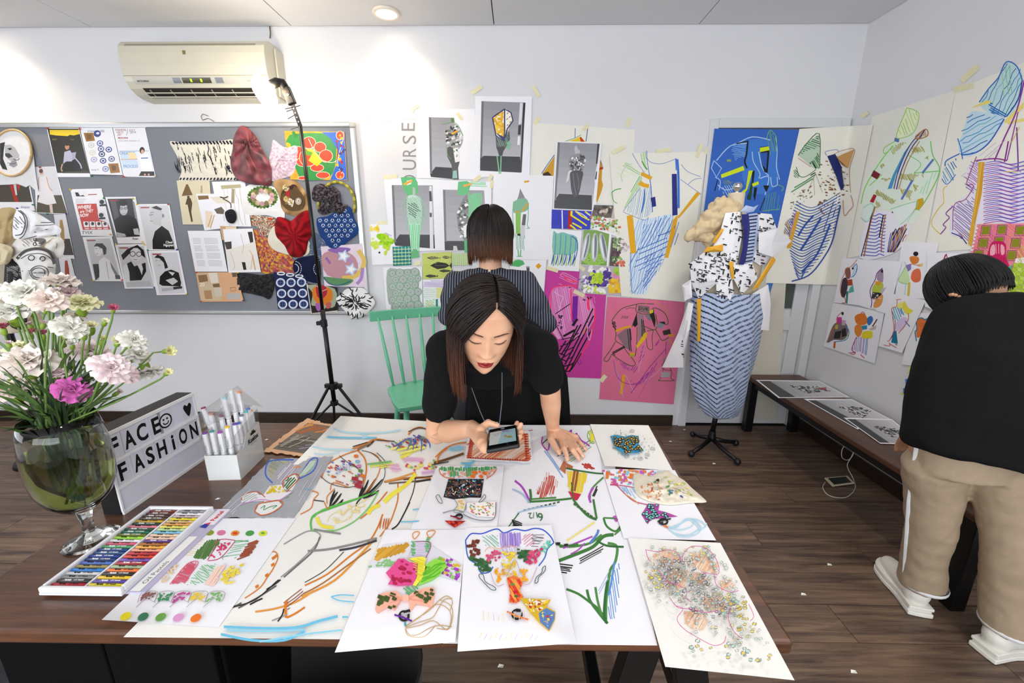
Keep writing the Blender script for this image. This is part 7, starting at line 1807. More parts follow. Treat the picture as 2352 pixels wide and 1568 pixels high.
for i,(x,y,c,nm,v)in enumerate(mk):
 yy=(MA+MV*v).y
 tp=onY(x,y,yy)
 lo_=MA+MU*0.1
 u=(tp-MA).dot(MU)/MU.length_squared
 tp-=MU*max(0,u-0.9)
 u=min(u,0.9)
 bz_=max(TZ+0.003,tp.z-0.148)
 ub=min(0.88,max(0.1,0.5+(u-0.5)*0.86))
 bt=mp_(ub,v,0)
 bt.z=bz_
 t=thing('marker','%s-capped white drawing marker standing in the clear case'%nm,'marker',tuple(bt),'markers in the clear case')
 ax_=(tp-bt).normalized()
 L_=(tp-bt).length
 MB().tube([bt,bt+ax_*L_*0.55],0.0074,4,upv=(1,1,0)).build('barrel',MBODY,t,bevel=0.002)
 MB().tube([bt+ax_*L_*0.558,bt+ax_*(L_-0.004),tp-ax_*0.002],[0.0077,0.0073,0.0066],4,upv=(1,1,0)).build('cap',MBODY,t,bevel=0.002)
 MB().tube([tp-ax_*0.002,tp+ax_*0.0015],[0.0064,0.0058],10).build('cap_plug',mat('plug_'+c,c,0.4),t)
 if i%3!=1:
  S=Surf(lambda x_,y_,o,b=bt,a=ax_:b+a*y_+Vector((x_,-0.0079-o,0)))
  S.t('3a3a3e','Kuelox',0.0015,L_*0.60,0.006,ex=(0,1),ey=(-1,0),width=0.022).done(t,'lettering')
# oil pastels
PX0,PX1,PY0,PY1=-0.924,-0.762,0.655,0.911
lidz=TZ
pl=thing('pastel_box_lid','white and purple cardboard lid under the tray of oil pastels','lid',(-0.82,0.79,TZ))
LIDM=mat('lid_lilac','b9b4cc',0.5)
MB().box((PX0+0.035,PY0+0.01,TZ+0.0005),(PX1+0.036,PY1+0.012,TZ+0.006)).build('lid_board',LIDM,pl,bevel=0.001)
S=Surf(lambda x,y,o:Vector((x,y,TZ+0.0064+o)))
S.f('eeeeea',[(PX1+0.004,PY0+0.012),(PX1+0.024,PY0+0.012),(PX1+0.024,PY1-0.09),(PX1+0.004,PY1-0.09)]).f('e9e6ee',[(PX1+0.002,PY1-0.05),(PX1+0.034,PY1-0.05),(PX1+0.034,PY1+0.01),(PX1+0.002,PY1+0.01)])
S.f('2a3a9a',[(PX1+0.004,PY1-0.058),(PX1+0.022,PY1-0.062),(PX1+0.02,PY1-0.04),(PX1+0.008,PY1-0.046)]).f('d83a50',[(PX1+0.008,PY1-0.046),(PX1+0.02,PY1-0.04),(PX1+0.022,PY1-0.05)])
S.t('c8202a','Pentel',PX1+0.024,PY1-0.036,0.016,ex=(0,1),ey=(-1,0),width=0.038,bold=0.03).t('3a3a40','Oil Pastels',PX1+0.02,PY0+0.03,0.014,ex=(0,1),ey=(-1,0),width=0.06)
S.done(pl,'lettering')
TRZ=TZ+0.0065
TRAY=mat('white_tray','e6e6ea',0.4)
tr=thing('pastel_tray','white plastic tray holding two columns of oil pastels','tray',((PX0+PX1)/2,(PY0+PY1)/2,TRZ))
MB().box((PX0,PY0,TRZ),(PX1,PY1,TRZ+0.004)).build('tray_floor',TRAY,tr)
for lo,hi in(((PX0,PY0,TRZ+0.004),(PX1,PY0+0.008,TRZ+0.016)),((PX0,PY1-0.008,TRZ+0.004),(PX1,PY1,TRZ+0.016)),((PX0,PY0+0.008,TRZ+0.004),(PX0+0.007,PY1-0.008,TRZ+0.016)),((PX1-0.007,PY0+0.008,TRZ+0.004),(PX1,PY1-0.008,TRZ+0.016))):
 MB().box(lo,hi).build('tray_wall',TRAY,tr,bevel=0.002)
MB().box(((PX0+PX1)/2-0.002,PY0+0.008,TRZ+0.004),((PX0+PX1)/2+0.002,PY1-0.008,TRZ+0.0115)).build('divider',TRAY,tr)
LC='7a3020 russet|5a3028 brown|4a302a dark brown|5a4630 umber|c8a020 ochre|1f3a30 bottle green|e08090 rose pink|1f5038 forest green|0f6a50 teal green|6a7020 olive|a0d830 lime|e6e6e6 white|d85a78 coral pink|4a9a60 green|1f3f80 navy|2a5080 steel blue|203a90 ultramarine|1f3f70 midnight blue|5070c0 cornflower|a09050 khaki|2a80d0 azure|d0d0d0 pale grey|8a8a88 mid grey|3a3a3c charcoal|c82030 red'
RC='9a9a98 silver grey|f0f0f0 white|c8b0b8 mauve|f0dc20 lemon yellow|d8b880 tan|e0a050 apricot|f0e060 straw yellow|c0e0a0 mint|80c0e0 sky blue|f0d0b0 cream|f0c8b0 peach|5a2a80 purple|b06a20 caramel|f0b040 amber|f0a080 salmon|c02030 scarlet|d84020 vermilion|7a50b0 violet|b01828 crimson|a0b890 sage|f07830 orange|202020 black|f0c820 golden yellow|5a40a0 indigo|f0e020 yellow'
ORD='first second third fourth fifth sixth seventh eighth ninth tenth eleventh twelfth thirteenth fourteenth fifteenth sixteenth seventeenth eighteenth nineteenth twentieth twenty-first twenty-second twenty-third twenty-fourth twenty-fifth'.split()
proto={}
for ci,(cs,cn)in enumerate(((LC,'left'),(RC,'right'))):
 for i,e in enumerate(cs.split('|')):
  c,nm=e.split(' ',1)
  rn=random.Random(i*2+ci)
  x0=(PX0+0.0095 if ci==0 else(PX0+PX1)/2+0.004)+rn.uniform(0,0.003)
  y=PY1-0.0145-i*0.0094
  z=TRZ+0.0043+0.0042
  t=thing('oil_pastel','%s oil pastel, %s from the far end of the %s column'%(nm,ORD[i],cn),'oil pastel',(x0,y,z-0.0042),'oil pastels in the white tray')
  L_=0.066
  for k,(n_,a,b,r_)in enumerate((('wrapper',0.004,0.054,0.0042),('stick',0.0,L_,0.0039))):
   if n_ not in proto:
    q=MB().tube([(a,0,0.0042),(b,0,0.0042)],r_,10).build(n_,[INK],t,smooth=False)
    q.data.transform(Matrix.Translation(WORLD[t.name]))
    proto[n_]=q.data
    q.data.polygons.foreach_set('use_smooth',[len(p_.vertices)==4 for p_ in q.data.polygons])
   else:
    q=bpy.data.objects.new(n_,proto[n_])
    COL.objects.link(q)
    q.parent=t
   q.material_slots[0].link='OBJECT'
   dark='wrap_'+c
   cc_=tuple(v*0.9+0.02 for v in lin(c))if n_=='wrapper' else c
   q.material_slots[0].material=mat(n_+c,cc_,0.55 if n_=='wrapper' else 0.4)
  lum=sum(lin(c))
  key='txt'+('w' if lum<0.55 else 'b')
  if key not in proto:
   S=Surf(lambda x,y_,o:Vector((x,-math.sin(min(1.2,max(-1.2,y_/0.0043)))*0.0045*-1,0.0042+math.cos(min(1.2,max(-1.2,y_/0.0043)))*0.00435)))
   S.t('f0f0ee' if key=='txtw' else '141416','Pentel',0.012,-0.0019,0.0062,ex=(1,0),ey=(0,1),width=0.018,bold=0.04,shear=0.2).t('f0f0ee' if key=='txtw' else '141416','Oil Pastels',0.033,-0.0014,0.0042,ex=(1,0),ey=(0,1),width=0.02,bold=0.03)
   q=S.done(t,'lettering')
   q.data.transform(Matrix.Translation(WORLD[t.name]))
   proto[key]=q.data
  else:
   q=bpy.data.objects.new('lettering',proto[key])
   COL.objects.link(q)
   q.parent=t
# goblet vase and carnations
VX,VY=-0.979,0.813
GLASS=mat('clear_glass','f4f8f4',0.02,trans=1.0,ior=1.45)
WATER=mat('green_vase_water','949c4e',0.03,trans=1.0,ior=1.2)
vs_=thing('goblet_vase','big stemmed glass goblet used as a vase, half full of greenish water','vase',(VX,VY,TZ))
outer=[(0.0,0.001),(0.05,0.001),(0.052,0.003),(0.045,0.008),(0.022,0.016),(0.0115,0.026),(0.0105,0.055),(0.0145,0.078),(0.036,0.094),(0.056,0.118),(0.068,0.15),(0.0725,0.19),(0.0715,0.235),(0.067,0.275),(0.061,0.306)]
inner=[(0.0600,0.306),(0.0658,0.275),(0.0702,0.235),(0.071,0.19),(0.0665,0.151),(0.0545,0.121),(0.034,0.098),(0.012,0.087),(0.0,0.086)]
MB().lathe(outer+inner,(VX,VY,TZ),40).build('goblet',GLASS,vs_,smooth=True)
wat=[(0.0,0.088),(0.0118,0.089),(0.0335,0.1),(0.0537,0.1225),(0.0657,0.152),(0.0702,0.19),(0.0691,0.236),(0.0,0.236)]
MB().lathe(wat,(VX,VY,TZ),40).build('water',WATER,vs_,smooth=True,autos=40)
STEM=mat('carnation_stem','6a8a3f',0.55,noise_amt=0.15,scale=30)
CALYX=mat('carnation_calyx','86a436',0.5,noise_amt=0.15,scale=40)
LEAFM=mat('carnation_leaf','3f5a2c',0.5,noise_amt=0.25,scale=30)
PET={}
def petalmat(c):
 return mat('petal_'+c,c,0.6,noise_amt=0.05,scale=60,sheen=0.2)
def bloom_mesh(seed,layers,openness):
 rn=random.Random(seed)
 mb=MB()
 for li in range(layers):
  t=li/max(1,layers-1)
  cnt=8-int(t*3)
  ang0=rn.uniform(0,6)
  tilt=openness*(1-t)+0.12*t
  for k in range(cnt):
   a=ang0+k*2*math.pi/cnt+rn.uniform(-0.2,0.2)
   L_=(1.0-0.38*t)*rn.uniform(0.9,1.08)
   wd_=0.74*(1-0.25*t)
   vs=[]
   nu,nv=7,4
   ph=rn.uniform(0,6)
   for i in range(nv+1):
    v=i/nv
    th=tilt*(0.55+0.6*v)
    rr=L_*v
    for j in range(nu):
     u=(j/(nu-1)-0.5)*2
     w_=wd_*(0.18+0.82*v**0.7)
     ruf=0.13*v*v*math.sin(u*6+ph)+rn.uniform(-0.05,0.05)*v
     edge_=(rn.uniform(-0.05,0.04)-0.2*u*u)if i==nv else 0
     r_=rr+edge_
     out=math.sin(th)*r_+ruf*math.cos(th)*0.6
     hz=math.cos(th)*r_*0.75+ruf*math.sin(th)+0.1*t
     sx=u*w_*0.62
     vs.append((math.cos(a)*out-math.sin(a)*sx,math.sin(a)*out+math.cos(a)*sx,hz))
   mb.add(vs,[(i*nu+j,i*nu+j+1,(i+1)*nu+j+1,(i+1)*nu+j)for i in range(nv)for j in range(nu-1)])
 me=mb.build('bloom',petalmat('f2f0ea'),None,smooth=True,org=(0,0,0))
 d=me.data
 bpy.data.objects.remove(me)
 return d
BLOOMS=[bloom_mesh(i,4,1.25)for i in range(3)]+[bloom_mesh(9,3,0.55)]
cm=MB().lathe([(0.0,-1.0),(0.2,-0.98),(0.34,-0.75),(0.36,-0.3),(0.3,0.05),(0.0,0.1)],(0,0,0),10).build('calyx',CALYX,smooth=True,org=(0,0,0))
CALD=cm.data
bpy.data.objects.remove(cm)
FL='''20 666 20 w big white carnation at the left edge, topmost on that side|60 676 32 w largest white carnation in the top left of the bouquet|138 652 27 c cream carnation at the very top of the bouquet|156 676 20 p pale pink carnation just under the topmost cream one
187 700 27 y pale yellow carnation high on the right against the pin board|109 693 27 c cream carnation between the largest white and the yellow one|30 719 31 w flat white carnation at the left edge below the big white pair|260 710 11 d small deep pink carnation on a long stem against the board frame
172 729 15 c small cream-pink carnation under the yellow one|158 755 26 w creamy white carnation in the upper middle of the bouquet|209 752 14 yb pale yellow half-open carnation right of the creamy middle one|8 755 14 d mauve-pink carnation at the left edge of the bouquet
70 766 13 d deep pink half-open carnation left of the middle|99 768 12 d rosy half-open carnation beside the deep pink one|43 801 19 y small yellow carnation tucked above the big cream-pink one|238 781 10 yb pale yellow upright bud right of the middle
270 786 14 y yellow carnation behind the white pair on the right|304 783 22 w upper white carnation of the pair reaching right|312 815 22 w lower white carnation of the pair reaching right|385 806 14 ys small yellow carnation farthest to the right
204 811 30 p pale pink carnation in the centre of the bouquet|244 826 12 d crimson carnation between the pale pink ones|252 848 31 p big pale pink carnation on the right, above the light box|282 858 23 p smaller pale pink carnation right of the big pink one
336 850 24 ws white carnation drooping at the right end|385 855 9 yb yellow bud on the lowest right-hand stem|66 835 40 c big cream-pink carnation, largest in the bouquet|17 846 40 c big cream-pink carnation cut by the left edge
135 812 15 d pink carnation bud cluster in the middle left|136 858 15 p pale pink half-open carnation below the middle|164 898 27 m magenta carnation low in the middle above the vase rim|32 900 31 c cream carnation low on the left above the vase
80 926 17 p pale pink carnation low beside the vase rim|49 918 14 d dusty pink carnation low on the left|148 789 10 d tiny deep pink bud right of the middle|166 792 12 w small white carnation right of the tiny pink bud'''
PC={'w':('f4f2ea','efeee2'),'c':('f4e8de','f1e0d4'),'p':('f5e2e3','f2d8da'),'y':('f7f5c4','f3f0ae'),'d':('d06a82','b84a66'),'m':('d868b8','c84aa0')}
FPOS=[]
def flower(x,y,r_px,kind,label,i):
 rn=random.Random(i+50)
 dep=0.95+rn.uniform(-0.07,0.07)+(-0.03 if r_px>25 else 0.02)
 p=at(x,y,dep)
 rad=r_px*dep/F*1.38
 bud=len(kind)>1 and kind[1]=='b'
 out=(p-Vector((VX,VY,TZ+0.30)))
 face=(out.normalized()*0.7+(CP-p).normalized()*0.75+Vector((rn.uniform(-0.2,0.2),rn.uniform(-0.2,0.2),0.25))).normalized()
 if kind=='ys':
  face=Vector((0.95,-0.2,0.15)).normalized()
 if kind=='ws':
  face=Vector((0.35,-0.25,-0.75)).normalized()
 t=thing('carnation',label,'flower',tuple(p),'carnations in the goblet vase')
 FPOS.append((x,y,label))
 q=Vector((0,0,1)).rotation_difference(face)
 for nm,d,s in(('bloom',BLOOMS[3 if(bud or r_px<15)else i%3],rad),('calyx',CALD,rad*(1.2 if bud else 0.8)if rad>0.012 else 0.014)):
  o=bpy.data.objects.new(nm,d)
  COL.objects.link(o)
  o.parent=t
  o.rotation_mode='QUATERNION'
  o.rotation_quaternion=q
  o.scale=(s,s,s)
  if nm=='bloom':
   o.material_slots[0].link='OBJECT'
   o.material_slots[0].material=petalmat(PC[kind[0]][i%2])
 c0=p-face*(rad*0.8 if rad>0.012 else 0.014)
 ma=rn.uniform(0,6.28)
 mr=rn.uniform(0.0,0.04)
 mouth=Vector((VX+math.cos(ma)*mr*0.7+max(-0.03,min(0.03,(p.x-VX)*0.3)),VY+math.sin(ma)*mr+max(-0.02,min(0.02,(p.y-VY)*0.3)),TZ+0.30))
 foot=Vector((VX-(mouth.x-VX)*0.4,VY-(mouth.y-VY)*0.4,TZ+0.115+rn.uniform(0,0.03)))
 b1=c0-face*0.03
 pts=[c0,b1,b1.lerp(mouth,0.5)+Vector((rn.uniform(-0.01,0.01),rn.uniform(-0.01,0.01),-0.005)),mouth,mouth.lerp(foot,0.5),foot]
 MB().tube(pts,0.0021,6).build('stem',STEM,t,smooth=True)
k=0
for row in FL.replace('\n','|').split('|'):
 x,y,r_,kd,lb2=row.split(' ',4)
 flower(float(x),float(y),float(r_),kd,lb2 if 'carnation' in lb2 else lb2.replace('bud','carnation bud',1),k)
 k+=1
for i,(x,y)in enumerate(((73,717),(100,743),(126,743),(69,746),(241,739),(271,901),(166,835),(138,824),(106,709),(115,668),(132,668),(110,655),(35,690),(120,870),(90,890),(20,790),(195,770),(108,845))):
 fx_,fy_,nl=sorted(FPOS[:36],key=lambda q:math.hypot(q[0]-x,q[1]-y))[1 if i==13 else 0]
 rel=('left of' if x<fx_ else 'right of')if abs(x-fx_)>abs(y-fy_)else('above' if y<fy_ else 'below')
 flower(x,y,8,'yb' if i%4==0 else 'pb','closed green bud %s the %s'%(rel,' '.join(nl.split()[:11])),100+i)
# narrow leaves: nobody could count them
mb=MB()
rn=random.Random(11)
for i in range(300):
 a=rn.uniform(0,6.28)
 m0=Vector((VX+math.cos(a)*rn.uniform(0,0.045),VY+math.sin(a)*rn.uniform(0,0.045),TZ+rn.uniform(0.14,0.36)))
 L_=rn.uniform(0.05,0.115)
 d=Vector((math.cos(a)*rn.uniform(0.2,1.1)+0.15,math.sin(a)*rn.uniform(0.2,0.9),rn.uniform(0.5,1.3))).normalized()
 if m0.z<TZ+0.27:
  d=Vector((d.x*0.18,d.y*0.18,1)).normalized()
  m0=Vector((VX+(m0.x-VX)*0.8,VY+(m0.y-VY)*0.8,m0.z))
 elif i%3==0:
  m0.z+=rn.uniform(0,0.12)
  m0.x+=d.x*0.07
  m0.y+=d.y*0.05
  L_*=0.7
 w_=rn.uniform(0.0016,0.0032)
 s_=d.cross(Vector((rn.uniform(-1,1),rn.uniform(-1,1),0.2))).normalized()
 pts=[m0+d*L_*t+Vector((d.x,d.y,-0.35))*(L_*0.45*t*t)for t in(0,0.35,0.7,1)]
 if m0.z<TZ+0.27:
  pts=[m0+d*min(L_,0.13)*t for t in(0,0.35,0.7,1)]
 vs=[]
 for j,p in enumerate(pts):
  ww=w_*(1,1.1,0.8,0.05)[j]
  vs+=[p+s_*ww,p-s_*ww]
 mb.add(vs,[(0,1,3,2),(2,3,5,4),(4,5,7,6)],('2f4522','41602a','24381c','557238')[i%4])
fo=mb.build('carnation_leaves',colmat('leaf_green',0.5,0.4),smooth=True)
tag(fo,'narrow green carnation leaves filling the goblet vase','leaves')
fo['kind']='stuff'
# people
WORK=bpy.data.scenes.new('work')
def remeshed(mb,name,material,parent,voxel,smooth=6,colf=None,post=None,keep=True):
 ob=mb.build(name,material,parent)
 r_=ob.modifiers.new('r','REMESH')
 r_.mode='VOXEL'
 r_.voxel_size=voxel
 s_=ob.modifiers.new('s','SMOOTH')
 s_.factor,s_.iterations=0.5,smooth
 WORK.collection.objects.link(ob)
 with bpy.context.temp_override(scene=WORK,view_layer=WORK.view_layers[0]):
  dg=bpy.context.evaluated_depsgraph_get()
  me=bpy.data.meshes.new_from_object(ob.evaluated_get(dg))
 WORK.collection.objects.unlink(ob)
 ob.modifiers.clear()
 o3=WORLD[parent.name]
 if post:
  nv=[(v.co.copy(),v.normal.copy())for v in me.vertices]
  me.vertices.foreach_set('co',[q for c,n_ in nv for q in c+n_*post(c+o3)])
  me.update()
 me.polygons.foreach_set('use_smooth',[True]*len(me.polygons))
 if not me.materials:
  me.materials.append(material)
 ob.data=me
 if colf:
  repaint(ob,colf,o3)
 return ob
def limb(mb,pts,rs,n=20,flat=1.0,upv=None):
 """closed tapered limb with rounded ends and joints"""
 pts=[Vector(p)for p in pts]
 mb.tube(pts,list(rs),n,True,None,flat,None,upv)
 if flat==1.0:
  for p,r_ in zip(pts,rs):
   mb.ball(p,r_*0.995,12)
 return mb
def g1(x,s):
 return math.exp(-(x/s)**2)
SL_=[(-0.112,0.004,0.066,0.012),(-0.106,0.022,0.076,0.02),(-0.095,0.037,0.081,0.03),(-0.08,0.049,0.0835,0.045),(-0.055,0.0605,0.085,0.068),(-0.03,0.0675,0.0855,0.086),(0.0,0.0715,0.0865,0.094),(0.03,0.0725,0.088,0.093),(0.06,0.068,0.081,0.085),(0.085,0.056,0.062,0.066),(0.1,0.036,0.036,0.042),(0.108,0.004,0.004,0.006)]
def hsec(z):
 z=max(-0.112,min(0.108,z))
 for i in range(len(SL_)-1):
  if z<=SL_[i+1][0]:
   t=(z-SL_[i][0])/(SL_[i+1][0]-SL_[i][0])
   t=t*t*(3-2*t)*0.35+t*0.65
   return[SL_[i][k]*(1-t)+SL_[i+1][k]*t for k in(1,2,3)]
 return SL_[-1][1:]
def face_bump(x,z):
 a=abs(x)
 h=0.0
 nb=max(0,min(1,(0.012-z)/0.05))
 h+=(0.004+0.017*nb**1.4)*g1(x,0.0085+0.004*nb)*(1 if z>-0.036 else g1(z+0.036,0.007))*(1 if z<0.012 else g1(z-0.012,0.012))
 h+=0.008*g1(a-0.0125,0.006)*g1(z+0.037,0.007)
 h-=0.009*g1(a-0.03,0.016)*g1(z-0.004,0.011)
 h+=0.0065*g1(a-0.031,0.012)*g1(z+0.001,0.0065)
 h+=0.003*g1(a-0.03,0.02)*g1(z-0.021,0.008)
 h+=0.006*g1(x,0.019)*g1(z+0.0625,0.0048)+0.007*g1(x,0.016)*g1(z+0.0735,0.005)-0.0035*g1(x,0.022)*g1(z+0.068,0.002)
 h+=0.005*g1(x,0.016)*g1(z+0.098,0.01)+0.004*g1(a-0.04,0.02)*g1(z+0.03,0.022)
 return h
def face_y(x,z):
 w_,f_,b_=hsec(z)
 q=min(0.999,abs(x)/max(w_,1e-4))
 return f_*(1-q**2.3)**(1/2.3)+face_bump(x,z)
def head_into(mb,T,col):
 rows,cols=96,120
 vs=[]
 for i in range(rows+1):
  z=-0.112+0.22*i/rows
  w_,f_,b_=hsec(z)
  for j in range(cols):
   t=j/cols*2*math.pi
   a=t-0.35*math.sin(2*t)*0.5 if 0<t<math.pi else t
   c,s=math.cos(a),math.sin(a)
   k=(abs(c)**2.3+abs(s)**2.3)**(-1/2.3)
   x=w_*c*k
   y=(f_ if s>0 else b_)*s*k
   if s>0:
    y+=face_bump(x,z)*min(1,s*2)
   vs.append(T@Vector((x,y,z)))
 fs=[(i*cols+j,i*cols+(j+1)%cols,(i+1)*cols+(j+1)%cols,(i+1)*cols+j)for i in range(rows)for j in range(cols)]
 mb.add(vs,fs+[list(range(cols))[::-1],list(range(rows*cols,rows*cols+cols))],col)
def frame_T(o,f,u):
 f=Vector(f).normalized()
 u=Vector(u)
 u=(u-f*u.dot(f)).normalized()
 x=f.cross(u)
 M=Matrix((x,f,u)).transposed().to_4x4()
 M.translation=Vector(o)
 return M
def face_details(T,parent,lip='8e2420',skin=None):
 def P(x,z,o=0.0006):
  return T@Vector((x,face_y(x,z)+o,z))
 mb=MB()
 for s in(-1,1):
  pts=[(0.013,0.0155),(0.024,0.019),(0.036,0.0215),(0.047,0.017),(0.053,0.012)]
  MB().tube([P(s*x,z,0.0002)for x,z in pts],[0.0016,0.0024,0.0022,0.0015,0.0005],6,flat=0.7).build('eyebrow',mat('brow_brown','3a251c',0.8),parent,smooth=True)
  lash=MB()
  ln=[(0.0165,-0.0035),(0.024,-0.0062),(0.031,-0.0072),(0.038,-0.0062),(0.0455,-0.0025)]
  lash.tube([P(s*x,z,0.0004)for x,z in ln],[0.0004,0.0010,0.0012,0.0012,0.0006],6)
  for k in range(12):
   t=k/11
   i=min(3,int(t*4))
   f_=t*4-i
   x,z=ln[i][0]*(1-f_)+ln[i+1][0]*f_,ln[i][1]*(1-f_)+ln[i+1][1]*f_
   p=P(s*x,z,0.0004)
   d=T.to_3x3()@Vector((s*(t-0.4)*0.6,0.8,-0.75)).normalized()
   lash.tube([p,p+d*0.0045],[0.0005,0.0001],4)
  lash.build('eyelashes',mat('lash_black','120c0a',0.7),parent)
 up_o=[(-0.0215,-0.0662),(-0.012,-0.0622),(-0.004,-0.0598),(0,-0.0608),(0.004,-0.0598),(0.012,-0.0622),(0.0215,-0.0662),(0.012,-0.0685),(0,-0.0692),(-0.012,-0.0685)]
 lo_o=[(-0.021,-0.0664),(-0.012,-0.0682),(0,-0.0688),(0.012,-0.0682),(0.021,-0.0664),(0.014,-0.0765),(0.0,-0.0803),(-0.014,-0.0765)]
 for P_ in(up_o,lo_o):
  mb=MB()
  O=crom(P_,True,4)
  cx,cz=sum(p[0]for p in O)/len(O),sum(p[1]for p in O)/len(O)
  vs=[P(x,z,0.0005)for x,z in O]+[P(cx+(x-cx)*0.6,cz+(z-cz)*0.6,0.0016)for x,z in O]+[P(cx+(x-cx)*0.1,cz+(z-cz)*0.1,0.002)for x,z in O]
  n=len(O)
  mb.add(vs,[(r_*n+i,r_*n+(i+1)%n,(r_+1)*n+(i+1)%n,(r_+1)*n+i)for r_ in(0,1)for i in range(n)]+[list(range(2*n,3*n))])
  mb.build('lip',mat('lip_'+lip,lip,0.35),parent,smooth=True)
def hair(T,parent,part,length,cr,ct,seed,phi0=48,drop=-0.012,n_=260,rad=0.0016,curl_in=0.25,A_=0.081):
 """strands combed from a parting over the skull, then falling with gravity"""
 rn=random.Random(seed)
 Ti=T.inverted().to_3x3()
 gv=(Ti@Vector((0,0,-1))).normalized()
 B_,C_=0.101,0.117
 if not isinstance(phi0,tuple):
  phi0=(phi0,phi0)
 def shell(d,k=1.0):
  d=d.normalized()
  r_=1/math.sqrt((d.x/A_)**2+(d.y/B_)**2+(d.z/C_)**2)
  return d*(r_*k)
 mb=MB()
 vs,fs=[],[]
 nu,nv=40,16
 for i in range(nv+1):
  for j in range(nu):
   ph=2*math.pi*j/nu
   fr=max(0,math.cos(ph))
   th=(i/nv)*(1.75-1.05*fr**0.8)
   vs.append(T@(shell(Vector((math.sin(th)*math.sin(ph),math.sin(th)*math.cos(ph),math.cos(th))),0.965)+Vector((0,-0.004,0))))
 for i in range(nv):
  for j in range(nu):
   fs.append((i*nu+j,i*nu+(j+1)%nu,(i+1)*nu+(j+1)%nu,(i+1)*nu+j))
 mb.add(vs,fs,cr)
 for side in(-1,1):
  for k in range(n_):
   s=rn.random()
   lay=rn.random()
   p0,p1=part
   root=p0.lerp(p1,min(1,s*1.25))+Vector((side*0.003,0,0))
   ph0=phi0[0 if side<0 else 1]
   phi=R(ph0+(178-ph0)*s+rn.uniform(-4,4))
   end=Vector((side*math.sin(phi)*A_,math.cos(phi)*B_,drop+rn.uniform(-0.01,0.01)))
   d0,d1=root.normalized(),end.normalized()
   kk=0.985+0.075*lay
   pts=[]
   ns_=9
   for i in range(ns_+1):
    t=i/ns_
    d=d0.lerp(d1,t)
    lift=1+0.05*math.sin(math.pi*t)
    pts.append(shell(d,kk*lift)+Vector((0,-0.004,0)))
   dr=(pts[-1]-pts[-2]).normalized()
   p=pts[-1].copy()
   L_=length*rn.uniform(0.88,1.05)
   m_=8
   for i in range(m_):
    t=(i+1)/m_
    inward=Vector((-side*curl_in*t*t,0,0))if phi<R(120)else Vector((0,curl_in*0.6*t*t,0))
    dr=(dr*0.35+gv*0.65+inward*0.35+Vector((rn.uniform(-1,1),rn.uniform(-1,1),0))*0.05).normalized()
    p=p+dr*(L_/m_)
    e=shell(p-Vector((0,-0.004,0)))
    if(p-Vector((0,-0.004,0))).length<e.length:
     p=e*1.01+Vector((0,-0.004,0))
    pts.append(p.copy())
   q=len(pts)
   cols=[]
   sh_=rn.uniform(0.8,1.25)
   for i in range(q-1):
    t=max(0,min(1,(i/(q-1)-0.45)/0.55))
    cols.append(tuple(v*sh_ for v in mixc(cr,ct,t**1.3)))
   mb.tube([T@v for v in pts],[rad*(1.0 if i<q*0.7 else 1.0-0.75*(i/(q-1)-0.7)/0.3)for i in range(q)],3,True,None,1.0,cols)
 ob=mb.build('hair',colmat('hair_fibre',0.5,0.35),parent,smooth=True)
 ob['kind']='stuff'
 return ob
def merge(a,b):
 """join mesh data of b into a (one continuous figure)"""
 bm=bmesh.new()
 bm.from_mesh(a.data)
 bm.from_mesh(b.data)
 bm.to_mesh(a.data)
 bm.free()
 bpy.data.objects.remove(b)
 return a
def repaint(ob,colf,o3):
 me=ob.data
 while me.color_attributes:
  me.color_attributes.remove(me.color_attributes[0])
 ca=me.color_attributes.new('Col','FLOAT_COLOR','POINT')
 buf=[]
 for v in me.vertices:
  buf+=[*lin(colf(v.co+o3)),1.0]
 ca.data.foreach_set('color',buf)
SKIN=colmat('skin',0.5,0.35,sss=0.12)
BLACKCLOTH=mat('black_cloth','101011',0.9,noise_amt=0.2,scale=200,bump=0.15,spec=0.2)
def skincol(base,warm):
 return lambda p:mixc(base,warm,max(0,min(1,0.45+0.7*ns(p.x*25,p.y*25,1,p.z*25))))
def wrinkle(a,s=18.0,st=(1,1,0.35),seed=0.0):
 return lambda p:a*(noise.noise(Vector((p.x*s*st[0],p.y*s*st[1],p.z*s*st[2]+seed)))+0.6*abs(noise.noise(Vector((p.x*s*2.1,p.y*s*2.1,p.z*s+seed+7)))))
def nail(parent,tip,d,n_,r_=0.0045):
 mb=MB()
 d=d.normalized()
 n_=(n_-d*n_.dot(d)).normalized()
 s_=d.cross(n_)
 vs=[tip+d*(math.cos(a)*r_*1.25)+s_*(math.sin(a)*r_)-n_*(abs(math.sin(a))*0.0012)for a in[i*math.pi/5 for i in range(10)]]
 mb.add(vs+[tip+n_*0.0008],[(i,(i+1)%10,10)for i in range(10)])
 mb.build('fingernail',mat('nail','e2b8a6',0.3),parent,smooth=True)
# woman in black leaning over the table
eye=at(1121,787,1.0)
rv=(eye-CP).normalized()
cu_=(up-rv*up.dot(rv)).normalized()
al=R(36)
fdir=(-rv)*math.cos(al)-cu_*math.sin(al)
udir=cu_*math.cos(al)+(-rv)*math.sin(al)
udir=Matrix.Rotation(R(-5),3,fdir)@udir
fdir=Matrix.Rotation(R(4),3,udir)@fdir
TH=frame_T(eye-fdir*0.088,fdir,udir)
hc=TH.translation
hipc=Vector((0.0,1.60,0.84))
w1_=thing('person','woman in a black dress leaning over the table, photographing with a phone','person',(hipc.x,hipc.y,0))
SHL,SHR=at(1022,806,1.24),at(1240,800,1.25)
nb_=(SHL+SHR)/2+Vector((0,0.02,0.035))
ELL,WRL=at(1004,993,1.335),at(1084,984,1.175)
ELR,WRR=at(1263,893,1.335),onZ(1270,986,TZ+0.030)
arm=MB()
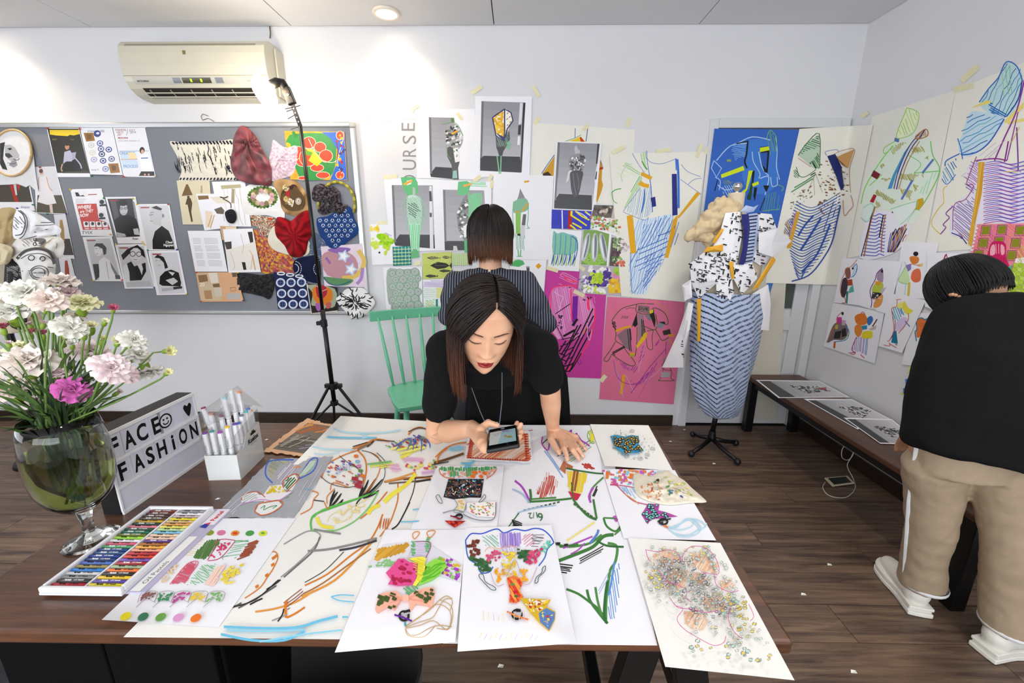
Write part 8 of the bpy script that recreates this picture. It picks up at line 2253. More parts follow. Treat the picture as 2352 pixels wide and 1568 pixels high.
limb(arm,[SHL,SHL.lerp(ELL,0.5),ELL,ELL.lerp(WRL,0.35),ELL.lerp(WRL,0.75),WRL],[0.042,0.040,0.037,0.036,0.027,0.023])
limb(arm,[SHR,SHR.lerp(ELR,0.5),ELR,ELR.lerp(WRR,0.35),ELR.lerp(WRR,0.75),WRR],[0.042,0.039,0.034,0.033,0.025,0.022])
# hand lying on the table
tz=TZ+0.008
def tp_(x,y,h=0.0):
 return onZ(x,y,tz+h)
def finger(mb,pts,r0,r1):
 k=len(pts)
 limb(mb,pts,[r0+(r1-r0)*i/(k-1)for i in range(k)],10)
kn={'index':(1289,1010),'middle':(1303,1014),'ring':(1314,1012),'pinky':(1322,1005)}
for nm,(x,y)in kn.items():
 limb(arm,[WRR+Vector((0,0,-0.006)),tp_(x,y,0.016)],[0.019,0.0125])
finger(arm,[tp_(1289,1010,0.018),tp_(1296,1030,0.019),tp_(1301,1044,0.009),tp_(1303,1055,0.0025)],0.0105,0.0068)
finger(arm,[tp_(1303,1014,0.019),tp_(1316,1034,0.02),tp_(1325,1046,0.009),tp_(1330,1054,0.0025)],0.0105,0.0068)
finger(arm,[tp_(1314,1012,0.018),tp_(1327,1031,0.018),tp_(1335,1042,0.008),tp_(1340,1048,0.002)],0.010,0.0064)
finger(arm,[tp_(1322,1005,0.015),tp_(1333,1018,0.013),tp_(1341,1027,0.005),tp_(1346,1032,0.0015)],0.0092,0.0058)
finger(arm,[WRR+Vector((-0.01,-0.02,0)),tp_(1266,1010,0.018),tp_(1277,1028,0.010),tp_(1285,1040,0.004)],0.0145,0.0078)
# hand round the phone
PHC=at(1155,1004,1.06)
pxv=(at(1199,1016,1.0)-at(1117,1031,1.0)).normalized()
pyv=(at(1151,981,1.13)-at(1158,1023,0.99)).normalized()
pyv=(pyv-pxv*pyv.dot(pxv)).normalized()
pzv=pxv.cross(pyv)
def ph_(x,y,z):
 """x across, y towards the far end, z up out of the screen (metres)"""
 return PHC+pxv*x+pyv*y+pzv*z
cupped=[((-0.047,0.045,-0.012),(-0.005,0.055,-0.017),(0.028,0.066,-0.012),(0.040,0.082,0.004)),((-0.048,0.022,-0.013),(-0.004,0.03,-0.018),(0.034,0.042,-0.014),(0.050,0.05,0.008)),((-0.048,0.0,-0.013),(-0.006,0.006,-0.018),(0.032,0.012,-0.014),(0.049,0.016,0.0)),((-0.047,-0.022,-0.012),(-0.008,-0.018,-0.017),(0.024,-0.014,-0.014),(0.044,-0.008,-0.003))]
for q in cupped:
 limb(arm,[WRL,ph_(*q[0])],[0.02,0.0135])
 finger(arm,[ph_(*c)for c in q],0.0105,0.0070)
tmb=[WRL+Vector((0.0,0,0.008)),ph_(-0.058,0.055,0.012),ph_(-0.036,0.072,0.022),ph_(-0.012,0.064,0.013)]
finger(arm,tmb,0.0175,0.0078)
limb(arm,[WRL,ph_(-0.056,0.03,-0.004),ph_(-0.056,0.0,-0.004)],[0.021,0.017,0.013])
skc=skincol('dcae8e','d09a79')
body=remeshed(arm,'body',SKIN,w1_,0.0026,5)
core=MB()
limb(core,[nb_+Vector((0,0.02,-0.03)),nb_.lerp(hc,0.45),hc+TH.to_3x3()@Vector((0,-0.03,-0.03))],[0.055,0.046,0.05])
core.tube([hipc,(0.0,1.50,0.96),(-0.05,1.33,1.05),nb_+Vector((0,0.03,-0.05))],[0.13,0.105,0.12,0.09],16,flat=0.7)
for s in(-1,1):
 limb(core,[hipc+Vector((s*0.075,0,-0.03)),hipc+Vector((s*0.08,-0.02,-0.4)),hipc+Vector((s*0.08,0.0,-0.78))],[0.085,0.052,0.034])
 limb(core,[hipc+Vector((s*0.08,0.0,-0.80)),hipc+Vector((s*0.09,-0.14,-0.815))],[0.034,0.024])
body=merge(body,remeshed(core,'torso',SKIN,w1_,0.007,6))
hm=MB()
head_into(hm,TH,lin('dcae8e'))
body=merge(body,hm.build('head',SKIN,w1_,smooth=True))
repaint(body,skc,WORLD[w1_.name])
face_details(TH,body)
for a,b in(((1297,1044),(1303,1055)),((1324,1044),(1330,1053)),((1335,1041),(1340,1048)),((1340,1026),(1346,1032)),((1279,1030),(1284,1039))):
 pa_,pb_=tp_(*a,0.0135),tp_(*b,0.0085)
 nail(body,pb_.lerp(pa_,0.35)+Vector((0,0,0.0006)),pb_-pa_,Vector((0,-0.3,1)))
nail(body,ph_(-0.016,0.0635,0.0225),ph_(-0.012,0.064,0)-ph_(-0.036,0.072,0),pzv,0.0062)
hair(TH,w1_,(Vector((-0.014,0.072,0.082)),Vector((-0.008,-0.045,0.108))),0.16,'1d1210','5e3420',3,phi0=(58,38),drop=-0.005,n_=600,curl_in=0.16,A_=0.093)
dr1=MB()
tors=[hipc+Vector((0,0.0,-0.02)),Vector((0.0,1.52,0.955)),Vector((-0.045,1.36,1.045)),nb_+Vector((0,0.05,-0.075)),nb_+Vector((0,0.005,-0.02))]
dr1.tube(tors,[0.155,0.118,0.142,0.150,0.085],24,flat=0.72)
for S_,E2,k in((SHL,ELL,0.66),(SHR,ELR,0.74)):
 cuff=S_.lerp(E2,k)
 limb(dr1,[nb_.lerp(S_,0.45)+Vector((0,0.02,-0.015)),S_,S_.lerp(E2,0.35),cuff],[0.078,0.06,0.057,0.053])
dress=remeshed(dr1,'dress_top',BLACKCLOTH,w1_,0.006,8,None,wrinkle(0.004,16))
dr2=MB()
sk=[]
n=64
for i,(z,r_)in enumerate(((0.985,0.115),(0.965,0.135),(0.93,0.165),(0.86,0.185),(0.75,0.195),(0.6,0.205),(0.46,0.215))):
 for j in range(n):
  a=2*math.pi*j/n
  rr=r_*(1+(0.035+0.02*i)*0.8*math.sin(a*13+math.sin(a*3)*1.2))
  sk.append(Vector((hipc.x+math.cos(a)*rr,1.515+(0.955-z)*0.13+0.04+math.sin(a)*rr*0.5,z)))
dr2.add(sk,[(i*n+j,i*n+(j+1)%n,(i+1)*n+(j+1)%n,(i+1)*n+j)for i in range(6)for j in range(n)])
dr2.build('skirt',BLACKCLOTH,w1_,smooth=True)
cordp=(at(1083,890,1.16),at(1103,945,1.14),at(1122,988,1.12)),(at(1153,855,1.12),at(1153,920,1.13),at(1147,976,1.12))
for q in cordp:
 MB().tube(list(q),0.0012,6).build('neck_cord',mat('grey_cord','55606a',0.6),w1_)
rgp=tp_(1319,1016,0.026)
MB().ball(rgp,0.0028,8).build('ring',STEEL,body)
# phone in her hand
pt=thing('phone','dark smartphone in a black case held by the woman in black','phone',tuple(ph_(0,0,-0.006)))
def pbox(name,x0,x1,y0,y1,z0,z1,m_,bev=0.0):
 vs=[ph_(x,y,z)for z in(z0,z1)for x,y in((x0,y0),(x1,y0),(x1,y1),(x0,y1))]
 return MB().add(vs,[(3,2,1,0),(4,5,6,7),(0,1,5,4),(1,2,6,5),(2,3,7,6),(3,0,4,7)]).build(name,m_,pt,bevel=bev)
pbox('case',-0.040,0.040,-0.075,0.075,-0.008,0.002,mat('phone_case','17181a',0.35),0.004)
pbox('screen_glass',-0.036,0.036,-0.071,0.071,0.0021,0.003,mat('phone_glass','08090b',0.1))
S=Surf(lambda x,y,o:ph_(x,y,0.0031+o))
S.layer=0
S.f('8fb0b8',[(-0.0335,-0.05),(0.0335,-0.05),(0.0335,0.045),(-0.0335,0.045)]).f('b8c0bc',[(-0.0335,-0.05),(-0.012,-0.05),(0.0,0.045),(-0.0335,0.045)]).f('8a7ab0',[(0.0,0.03),(0.02,0.03),(0.014,0.042),(-0.004,0.042)]).f('b8783a',[(0.004,-0.01),(0.012,-0.01),(0.01,0.004),(0.005,0.004)]).f('8a8a3a',[(0.012,-0.02),(0.026,-0.022),(0.02,-0.006),(0.011,-0.006)])
S.l('3a4a58',0.001,[(-0.026,0.03),(-0.018,0.02),(-0.022,0.012),(-0.012,0.016)]).l('3a4a58',0.001,[(0.012,0.02),(0.02,0.028),(0.028,0.02)]).ring('3a4a58',0.001,-0.008,0.026,0.006,0.006)
S.done(pt,'screen_picture')
MB().lathe([(0,0.0034),(0.0055,0.0034),(0.006,0.0031)],ph_(0,0.060,0),16,axis=pzv).build('home_button',mat('button_silver','b8bcc0',0.3,0.6),pt)
# woman standing with her back to the camera
H2=at(1126,541,1.75)
w2=thing('person','woman in a navy pinstripe top standing with her back to us','person',(H2.x,1.8,0))
T2=frame_T(H2,(0.03,1,-0.2),(0,0.1,1))
M_,nt,b_=newmat('navy_pinstripe')
tc=nt.nodes.new('ShaderNodeTexCoord')
wv_=nt.nodes.new('ShaderNodeTexWave')
wv_.inputs['Scale'].default_value=30
wv_.inputs['Distortion'].default_value=0.3
rp_=nt.nodes.new('ShaderNodeValToRGB')
rp_.color_ramp.elements[0].position,rp_.color_ramp.elements[1].position=0.86,0.97
rp_.color_ramp.elements[0].color,rp_.color_ramp.elements[1].color=(*lin('171a26'),1),(*lin('8d93a4'),1)
nt.links.new(tc.outputs['Object'],wv_.inputs[0])
nt.links.new(wv_.outputs[1],rp_.inputs[0])
nt.links.new(rp_.outputs[0],b_.inputs['Base Color'])
b_.inputs['Roughness'].default_value=0.85
cx,cy=H2.x,1.79
bm_=MB()
bsk=skincol('dcae90','d09c7c')
limb(bm_,[(cx,cy,1.2),(cx,cy,1.28),H2+Vector((0,-0.01,-0.05))],[0.06,0.048,0.05])
EL={-1:Vector((-0.288,1.715,1.075)),1:Vector((0.118,1.70,1.05))}
HD={-1:Vector((cx-0.04,1.97,1.12)),1:Vector((cx+0.06,1.97,1.12))}
for s in(-1,1):
 limb(bm_,[EL[s],EL[s].lerp(HD[s],0.6),HD[s]],[0.034,0.028,0.022])
 for k in range(4):
  limb(bm_,[HD[s],HD[s]+Vector((s*-0.02,0.04,0.018-k*0.016)),HD[s]+Vector((s*-0.05,0.06,0.018-k*0.016))],[0.016,0.009,0.007])
 limb(bm_,[HD[s],HD[s]+Vector((s*-0.03,0.015,0.035))],[0.014,0.009])
 limb(bm_,[(cx+s*0.08,cy,0.72),(cx+s*0.08,cy+0.01,0.4),(cx+s*0.08,cy,0.06)],[0.085,0.055,0.035])
b2=remeshed(bm_,'body',SKIN,w2,0.006,5)
hm=MB()
head_into(hm,T2,lin('dcae90'))
b2=merge(b2,hm.build('head',SKIN,w2,smooth=True))
repaint(b2,bsk,WORLD[w2.name])
face_details(T2,b2)
hair(T2,w2,(Vector((0.0,0.07,0.085)),Vector((0.0,-0.06,0.10))),0.105,'1a110e','6b4128',5,phi0=70,drop=-0.01,n_=560,curl_in=0.12,A_=0.09)
tp2=MB()
tp2.tube([(cx,cy,0.86),(cx,cy,0.98),(cx,cy,1.1),(cx,cy-0.005,1.19),(cx,cy-0.005,1.245),(cx,cy,1.268)],[0.14,0.125,0.14,0.15,0.11,0.055],24,flat=0.62)
for s in(-1,1):
 sj=Vector((cx+s*0.148,cy-0.01,1.205))
 limb(tp2,[Vector((cx+s*0.08,cy-0.005,1.215)),sj,sj.lerp(EL[s],0.5),EL[s],EL[s].lerp(HD[s],0.5)],[0.05,0.054,0.052,0.045,0.04])
remeshed(tp2,'pinstripe_top',M_,w2,0.006,8,None,wrinkle(0.004,18,(1,1,0.5),3))
MB().ball((cx,cy-0.062,1.262),0.006,8).build('button',mat('cream_button','d8c8b0',0.4),w2)
tr2=MB()
tr2.tube([(cx,cy,0.95),(cx,cy,0.85),(cx,cy,0.7)],[0.135,0.16,0.16],20,flat=0.6)
for s in(-1,1):
 limb(tr2,[(cx+s*0.085,cy,0.75),(cx+s*0.085,cy,0.4),(cx+s*0.085,cy,0.1)],[0.095,0.085,0.08])
remeshed(tr2,'trousers',mat('charcoal_trousers','2a2b30',0.85),w2,0.009,6,None,wrinkle(0.006,12))
def shoe(parent,heel,toe,m_,h=0.085,wd=0.046):
 """trainer with a thick layered sole"""
 heel,toe=Vector(heel),Vector(toe)
 d=(toe-heel).normalized()
 L_=(toe-heel).length
 s_=Vector((-d.y,d.x,0))
 out=crom([(0,-0.6),(0.05,-0.75),(0.35,-0.7),(0.65,-0.95),(0.88,-0.85),(1,-0.25),(1,0.3),(0.85,0.9),(0.6,0.95),(0.35,0.75),(0.05,0.75),(0,0.6)],True,3)
 fn=lambda x,y,z:heel+d*(x*L_)+s_*(y*wd)+Vector((0,0,z))
 for i,(z0,z1,k)in enumerate(((0.002,0.018,1.06),(0.018,0.03,1.0),(0.03,0.041,1.05))):
  MB().prism([((x-0.5)*k+0.5,y*k)for x,y in out],z0,z1,fn).build('sole_layer',m_,parent,bevel=0.004)
 u_=MB()
 limb(u_,[fn(0.14,0,0.075),fn(0.35,0,0.07),fn(0.62,0,0.055),fn(0.86,0,0.046)],[0.040,0.042,0.038,0.032])
 limb(u_,[fn(0.16,0,0.06),fn(0.2,0,0.115)],[0.04,0.04])
 remeshed(u_,'upper',m_,parent,0.005,6)
 for k in range(4):
  x=0.38+k*0.1
  MB().tube([fn(x,-0.45,0.085-k*0.005),fn(x+0.03,0,0.112-k*0.009),fn(x,0.45,0.085-k*0.005)],0.004,6).build('lace',m_,parent)
SHW=mat('off_white_trainer','e6e4da',0.6,noise_amt=0.03,scale=20)
for s in(-1,1):
 shoe(w2,(cx+s*0.085,cy-0.07,0),(cx+s*0.1,cy+0.15,0),mat('black_shoe','18181a',0.5))
# man in black bending over the bench
H3=at(2222,668,1.40)
w3=thing('person','man in a loose black shirt and beige trousers bending over the bench','person',(1.56,1.24,0))
T3=frame_T(H3,(-0.05,0.72,-0.62),(-0.25,0.55,0.78))
msk=skincol('c99a7a','b98663')
NK=at(2288,698,1.43)
SJ={-1:at(2178,775,1.44),1:at(2410,770,1.38)}
ELm={-1:at(2128,895,1.50),1:Vector((1.88,1.42,0.86))}
HDm={-1:at(2098,985,1.66),1:Vector((1.88,1.66,0.56))}
mm=MB()
limb(mm,[NK+Vector((0,0,-0.03)),NK.lerp(H3,0.5),H3+Vector((0.01,-0.01,-0.04))],[0.065,0.056,0.06])
for s in(-1,1):
 limb(mm,[ELm[s],ELm[s].lerp(HDm[s],0.6),HDm[s]],[0.04,0.033,0.027])
 d=(HDm[s]-ELm[s]).normalized()
 for k in range(4):
  o_=Vector((0.022*(k-1.5),0,0))
  limb(mm,[HDm[s],HDm[s]+d*0.06+o_,HDm[s]+d*0.085+o_+Vector((0,0.012,-0.03)),HDm[s]+d*0.08+o_+Vector((0,0.012,-0.055))],[0.022,0.0115,0.0095,0.008])
 limb(mm,[HDm[s],HDm[s]+d*0.03+Vector((0.035,0,-0.02)),HDm[s]+d*0.055+Vector((0.042,0,-0.04))],[0.018,0.012,0.009])
AK={-1:Vector((1.565,1.368,0.09)),1:Vector((1.69,1.185,0.09))}
HPm={-1:at(2158,1030,1.37),1:at(2318,1040,1.30)}
for s in(-1,1):
 limb(mm,[HPm[s],HPm[s].lerp(AK[s],0.5),AK[s]],[0.075,0.055,0.038])
b3=remeshed(mm,'body',SKIN,w3,0.005,5)
hm=MB()
head_into(hm,T3,lin('c99a7a'))
for s in(-1,1):
 for k in range(14):
  a=R(-60+k*22)
  c=T3@Vector((s*(0.084+0.004*math.sin(k)),-0.012+math.cos(a)*0.015,-0.03+math.sin(a)*0.026))
  hm.ball(c,0.006,8)
 hm.ball(T3@Vector((s*0.078,-0.008,-0.034)),0.016,10)
b3=merge(b3,hm.build('head',SKIN,w3,smooth=True))
repaint(b3,msk,WORLD[w3.name])
face_details(T3,b3,'9a5a4c')
hair(T3,w3,(Vector((0.0,0.02,0.10)),Vector((0.0,-0.035,0.105))),0.03,'060505','080707',8,phi0=20,drop=-0.014,n_=620,rad=0.0018,curl_in=0.35,A_=0.082)
sh3=MB()
WS=Vector((1.54,1.25,0.0))
sh3.tube([Vector((1.46,1.19,0.735)),Vector((1.475,1.205,0.82)),Vector((1.52,1.265,0.97)),Vector((1.575,1.335,1.09)),NK+Vector((0.01,0.0,-0.05)),NK+Vector((0,0.01,0.012))],[0.235,0.24,0.24,0.215,0.15,0.07],28,flat=0.78)
for s in(-1,1):
 limb(sh3,[NK.lerp(SJ[s],0.3)+Vector((0,0,-0.03)),SJ[s],SJ[s].lerp(ELm[s],0.5),ELm[s]+(ELm[s]-SJ[s])*0.1],[0.07,0.07,0.068,0.062])
remeshed(sh3,'shirt',BLACKCLOTH,w3,0.009,10,None,wrinkle(0.016,7,(1,1,0.7),5))
MB().tube([NK+Vector((-0.07,-0.01,0.0)),NK+Vector((-0.03,-0.055,0.022)),NK+Vector((0.03,-0.055,0.022)),NK+Vector((0.07,-0.01,0.0))],0.014,8).build('collar',BLACKCLOTH,w3,smooth=True)
KH=mat('beige_twill','ab977d',0.85,noise_amt=0.05,scale=40,bump=0.08)
tr3=MB()
pc_=(HPm[-1]+HPm[1])/2
tr3.tube([pc_+Vector((0.01,0.03,0.08)),pc_+Vector((0,0.01,0.0)),pc_+Vector((0,0,-0.08))],[0.14,0.155,0.14],20,flat=0.75)
for s in(-1,1):
 k_=HPm[s].lerp(AK[s],0.5)+Vector((0,-0.01,0))
 tr3.tube([HPm[s]+Vector((0,0,0.02)),HPm[s]+Vector((0,0,-0.06)),HPm[s].lerp(AK[s],0.28),k_,HPm[s].lerp(AK[s],0.78),AK[s]+Vector((0,-0.005,0.02))],[0.06,0.084,0.078,0.07,0.066,0.073],20)
remeshed(tr3,'trousers',KH,w3,0.007,8,None,wrinkle(0.0045,12,(1,1,1.6),2))
pip=[HPm[-1]+Vector((-0.088,-0.01,0.02)),HPm[-1].lerp(AK[-1],0.35)+Vector((-0.08,0,0)),HPm[-1].lerp(AK[-1],0.7)+Vector((-0.071,0,0)),AK[-1]+Vector((-0.071,0,0.04))]
MB().tube(pip,0.006,6).build('white_piping',mat('white_cotton','e4e4e4',0.9),w3)
for s in(-1,1):
 MB().lathe([(0.043,0.0),(0.041,0.035),(0.039,0.05)],AK[s]+Vector((0,0,-0.015)),16).build('sock',mat('pale_blue_sock','b9d4d2',0.9),w3,smooth=True)
 MB().lathe([(0.066,0.012),(0.0755,0.014),(0.0765,0.022),(0.074,0.026)],AK[s]+Vector((0,-0.005,0.0)),24).build('hem_band',mat('white_cotton','e4e4e4',0.9),w3,smooth=True)
shoe(w3,(1.535,1.315,0),(1.60,1.56,0),SHW,wd=0.05)
shoe(w3,(1.615,1.165,0),(1.87,1.20,0),SHW,wd=0.05)
MB().ball(at(2094,966,1.62),0.007,8).build('bracelet_bead',STEEL,w3)
# dress form with paper bodice and striped skirt
YM=2.58
mf=thing('dress_form','dress form on a black stand wearing a striped skirt and patched paper bodice','dress form',(onY(1645,955,YM).x,YM,0))
def sect(y,x0,x1):
 a,b=onY(x0,y,YM),onY(x1,y,YM)
 return((a.x+b.x)/2,(b.x-a.x)/2,(a.z+b.z)/2)
bod=MB()
rows=[sect(*q)for q in((470,1676,1708),(492,1668,1716),(510,1630,1752),(545,1612,1768),(600,1600,1764),(650,1604,1752),(700,1600,1745))]
bod.tube([(c,YM,z)for c,r_,z in rows],[r_*0.85 for c,r_,z in rows],20,flat=0.5,upv=(0,1,0))
FORM=mat('linen_dress_form','cfc3aa',0.9,noise_amt=0.05,scale=60)
remeshed(bod,'torso',FORM,mf,0.01,5)
c,r_,z=sect(462,1672,1708)
MB().lathe([(r_,-0.05),(r_*0.98,0.03)],(c,YM,z),20).lathe([(0,0.03),(r_,0.03),(r_,0.045),(0,0.047)],(c,YM,z),20).build('neck',FORM,mf,smooth=True,autos=30)
MB().lathe([(0.012,0.045),(0.01,0.055),(0.02,0.065),(0.027,0.08),(0.02,0.098),(0,0.105)],(c,YM,z),16).build('finial',STEEL,mf,smooth=True)
# striped draped skirt
NR,NC=200,144
prof_=[sect(*q)for q in((668,1594,1738),(720,1588,1742),(780,1586,1734),(840,1588,1722),(890,1592,1712),(925,1602,1702),(948,1616,1690),(957,1634,1668))]
vs,cs=[],[]
for i in range(NR+1):
 t=i/NR*(len(prof_)-1)
 k=min(int(t),len(prof_)-2)
 f_=t-k
 c,r_,z=[prof_[k][q]*(1-f_)+prof_[k+1][q]*f_ for q in range(3)]
 tt=i/NR
 for j in range(NC):
  a=2*math.pi*j/NC
  sw=11*math.cos(a)-9*tt+math.sin(a*2)
  rr=r_*(1+0.045*math.sin(sw)+0.03*math.sin(a*4-tt*9))
  vs.append(Vector((c+math.cos(a)*rr,YM+math.sin(a)*rr*0.85,z)))
  ph=z/0.034-4.6*abs(math.cos(a)+0.45)*(0.6+0.6*tt)
  st_=ph%1.0
  cs.append(lin('1c2138')if st_<0.26 else lin('aebcd8'))
mb=MB()
mb.v=vs
for i in range(NR):
 for j in range(NC):
  f_=[i*NC+j,i*NC+(j+1)%NC,(i+1)*NC+(j+1)%NC,(i+1)*NC+j]
  mb.f.append(f_)
  mb.c.append([cs[q]for q in f_])
  mb.mi.append(0)
mb.build('striped_skirt',CLOTHC,mf,smooth=True)['label']='pale blue draped skirt with navy stripes'
def piece(name,P,m_,d0=0.0,bulge=0.05,draw=None,fr=None,lab=None):
 """a paper or cloth piece curved over the front of the form, outline in photo pixels"""
 P=nums(P)
 fr=fr or(1540,260,3.4087)
 Q=[(fr[0]+x/fr[2],fr[1]+y/fr[2])for x,y in P]
 cx_=1680
 def fn(x,y,o):
  return onY(x,y,YM-0.125-d0-o+0.10*((x-cx_)/95.0)**2*(1 if abs(x-cx_)<110 else 1.2))
 mb=MB()
 n_=len(Q)
 mx,my=sum(q[0]for q in Q)/n_,sum(q[1]for q in Q)/n_
 vs=[fn(x,y,0)for x,y in Q]+[fn(mx+(x-mx)*0.5,my+(y-my)*0.5,0.004)for x,y in Q]+[fn(mx,my,0.005)]
 mb.add(vs,[(i,(i+1)%n_,n_+(i+1)%n_,n_+i)for i in range(n_)]+[(n_+i,n_+(i+1)%n_,2*n_)for i in range(n_)])
 ob=mb.build(name,m_,mf,solid=0.0008)
 if lab:
  ob['label']=lab
 if draw:
  S=Surf(lambda x,y,o:fn(x,y,0.0065+o)).o(*fr)
  draw(S)
  S.done(ob,'print')
 return ob
def blocks(seed,P,n_,r_=(7,17)):
 def f(S):
  S.rn.seed(seed)
  S.sp(['141416','26262a','4a4a4e'],P,n_,r_,0.35,12,True).sp(['141416','38383c'],P,n_//2,r_,0.4,100,True)
 return f
PP_=mat('pattern_paper','e9e9ec',0.7)
for k,(P,n_,d0)in enumerate((('430 780 545 770 560 960 520 1180 380 1180 300 1100 380 960',26,0.0),('690 780 790 790 830 900 690 945',10,0.012),('150 1180 260 1090 400 1110 420 1300 350 1340 220 1450 165 1330',34,0.012),('680 940 830 1000 800 1150 700 1190 640 1150',14,0.0),('370 1100 520 1090 500 1300 360 1330',30,0.016),('480 1190 640 1170 680 1290 560 1420 490 1290',14,0.018),('355 1290 480 1280 505 1515 365 1515',22,0.022),('220 1230 330 1210 380 1330 230 1365',14,0.026))):
 piece('paper_piece',P,PP_,d0,draw=blocks(k,P,n_))
piece('paper_piece','690 940 835 900 950 1000 800 1125 690 1090',PP_,0.04)
piece('paper_piece','630 1420 765 1340 785 1490 770 1700 620 1690',PP_,0.03)
piece('paper_piece','90 1345 160 1300 170 1440 110 1470',PP_,0.03)
piece('paper_piece','60 1720 140 1480 180 1490 150 1690 105 1880 100 1990 -65 1990',PP_,0.035,draw=blocks(3,'90 1780 110 1780 105 1970 85 1970',5,(6,10)))
piece('striped_strip','610 790 690 780 690 930 640 1190 585 1190 615 960',mat('stripe_cloth','a9b8d8',0.9),0.014,draw=lambda S:[S.l('1a1f36',9,[(600-i*1,810+i*27),(682-i*3,800+i*27)],sm=False)for i in range(14)])
piece('striped_strip','545 770 590 720 650 735 690 715 650 770 600 780',mat('stripe_cloth','a9b8d8',0.9),0.02)
piece('blue_ribbon','555 790 612 790 622 900 600 1080 575 1185 535 1185 565 1050 575 920',mat('navy_vinyl','1c2470',0.25),0.02)
YT_=mat('yellow_tape','dda21e',0.5)
for P,d0 in(('285 1050 410 1025 412 1080 260 1090',0.02),('800 1115 825 1150 690 1360 640 1385',0.035),('330 1000 400 900 420 910 350 1020',0.012),('455 1165 490 1160 500 1290 480 1300',0.03),('205 1455 240 1450 232 1780 210 1790',0.03),('610 1430 650 1430 640 1560 590 1720',0.02)):
 piece('yellow_tape_strip',P,YT_,d0)
# crumpled kraft paper puff on the shoulder
KRAFT=mat('kraft_paper','cbb691',0.8,noise_amt=0.1,scale=20)
kb=MB()
for k in range(5):
 a,b=onY(1590+k*18,545-k*16,YM-0.03),onY(1655+k*8,470+k*20,YM-0.05)
 limb(kb,[a.lerp(b,0.1),b],[0.03+0.012*k,0.045])
limb(kb,[onY(1580,545,YM-0.03),onY(1610,540,YM-0.03),onY(1650,560,YM-0.03)],[0.022,0.03,0.06])
remeshed(kb,'kraft_paper_puff',KRAFT,mf,0.008,5,None,wrinkle(0.022,30,(1,1,1),2))['label']='crumpled brown paper puff on the shoulder'
# stand
bx_,by_=1.315,2.61
pb_=Vector((onY(1645,955,YM).x,YM,0.27))
MB().tube([pb_+Vector((0,0,0.02)),(bx_,by_,0.1)],0.016,12).build('stand_pole',BLACKM,mf,smooth=True)
MB().tube([(bx_,by_,0.13),(bx_,by_,0.07),(bx_,by_,0.055)],[0.02,0.028,0.03],12).build('stand_hub',BLACKM,mf)
for x,y in((1592,995),(1588,1040),(1690,1015),(1694,1058)):
 f_=onZ(x,y,0.03)
 m_=Vector((bx_,by_,0.075)).lerp(f_,0.55)+Vector((0,0,-0.008))
 MB().tube([(bx_,by_,0.075),m_,f_],[0.017,0.014,0.013],10).build('stand_leg',BLACKM,mf,smooth=True)
 MB().ball(f_+Vector((0,0,-0.005)),0.022,10).build('foot_cap',BLACKP,mf,smooth=True)
# dress form cut by the left edge of the picture
q0=at(-25,610,2.4)
ml=thing('dress_form','dress form at the left edge covered with crumpled printed papers','dress form',(q0.x,q0.y,0))
lb3=MB()
limb(lb3,[(q0.x,q0.y,0.85),(q0.x,q0.y,1.0),(q0.x,q0.y,1.25),(q0.x,q0.y,1.44),(q0.x,q0.y,1.53)],[0.18,0.15,0.2,0.17,0.06],18,flat=0.8)
remeshed(lb3,'torso',FORM,ml,0.012,5)
MB().tube([(q0.x,q0.y,1.53),(q0.x,q0.y,1.6)],[0.055,0.05],16).build('neck_cap',BLACKP,ml)
MB().tube([(q0.x,q0.y,0.86),(q0.x,q0.y,0.03)],0.018,10).build('stand_pole',BLACKM,ml)
MB().lathe([(0,0),(0.15,0),(0.14,0.025),(0.02,0.04)],(q0.x,q0.y,0),24).build('stand_base',BLACKM,ml,smooth=True)
FL_=(0,460,5.2267)
yl=q0.y-0.17
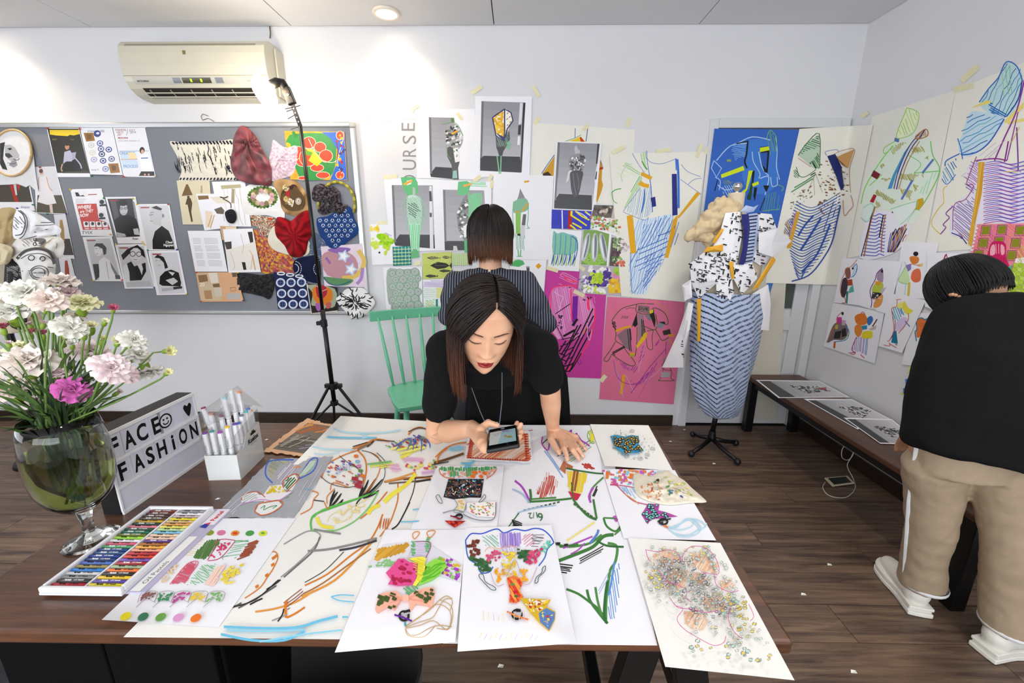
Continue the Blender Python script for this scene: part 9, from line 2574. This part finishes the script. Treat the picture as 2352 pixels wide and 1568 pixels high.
for nm,P,d0,c,dr_ in(('kraft_paper','-60 140 190 100 150 300 140 480 -60 560',0.03,'b39c72',None),('kraft_paper','-60 520 140 560 150 660 90 770 -60 740',0.05,'cfc2a0',None),('printed_paper','200 110 420 140 720 330 735 360 690 410 240 470 150 400',0.05,'e8e8e8','a'),('printed_paper','190 470 660 430 770 500 760 640 700 700 250 640 150 700',0.03,'d9d6cf','b'),('printed_paper','150 690 300 600 470 560 620 620 670 760 650 920 560 960 300 1050 240 800',0.05,'d8d6d2','c'),('checked_cloth','60 770 240 740 290 980 250 1100 330 1500 60 1500',0.02,'2c2c2e','d')):
 S=blob(nm,'x','x',FL_,P,crumple(0.03,0.03,d0*100),lambda x,y,c=c:c,plane=lambda x,y,o:onY(x,y,yl+0.12-o),off=d0,seg=40,rings=8)
 ob=S.ob
 for q in('label','category'):
  del ob[q]
 ob.location-=ml.location
 ob.parent=ml
 WORLD[ob.name]=WORLD.get(ob.name)
 S.layer=0.002
 K='3a3432'
 if dr_=='a':
  S.l(K,10,'215 120 280 180 300 280 260 400 180 420').l(K,8,'240 120 310 190 330 290 290 410 230 460').h(K,6,'180 200 270 230 270 350 180 380',26,50,0.8,8).l(K,8,'410 385 570 345').l(K,8,'490 265 620 265').l(K,6,'420 300 500 300 650 290').l(K,7,'280 470 440 425')
 elif dr_=='b':
  S.f('6a6866','415 470 470 455 530 460 550 500 510 530 440 540',True).ring(K,8,420,470,18).ring(K,8,415,525,18).f('cbb896','480 550 640 450 680 520 670 580 530 580').h('6a6866',5,'260 480 380 470 360 560 270 570',30,40)
 elif dr_=='c':
  S.l('4a4644',34,'200 700 300 610 460 580 600 630 660 760').l(K,8,'250 700 340 650 500 640 610 700 640 770').ring(K,10,375,690,36,30).ring(K,10,510,700,32,26).ring(K,8,470,870,110,85).ring(K,8,460,870,80,60).t(K,'PARIS COMMUNE',390,880,30,width=150).l(K,8,'260 850 350 845').l(K,8,'570 800 640 810')
 elif dr_=='d':
  S.h('c8c8c8',4,'80 800 230 780 280 980 250 1100 310 1450 90 1450',16,25,0.1)
 S.done(ob,'print')
# prints on the bench, things on the floor
BN=(1500,800,3.92)
PLANES['bench']=lambda x,y,o:onZ(x,y,BZ+o)
for i,(q,lb)in enumerate((('925 283 1495 290 1775 440 1130 446','black and white print with a red tip at the far end of the bench'),('1355 452 1790 455 2140 636 1840 728','middle black and white print on the bench'),('1715 622 2150 635 2430 868 2045 856','nearest black and white print on the bench by the man\'s hand'))):
 S=sh('studio_print',lb,'photograph','bench',BN,q,off=0.001+0.001*i,group='prints laid on the bench')
 P=nums(q)
 bl_=lambda u,v:tuple((1-u)*(1-v)*P[0][k]+u*(1-v)*P[1][k]+u*v*P[2][k]+(1-u)*v*P[3][k]for k in(0,1))
 S.g('8a8a8e','d0d0d4',[bl_(0.03,0.96),bl_(0.03,0.05),bl_(0.97,0.05),bl_(0.97,0.96)])
 S.f('2a2a2c',[bl_(0.03,0.05),bl_(0.2,0.05),bl_(0.25,0.96),bl_(0.03,0.96)])
 S.sp(['2a2a2c','1c1c1e','d8d8d8','6a6a6c','3a3a3c'],[bl_(0.4,0.3),bl_(0.85,0.35),bl_(0.9,0.6),bl_(0.5,0.75)],130,(4,15),0.35,12)
 if i==0:
  S.f('a82030',[bl_(0.75,0.45),bl_(0.92,0.4),bl_(0.85,0.55)])
 S.done(S.ob,'print',PRINT)
fp=[onZ(x,y,0.004)for x,y in((1893,1099),(1946,1094),(1963,1111),(1912,1118))]
pf=thing('phone','white-fronted phone charging on the floor beside the bench','phone',tuple(sum(fp,Vector())/4))
mb=MB()
mb.add(fp+[p+Vector((0,0,0.007))for p in fp],[(0,1,2,3),(4,7,6,5),(0,4,5,1),(1,5,6,2),(2,6,7,3),(3,7,4,0)]).build('phone_body',mat('gold_white_phone','d9cfb4',0.3),pf,bevel=0.002)
cf=sum(fp,Vector())/4+Vector((0,0,0.0075))
MB().add([cf+(p-sum(fp,Vector())/4)*0.78 for p in fp],[(0,1,2,3)]).build('screen',mat('phone_glass','08090b',0.1),pf)
cab=[onZ(x,y,0.004)for x,y in((1896,1106),(1890,1120),(1905,1138),(1942,1142),(1964,1122),(1960,1100))]+[onX(x,y,1.95)for x,y in((1946,1070),(1955,1050),(1962,1030),(1950,1018),(1935,1030),(1934,1050),(1948,1056),(1960,1040),(1952,1010),(1960,1002))]
pts=[]
for i in range(len(cab)-1):
 a,b,c,d=cab[max(i-1,0)],cab[i],cab[i+1],cab[min(i+2,len(cab)-1)]
 pts+=[0.5*(2*b+(c-a)*t+(2*a-5*b+4*c-d)*t*t+(3*b-a-3*c+d)*t**3)for t in(0,0.25,0.5,0.75)]
tag(MB().tube(pts,0.0022,6).build('charging_cable',mat('white_cable','d8d4cc',0.5),smooth=True),'white charging cable looping from the floor phone up behind the bench','cable')
wt=thing('wooden_tray','small orange-brown wooden tray on the near end of the bench','tray',(1.86,1.5,BZ))
for lo,hi in(((1.74,1.38,BZ),(1.98,1.62,BZ+0.006)),((1.74,1.38,BZ+0.006),(1.75,1.62,BZ+0.035)),((1.97,1.38,BZ+0.006),(1.98,1.62,BZ+0.035)),((1.75,1.38,BZ+0.006),(1.97,1.39,BZ+0.035)),((1.75,1.61,BZ+0.006),(1.97,1.62,BZ+0.035))):
 MB().box(lo,hi).build('tray_board',mat('orange_wood','b0783e',0.5,noise_amt=0.15,scale=14),wt)
for i,(x,y)in enumerate(((1572,987),(1540,1014),(1905,1297),(1845,1365),(1960,1543),(1150,1530),(1640,1065))):
 p=onZ(x,y,0.0)
 mb=MB()
 mb.add([p+Vector(q)for q in((-0.011,-0.004,0.001),(0.008,-0.007,0.003),(0.011,0.005,0.001),(-0.005,0.006,0.004))],[(0,1,2,3)])
 tag(mb.build('paper_scrap',CREAM),'small white paper scrap on the floor '+('by the pink drawing','beside the table back corner','between the table and the man','right of the table edge','near the lower right corner','under the front of the table','under the dress form stand')[i],'scrap')
# under the table
bb=thing('storage_cabinet','matt black cabinet holding up the left end of the table','cabinet',(-0.78,1.0,0))
MBK=mat('matt_black','0b0b0c',0.9,spec=0.1)
MB().box((-1.0,tf+0.05,0.03),(-0.57,tb-0.1,TZ-0.0315)).build('cabinet_body',MBK,bb,bevel=0.004)
for x0,x1 in((-0.995,-0.787),(-0.783,-0.575)):
 d_=MB().box((x0,tf+0.034,0.04),(x1,tf+0.0495,TZ-0.04)).build('door',MBK,bb,bevel=0.003)
 MB().ball(((x1-0.02)if x0<-0.9 else(x0+0.02),tf+0.03,0.4),0.01,8).build('knob',BLACKM,d_)
for x in(-0.97,-0.6):
 for y in(tf+0.08,tb-0.13):
  MB().lathe([(0.018,0),(0.02,0.031)],(x,y,0),10).build('foot',BLACKP,bb)
p=onZ(755,1515,0.44)
p.x+=0.03
wb_=thing('woven_basket','dark checked woven basket under the table','basket',(p.x,p.y,0))
mb=MB()
NB=28
for i in range(16):
 z0,z1=0.002+i*0.025,0.002+(i+1)*0.025
 for j in range(NB):
  a0,a1=2*math.pi*j/NB,2*math.pi*(j+1)/NB
  r0=0.15+0.03*i/16+(0.004 if(i+j)%2 else 0)
  mb.add([(p.x+math.cos(a)*r0,p.y+math.sin(a)*r0,z)for a,z in((a0,z0),(a1,z0),(a1,z1),(a0,z1))],[(0,1,2,3)],('3a3330','55504c')[(i+j)%2])
wv2=mb.build('weave',CLOTHC,wb_)
wv2['kind']='stuff'
MB().lathe([(0.0,0.004),(0.148,0.004),(0.178,0.402),(0.185,0.405),(0.18,0.395)],(p.x,p.y,0),28).build('lining',mat('basket_lining','2a2624',0.9),wb_,smooth=True)
gb=MB()
p=onZ(20,1560,0.42)+Vector((-0.12,0,0))
limb(gb,[(p.x-0.05,p.y,0.22),(p.x,p.y+0.03,0.36),(p.x-0.02,p.y,0.42)],[0.2,0.17,0.1])
gr=thing('bag','slumped grey cloth bag on the floor at the lower left corner','bag',(p.x,p.y,0))
remeshed(gb,'bag_body',mat('grey_cloth','3a3b3f',0.9,bump=0.1),gr,0.014,6,None,wrinkle(0.03,9))
MB().tube([(p.x-0.1,p.y,0.44),(p.x-0.05,p.y-0.02,0.55),(p.x+0.05,p.y,0.45)],0.012,8).build('bag_strap',mat('grey_cloth','3a3b3f',0.9),gr)
bpy.data.scenes.remove(WORK)
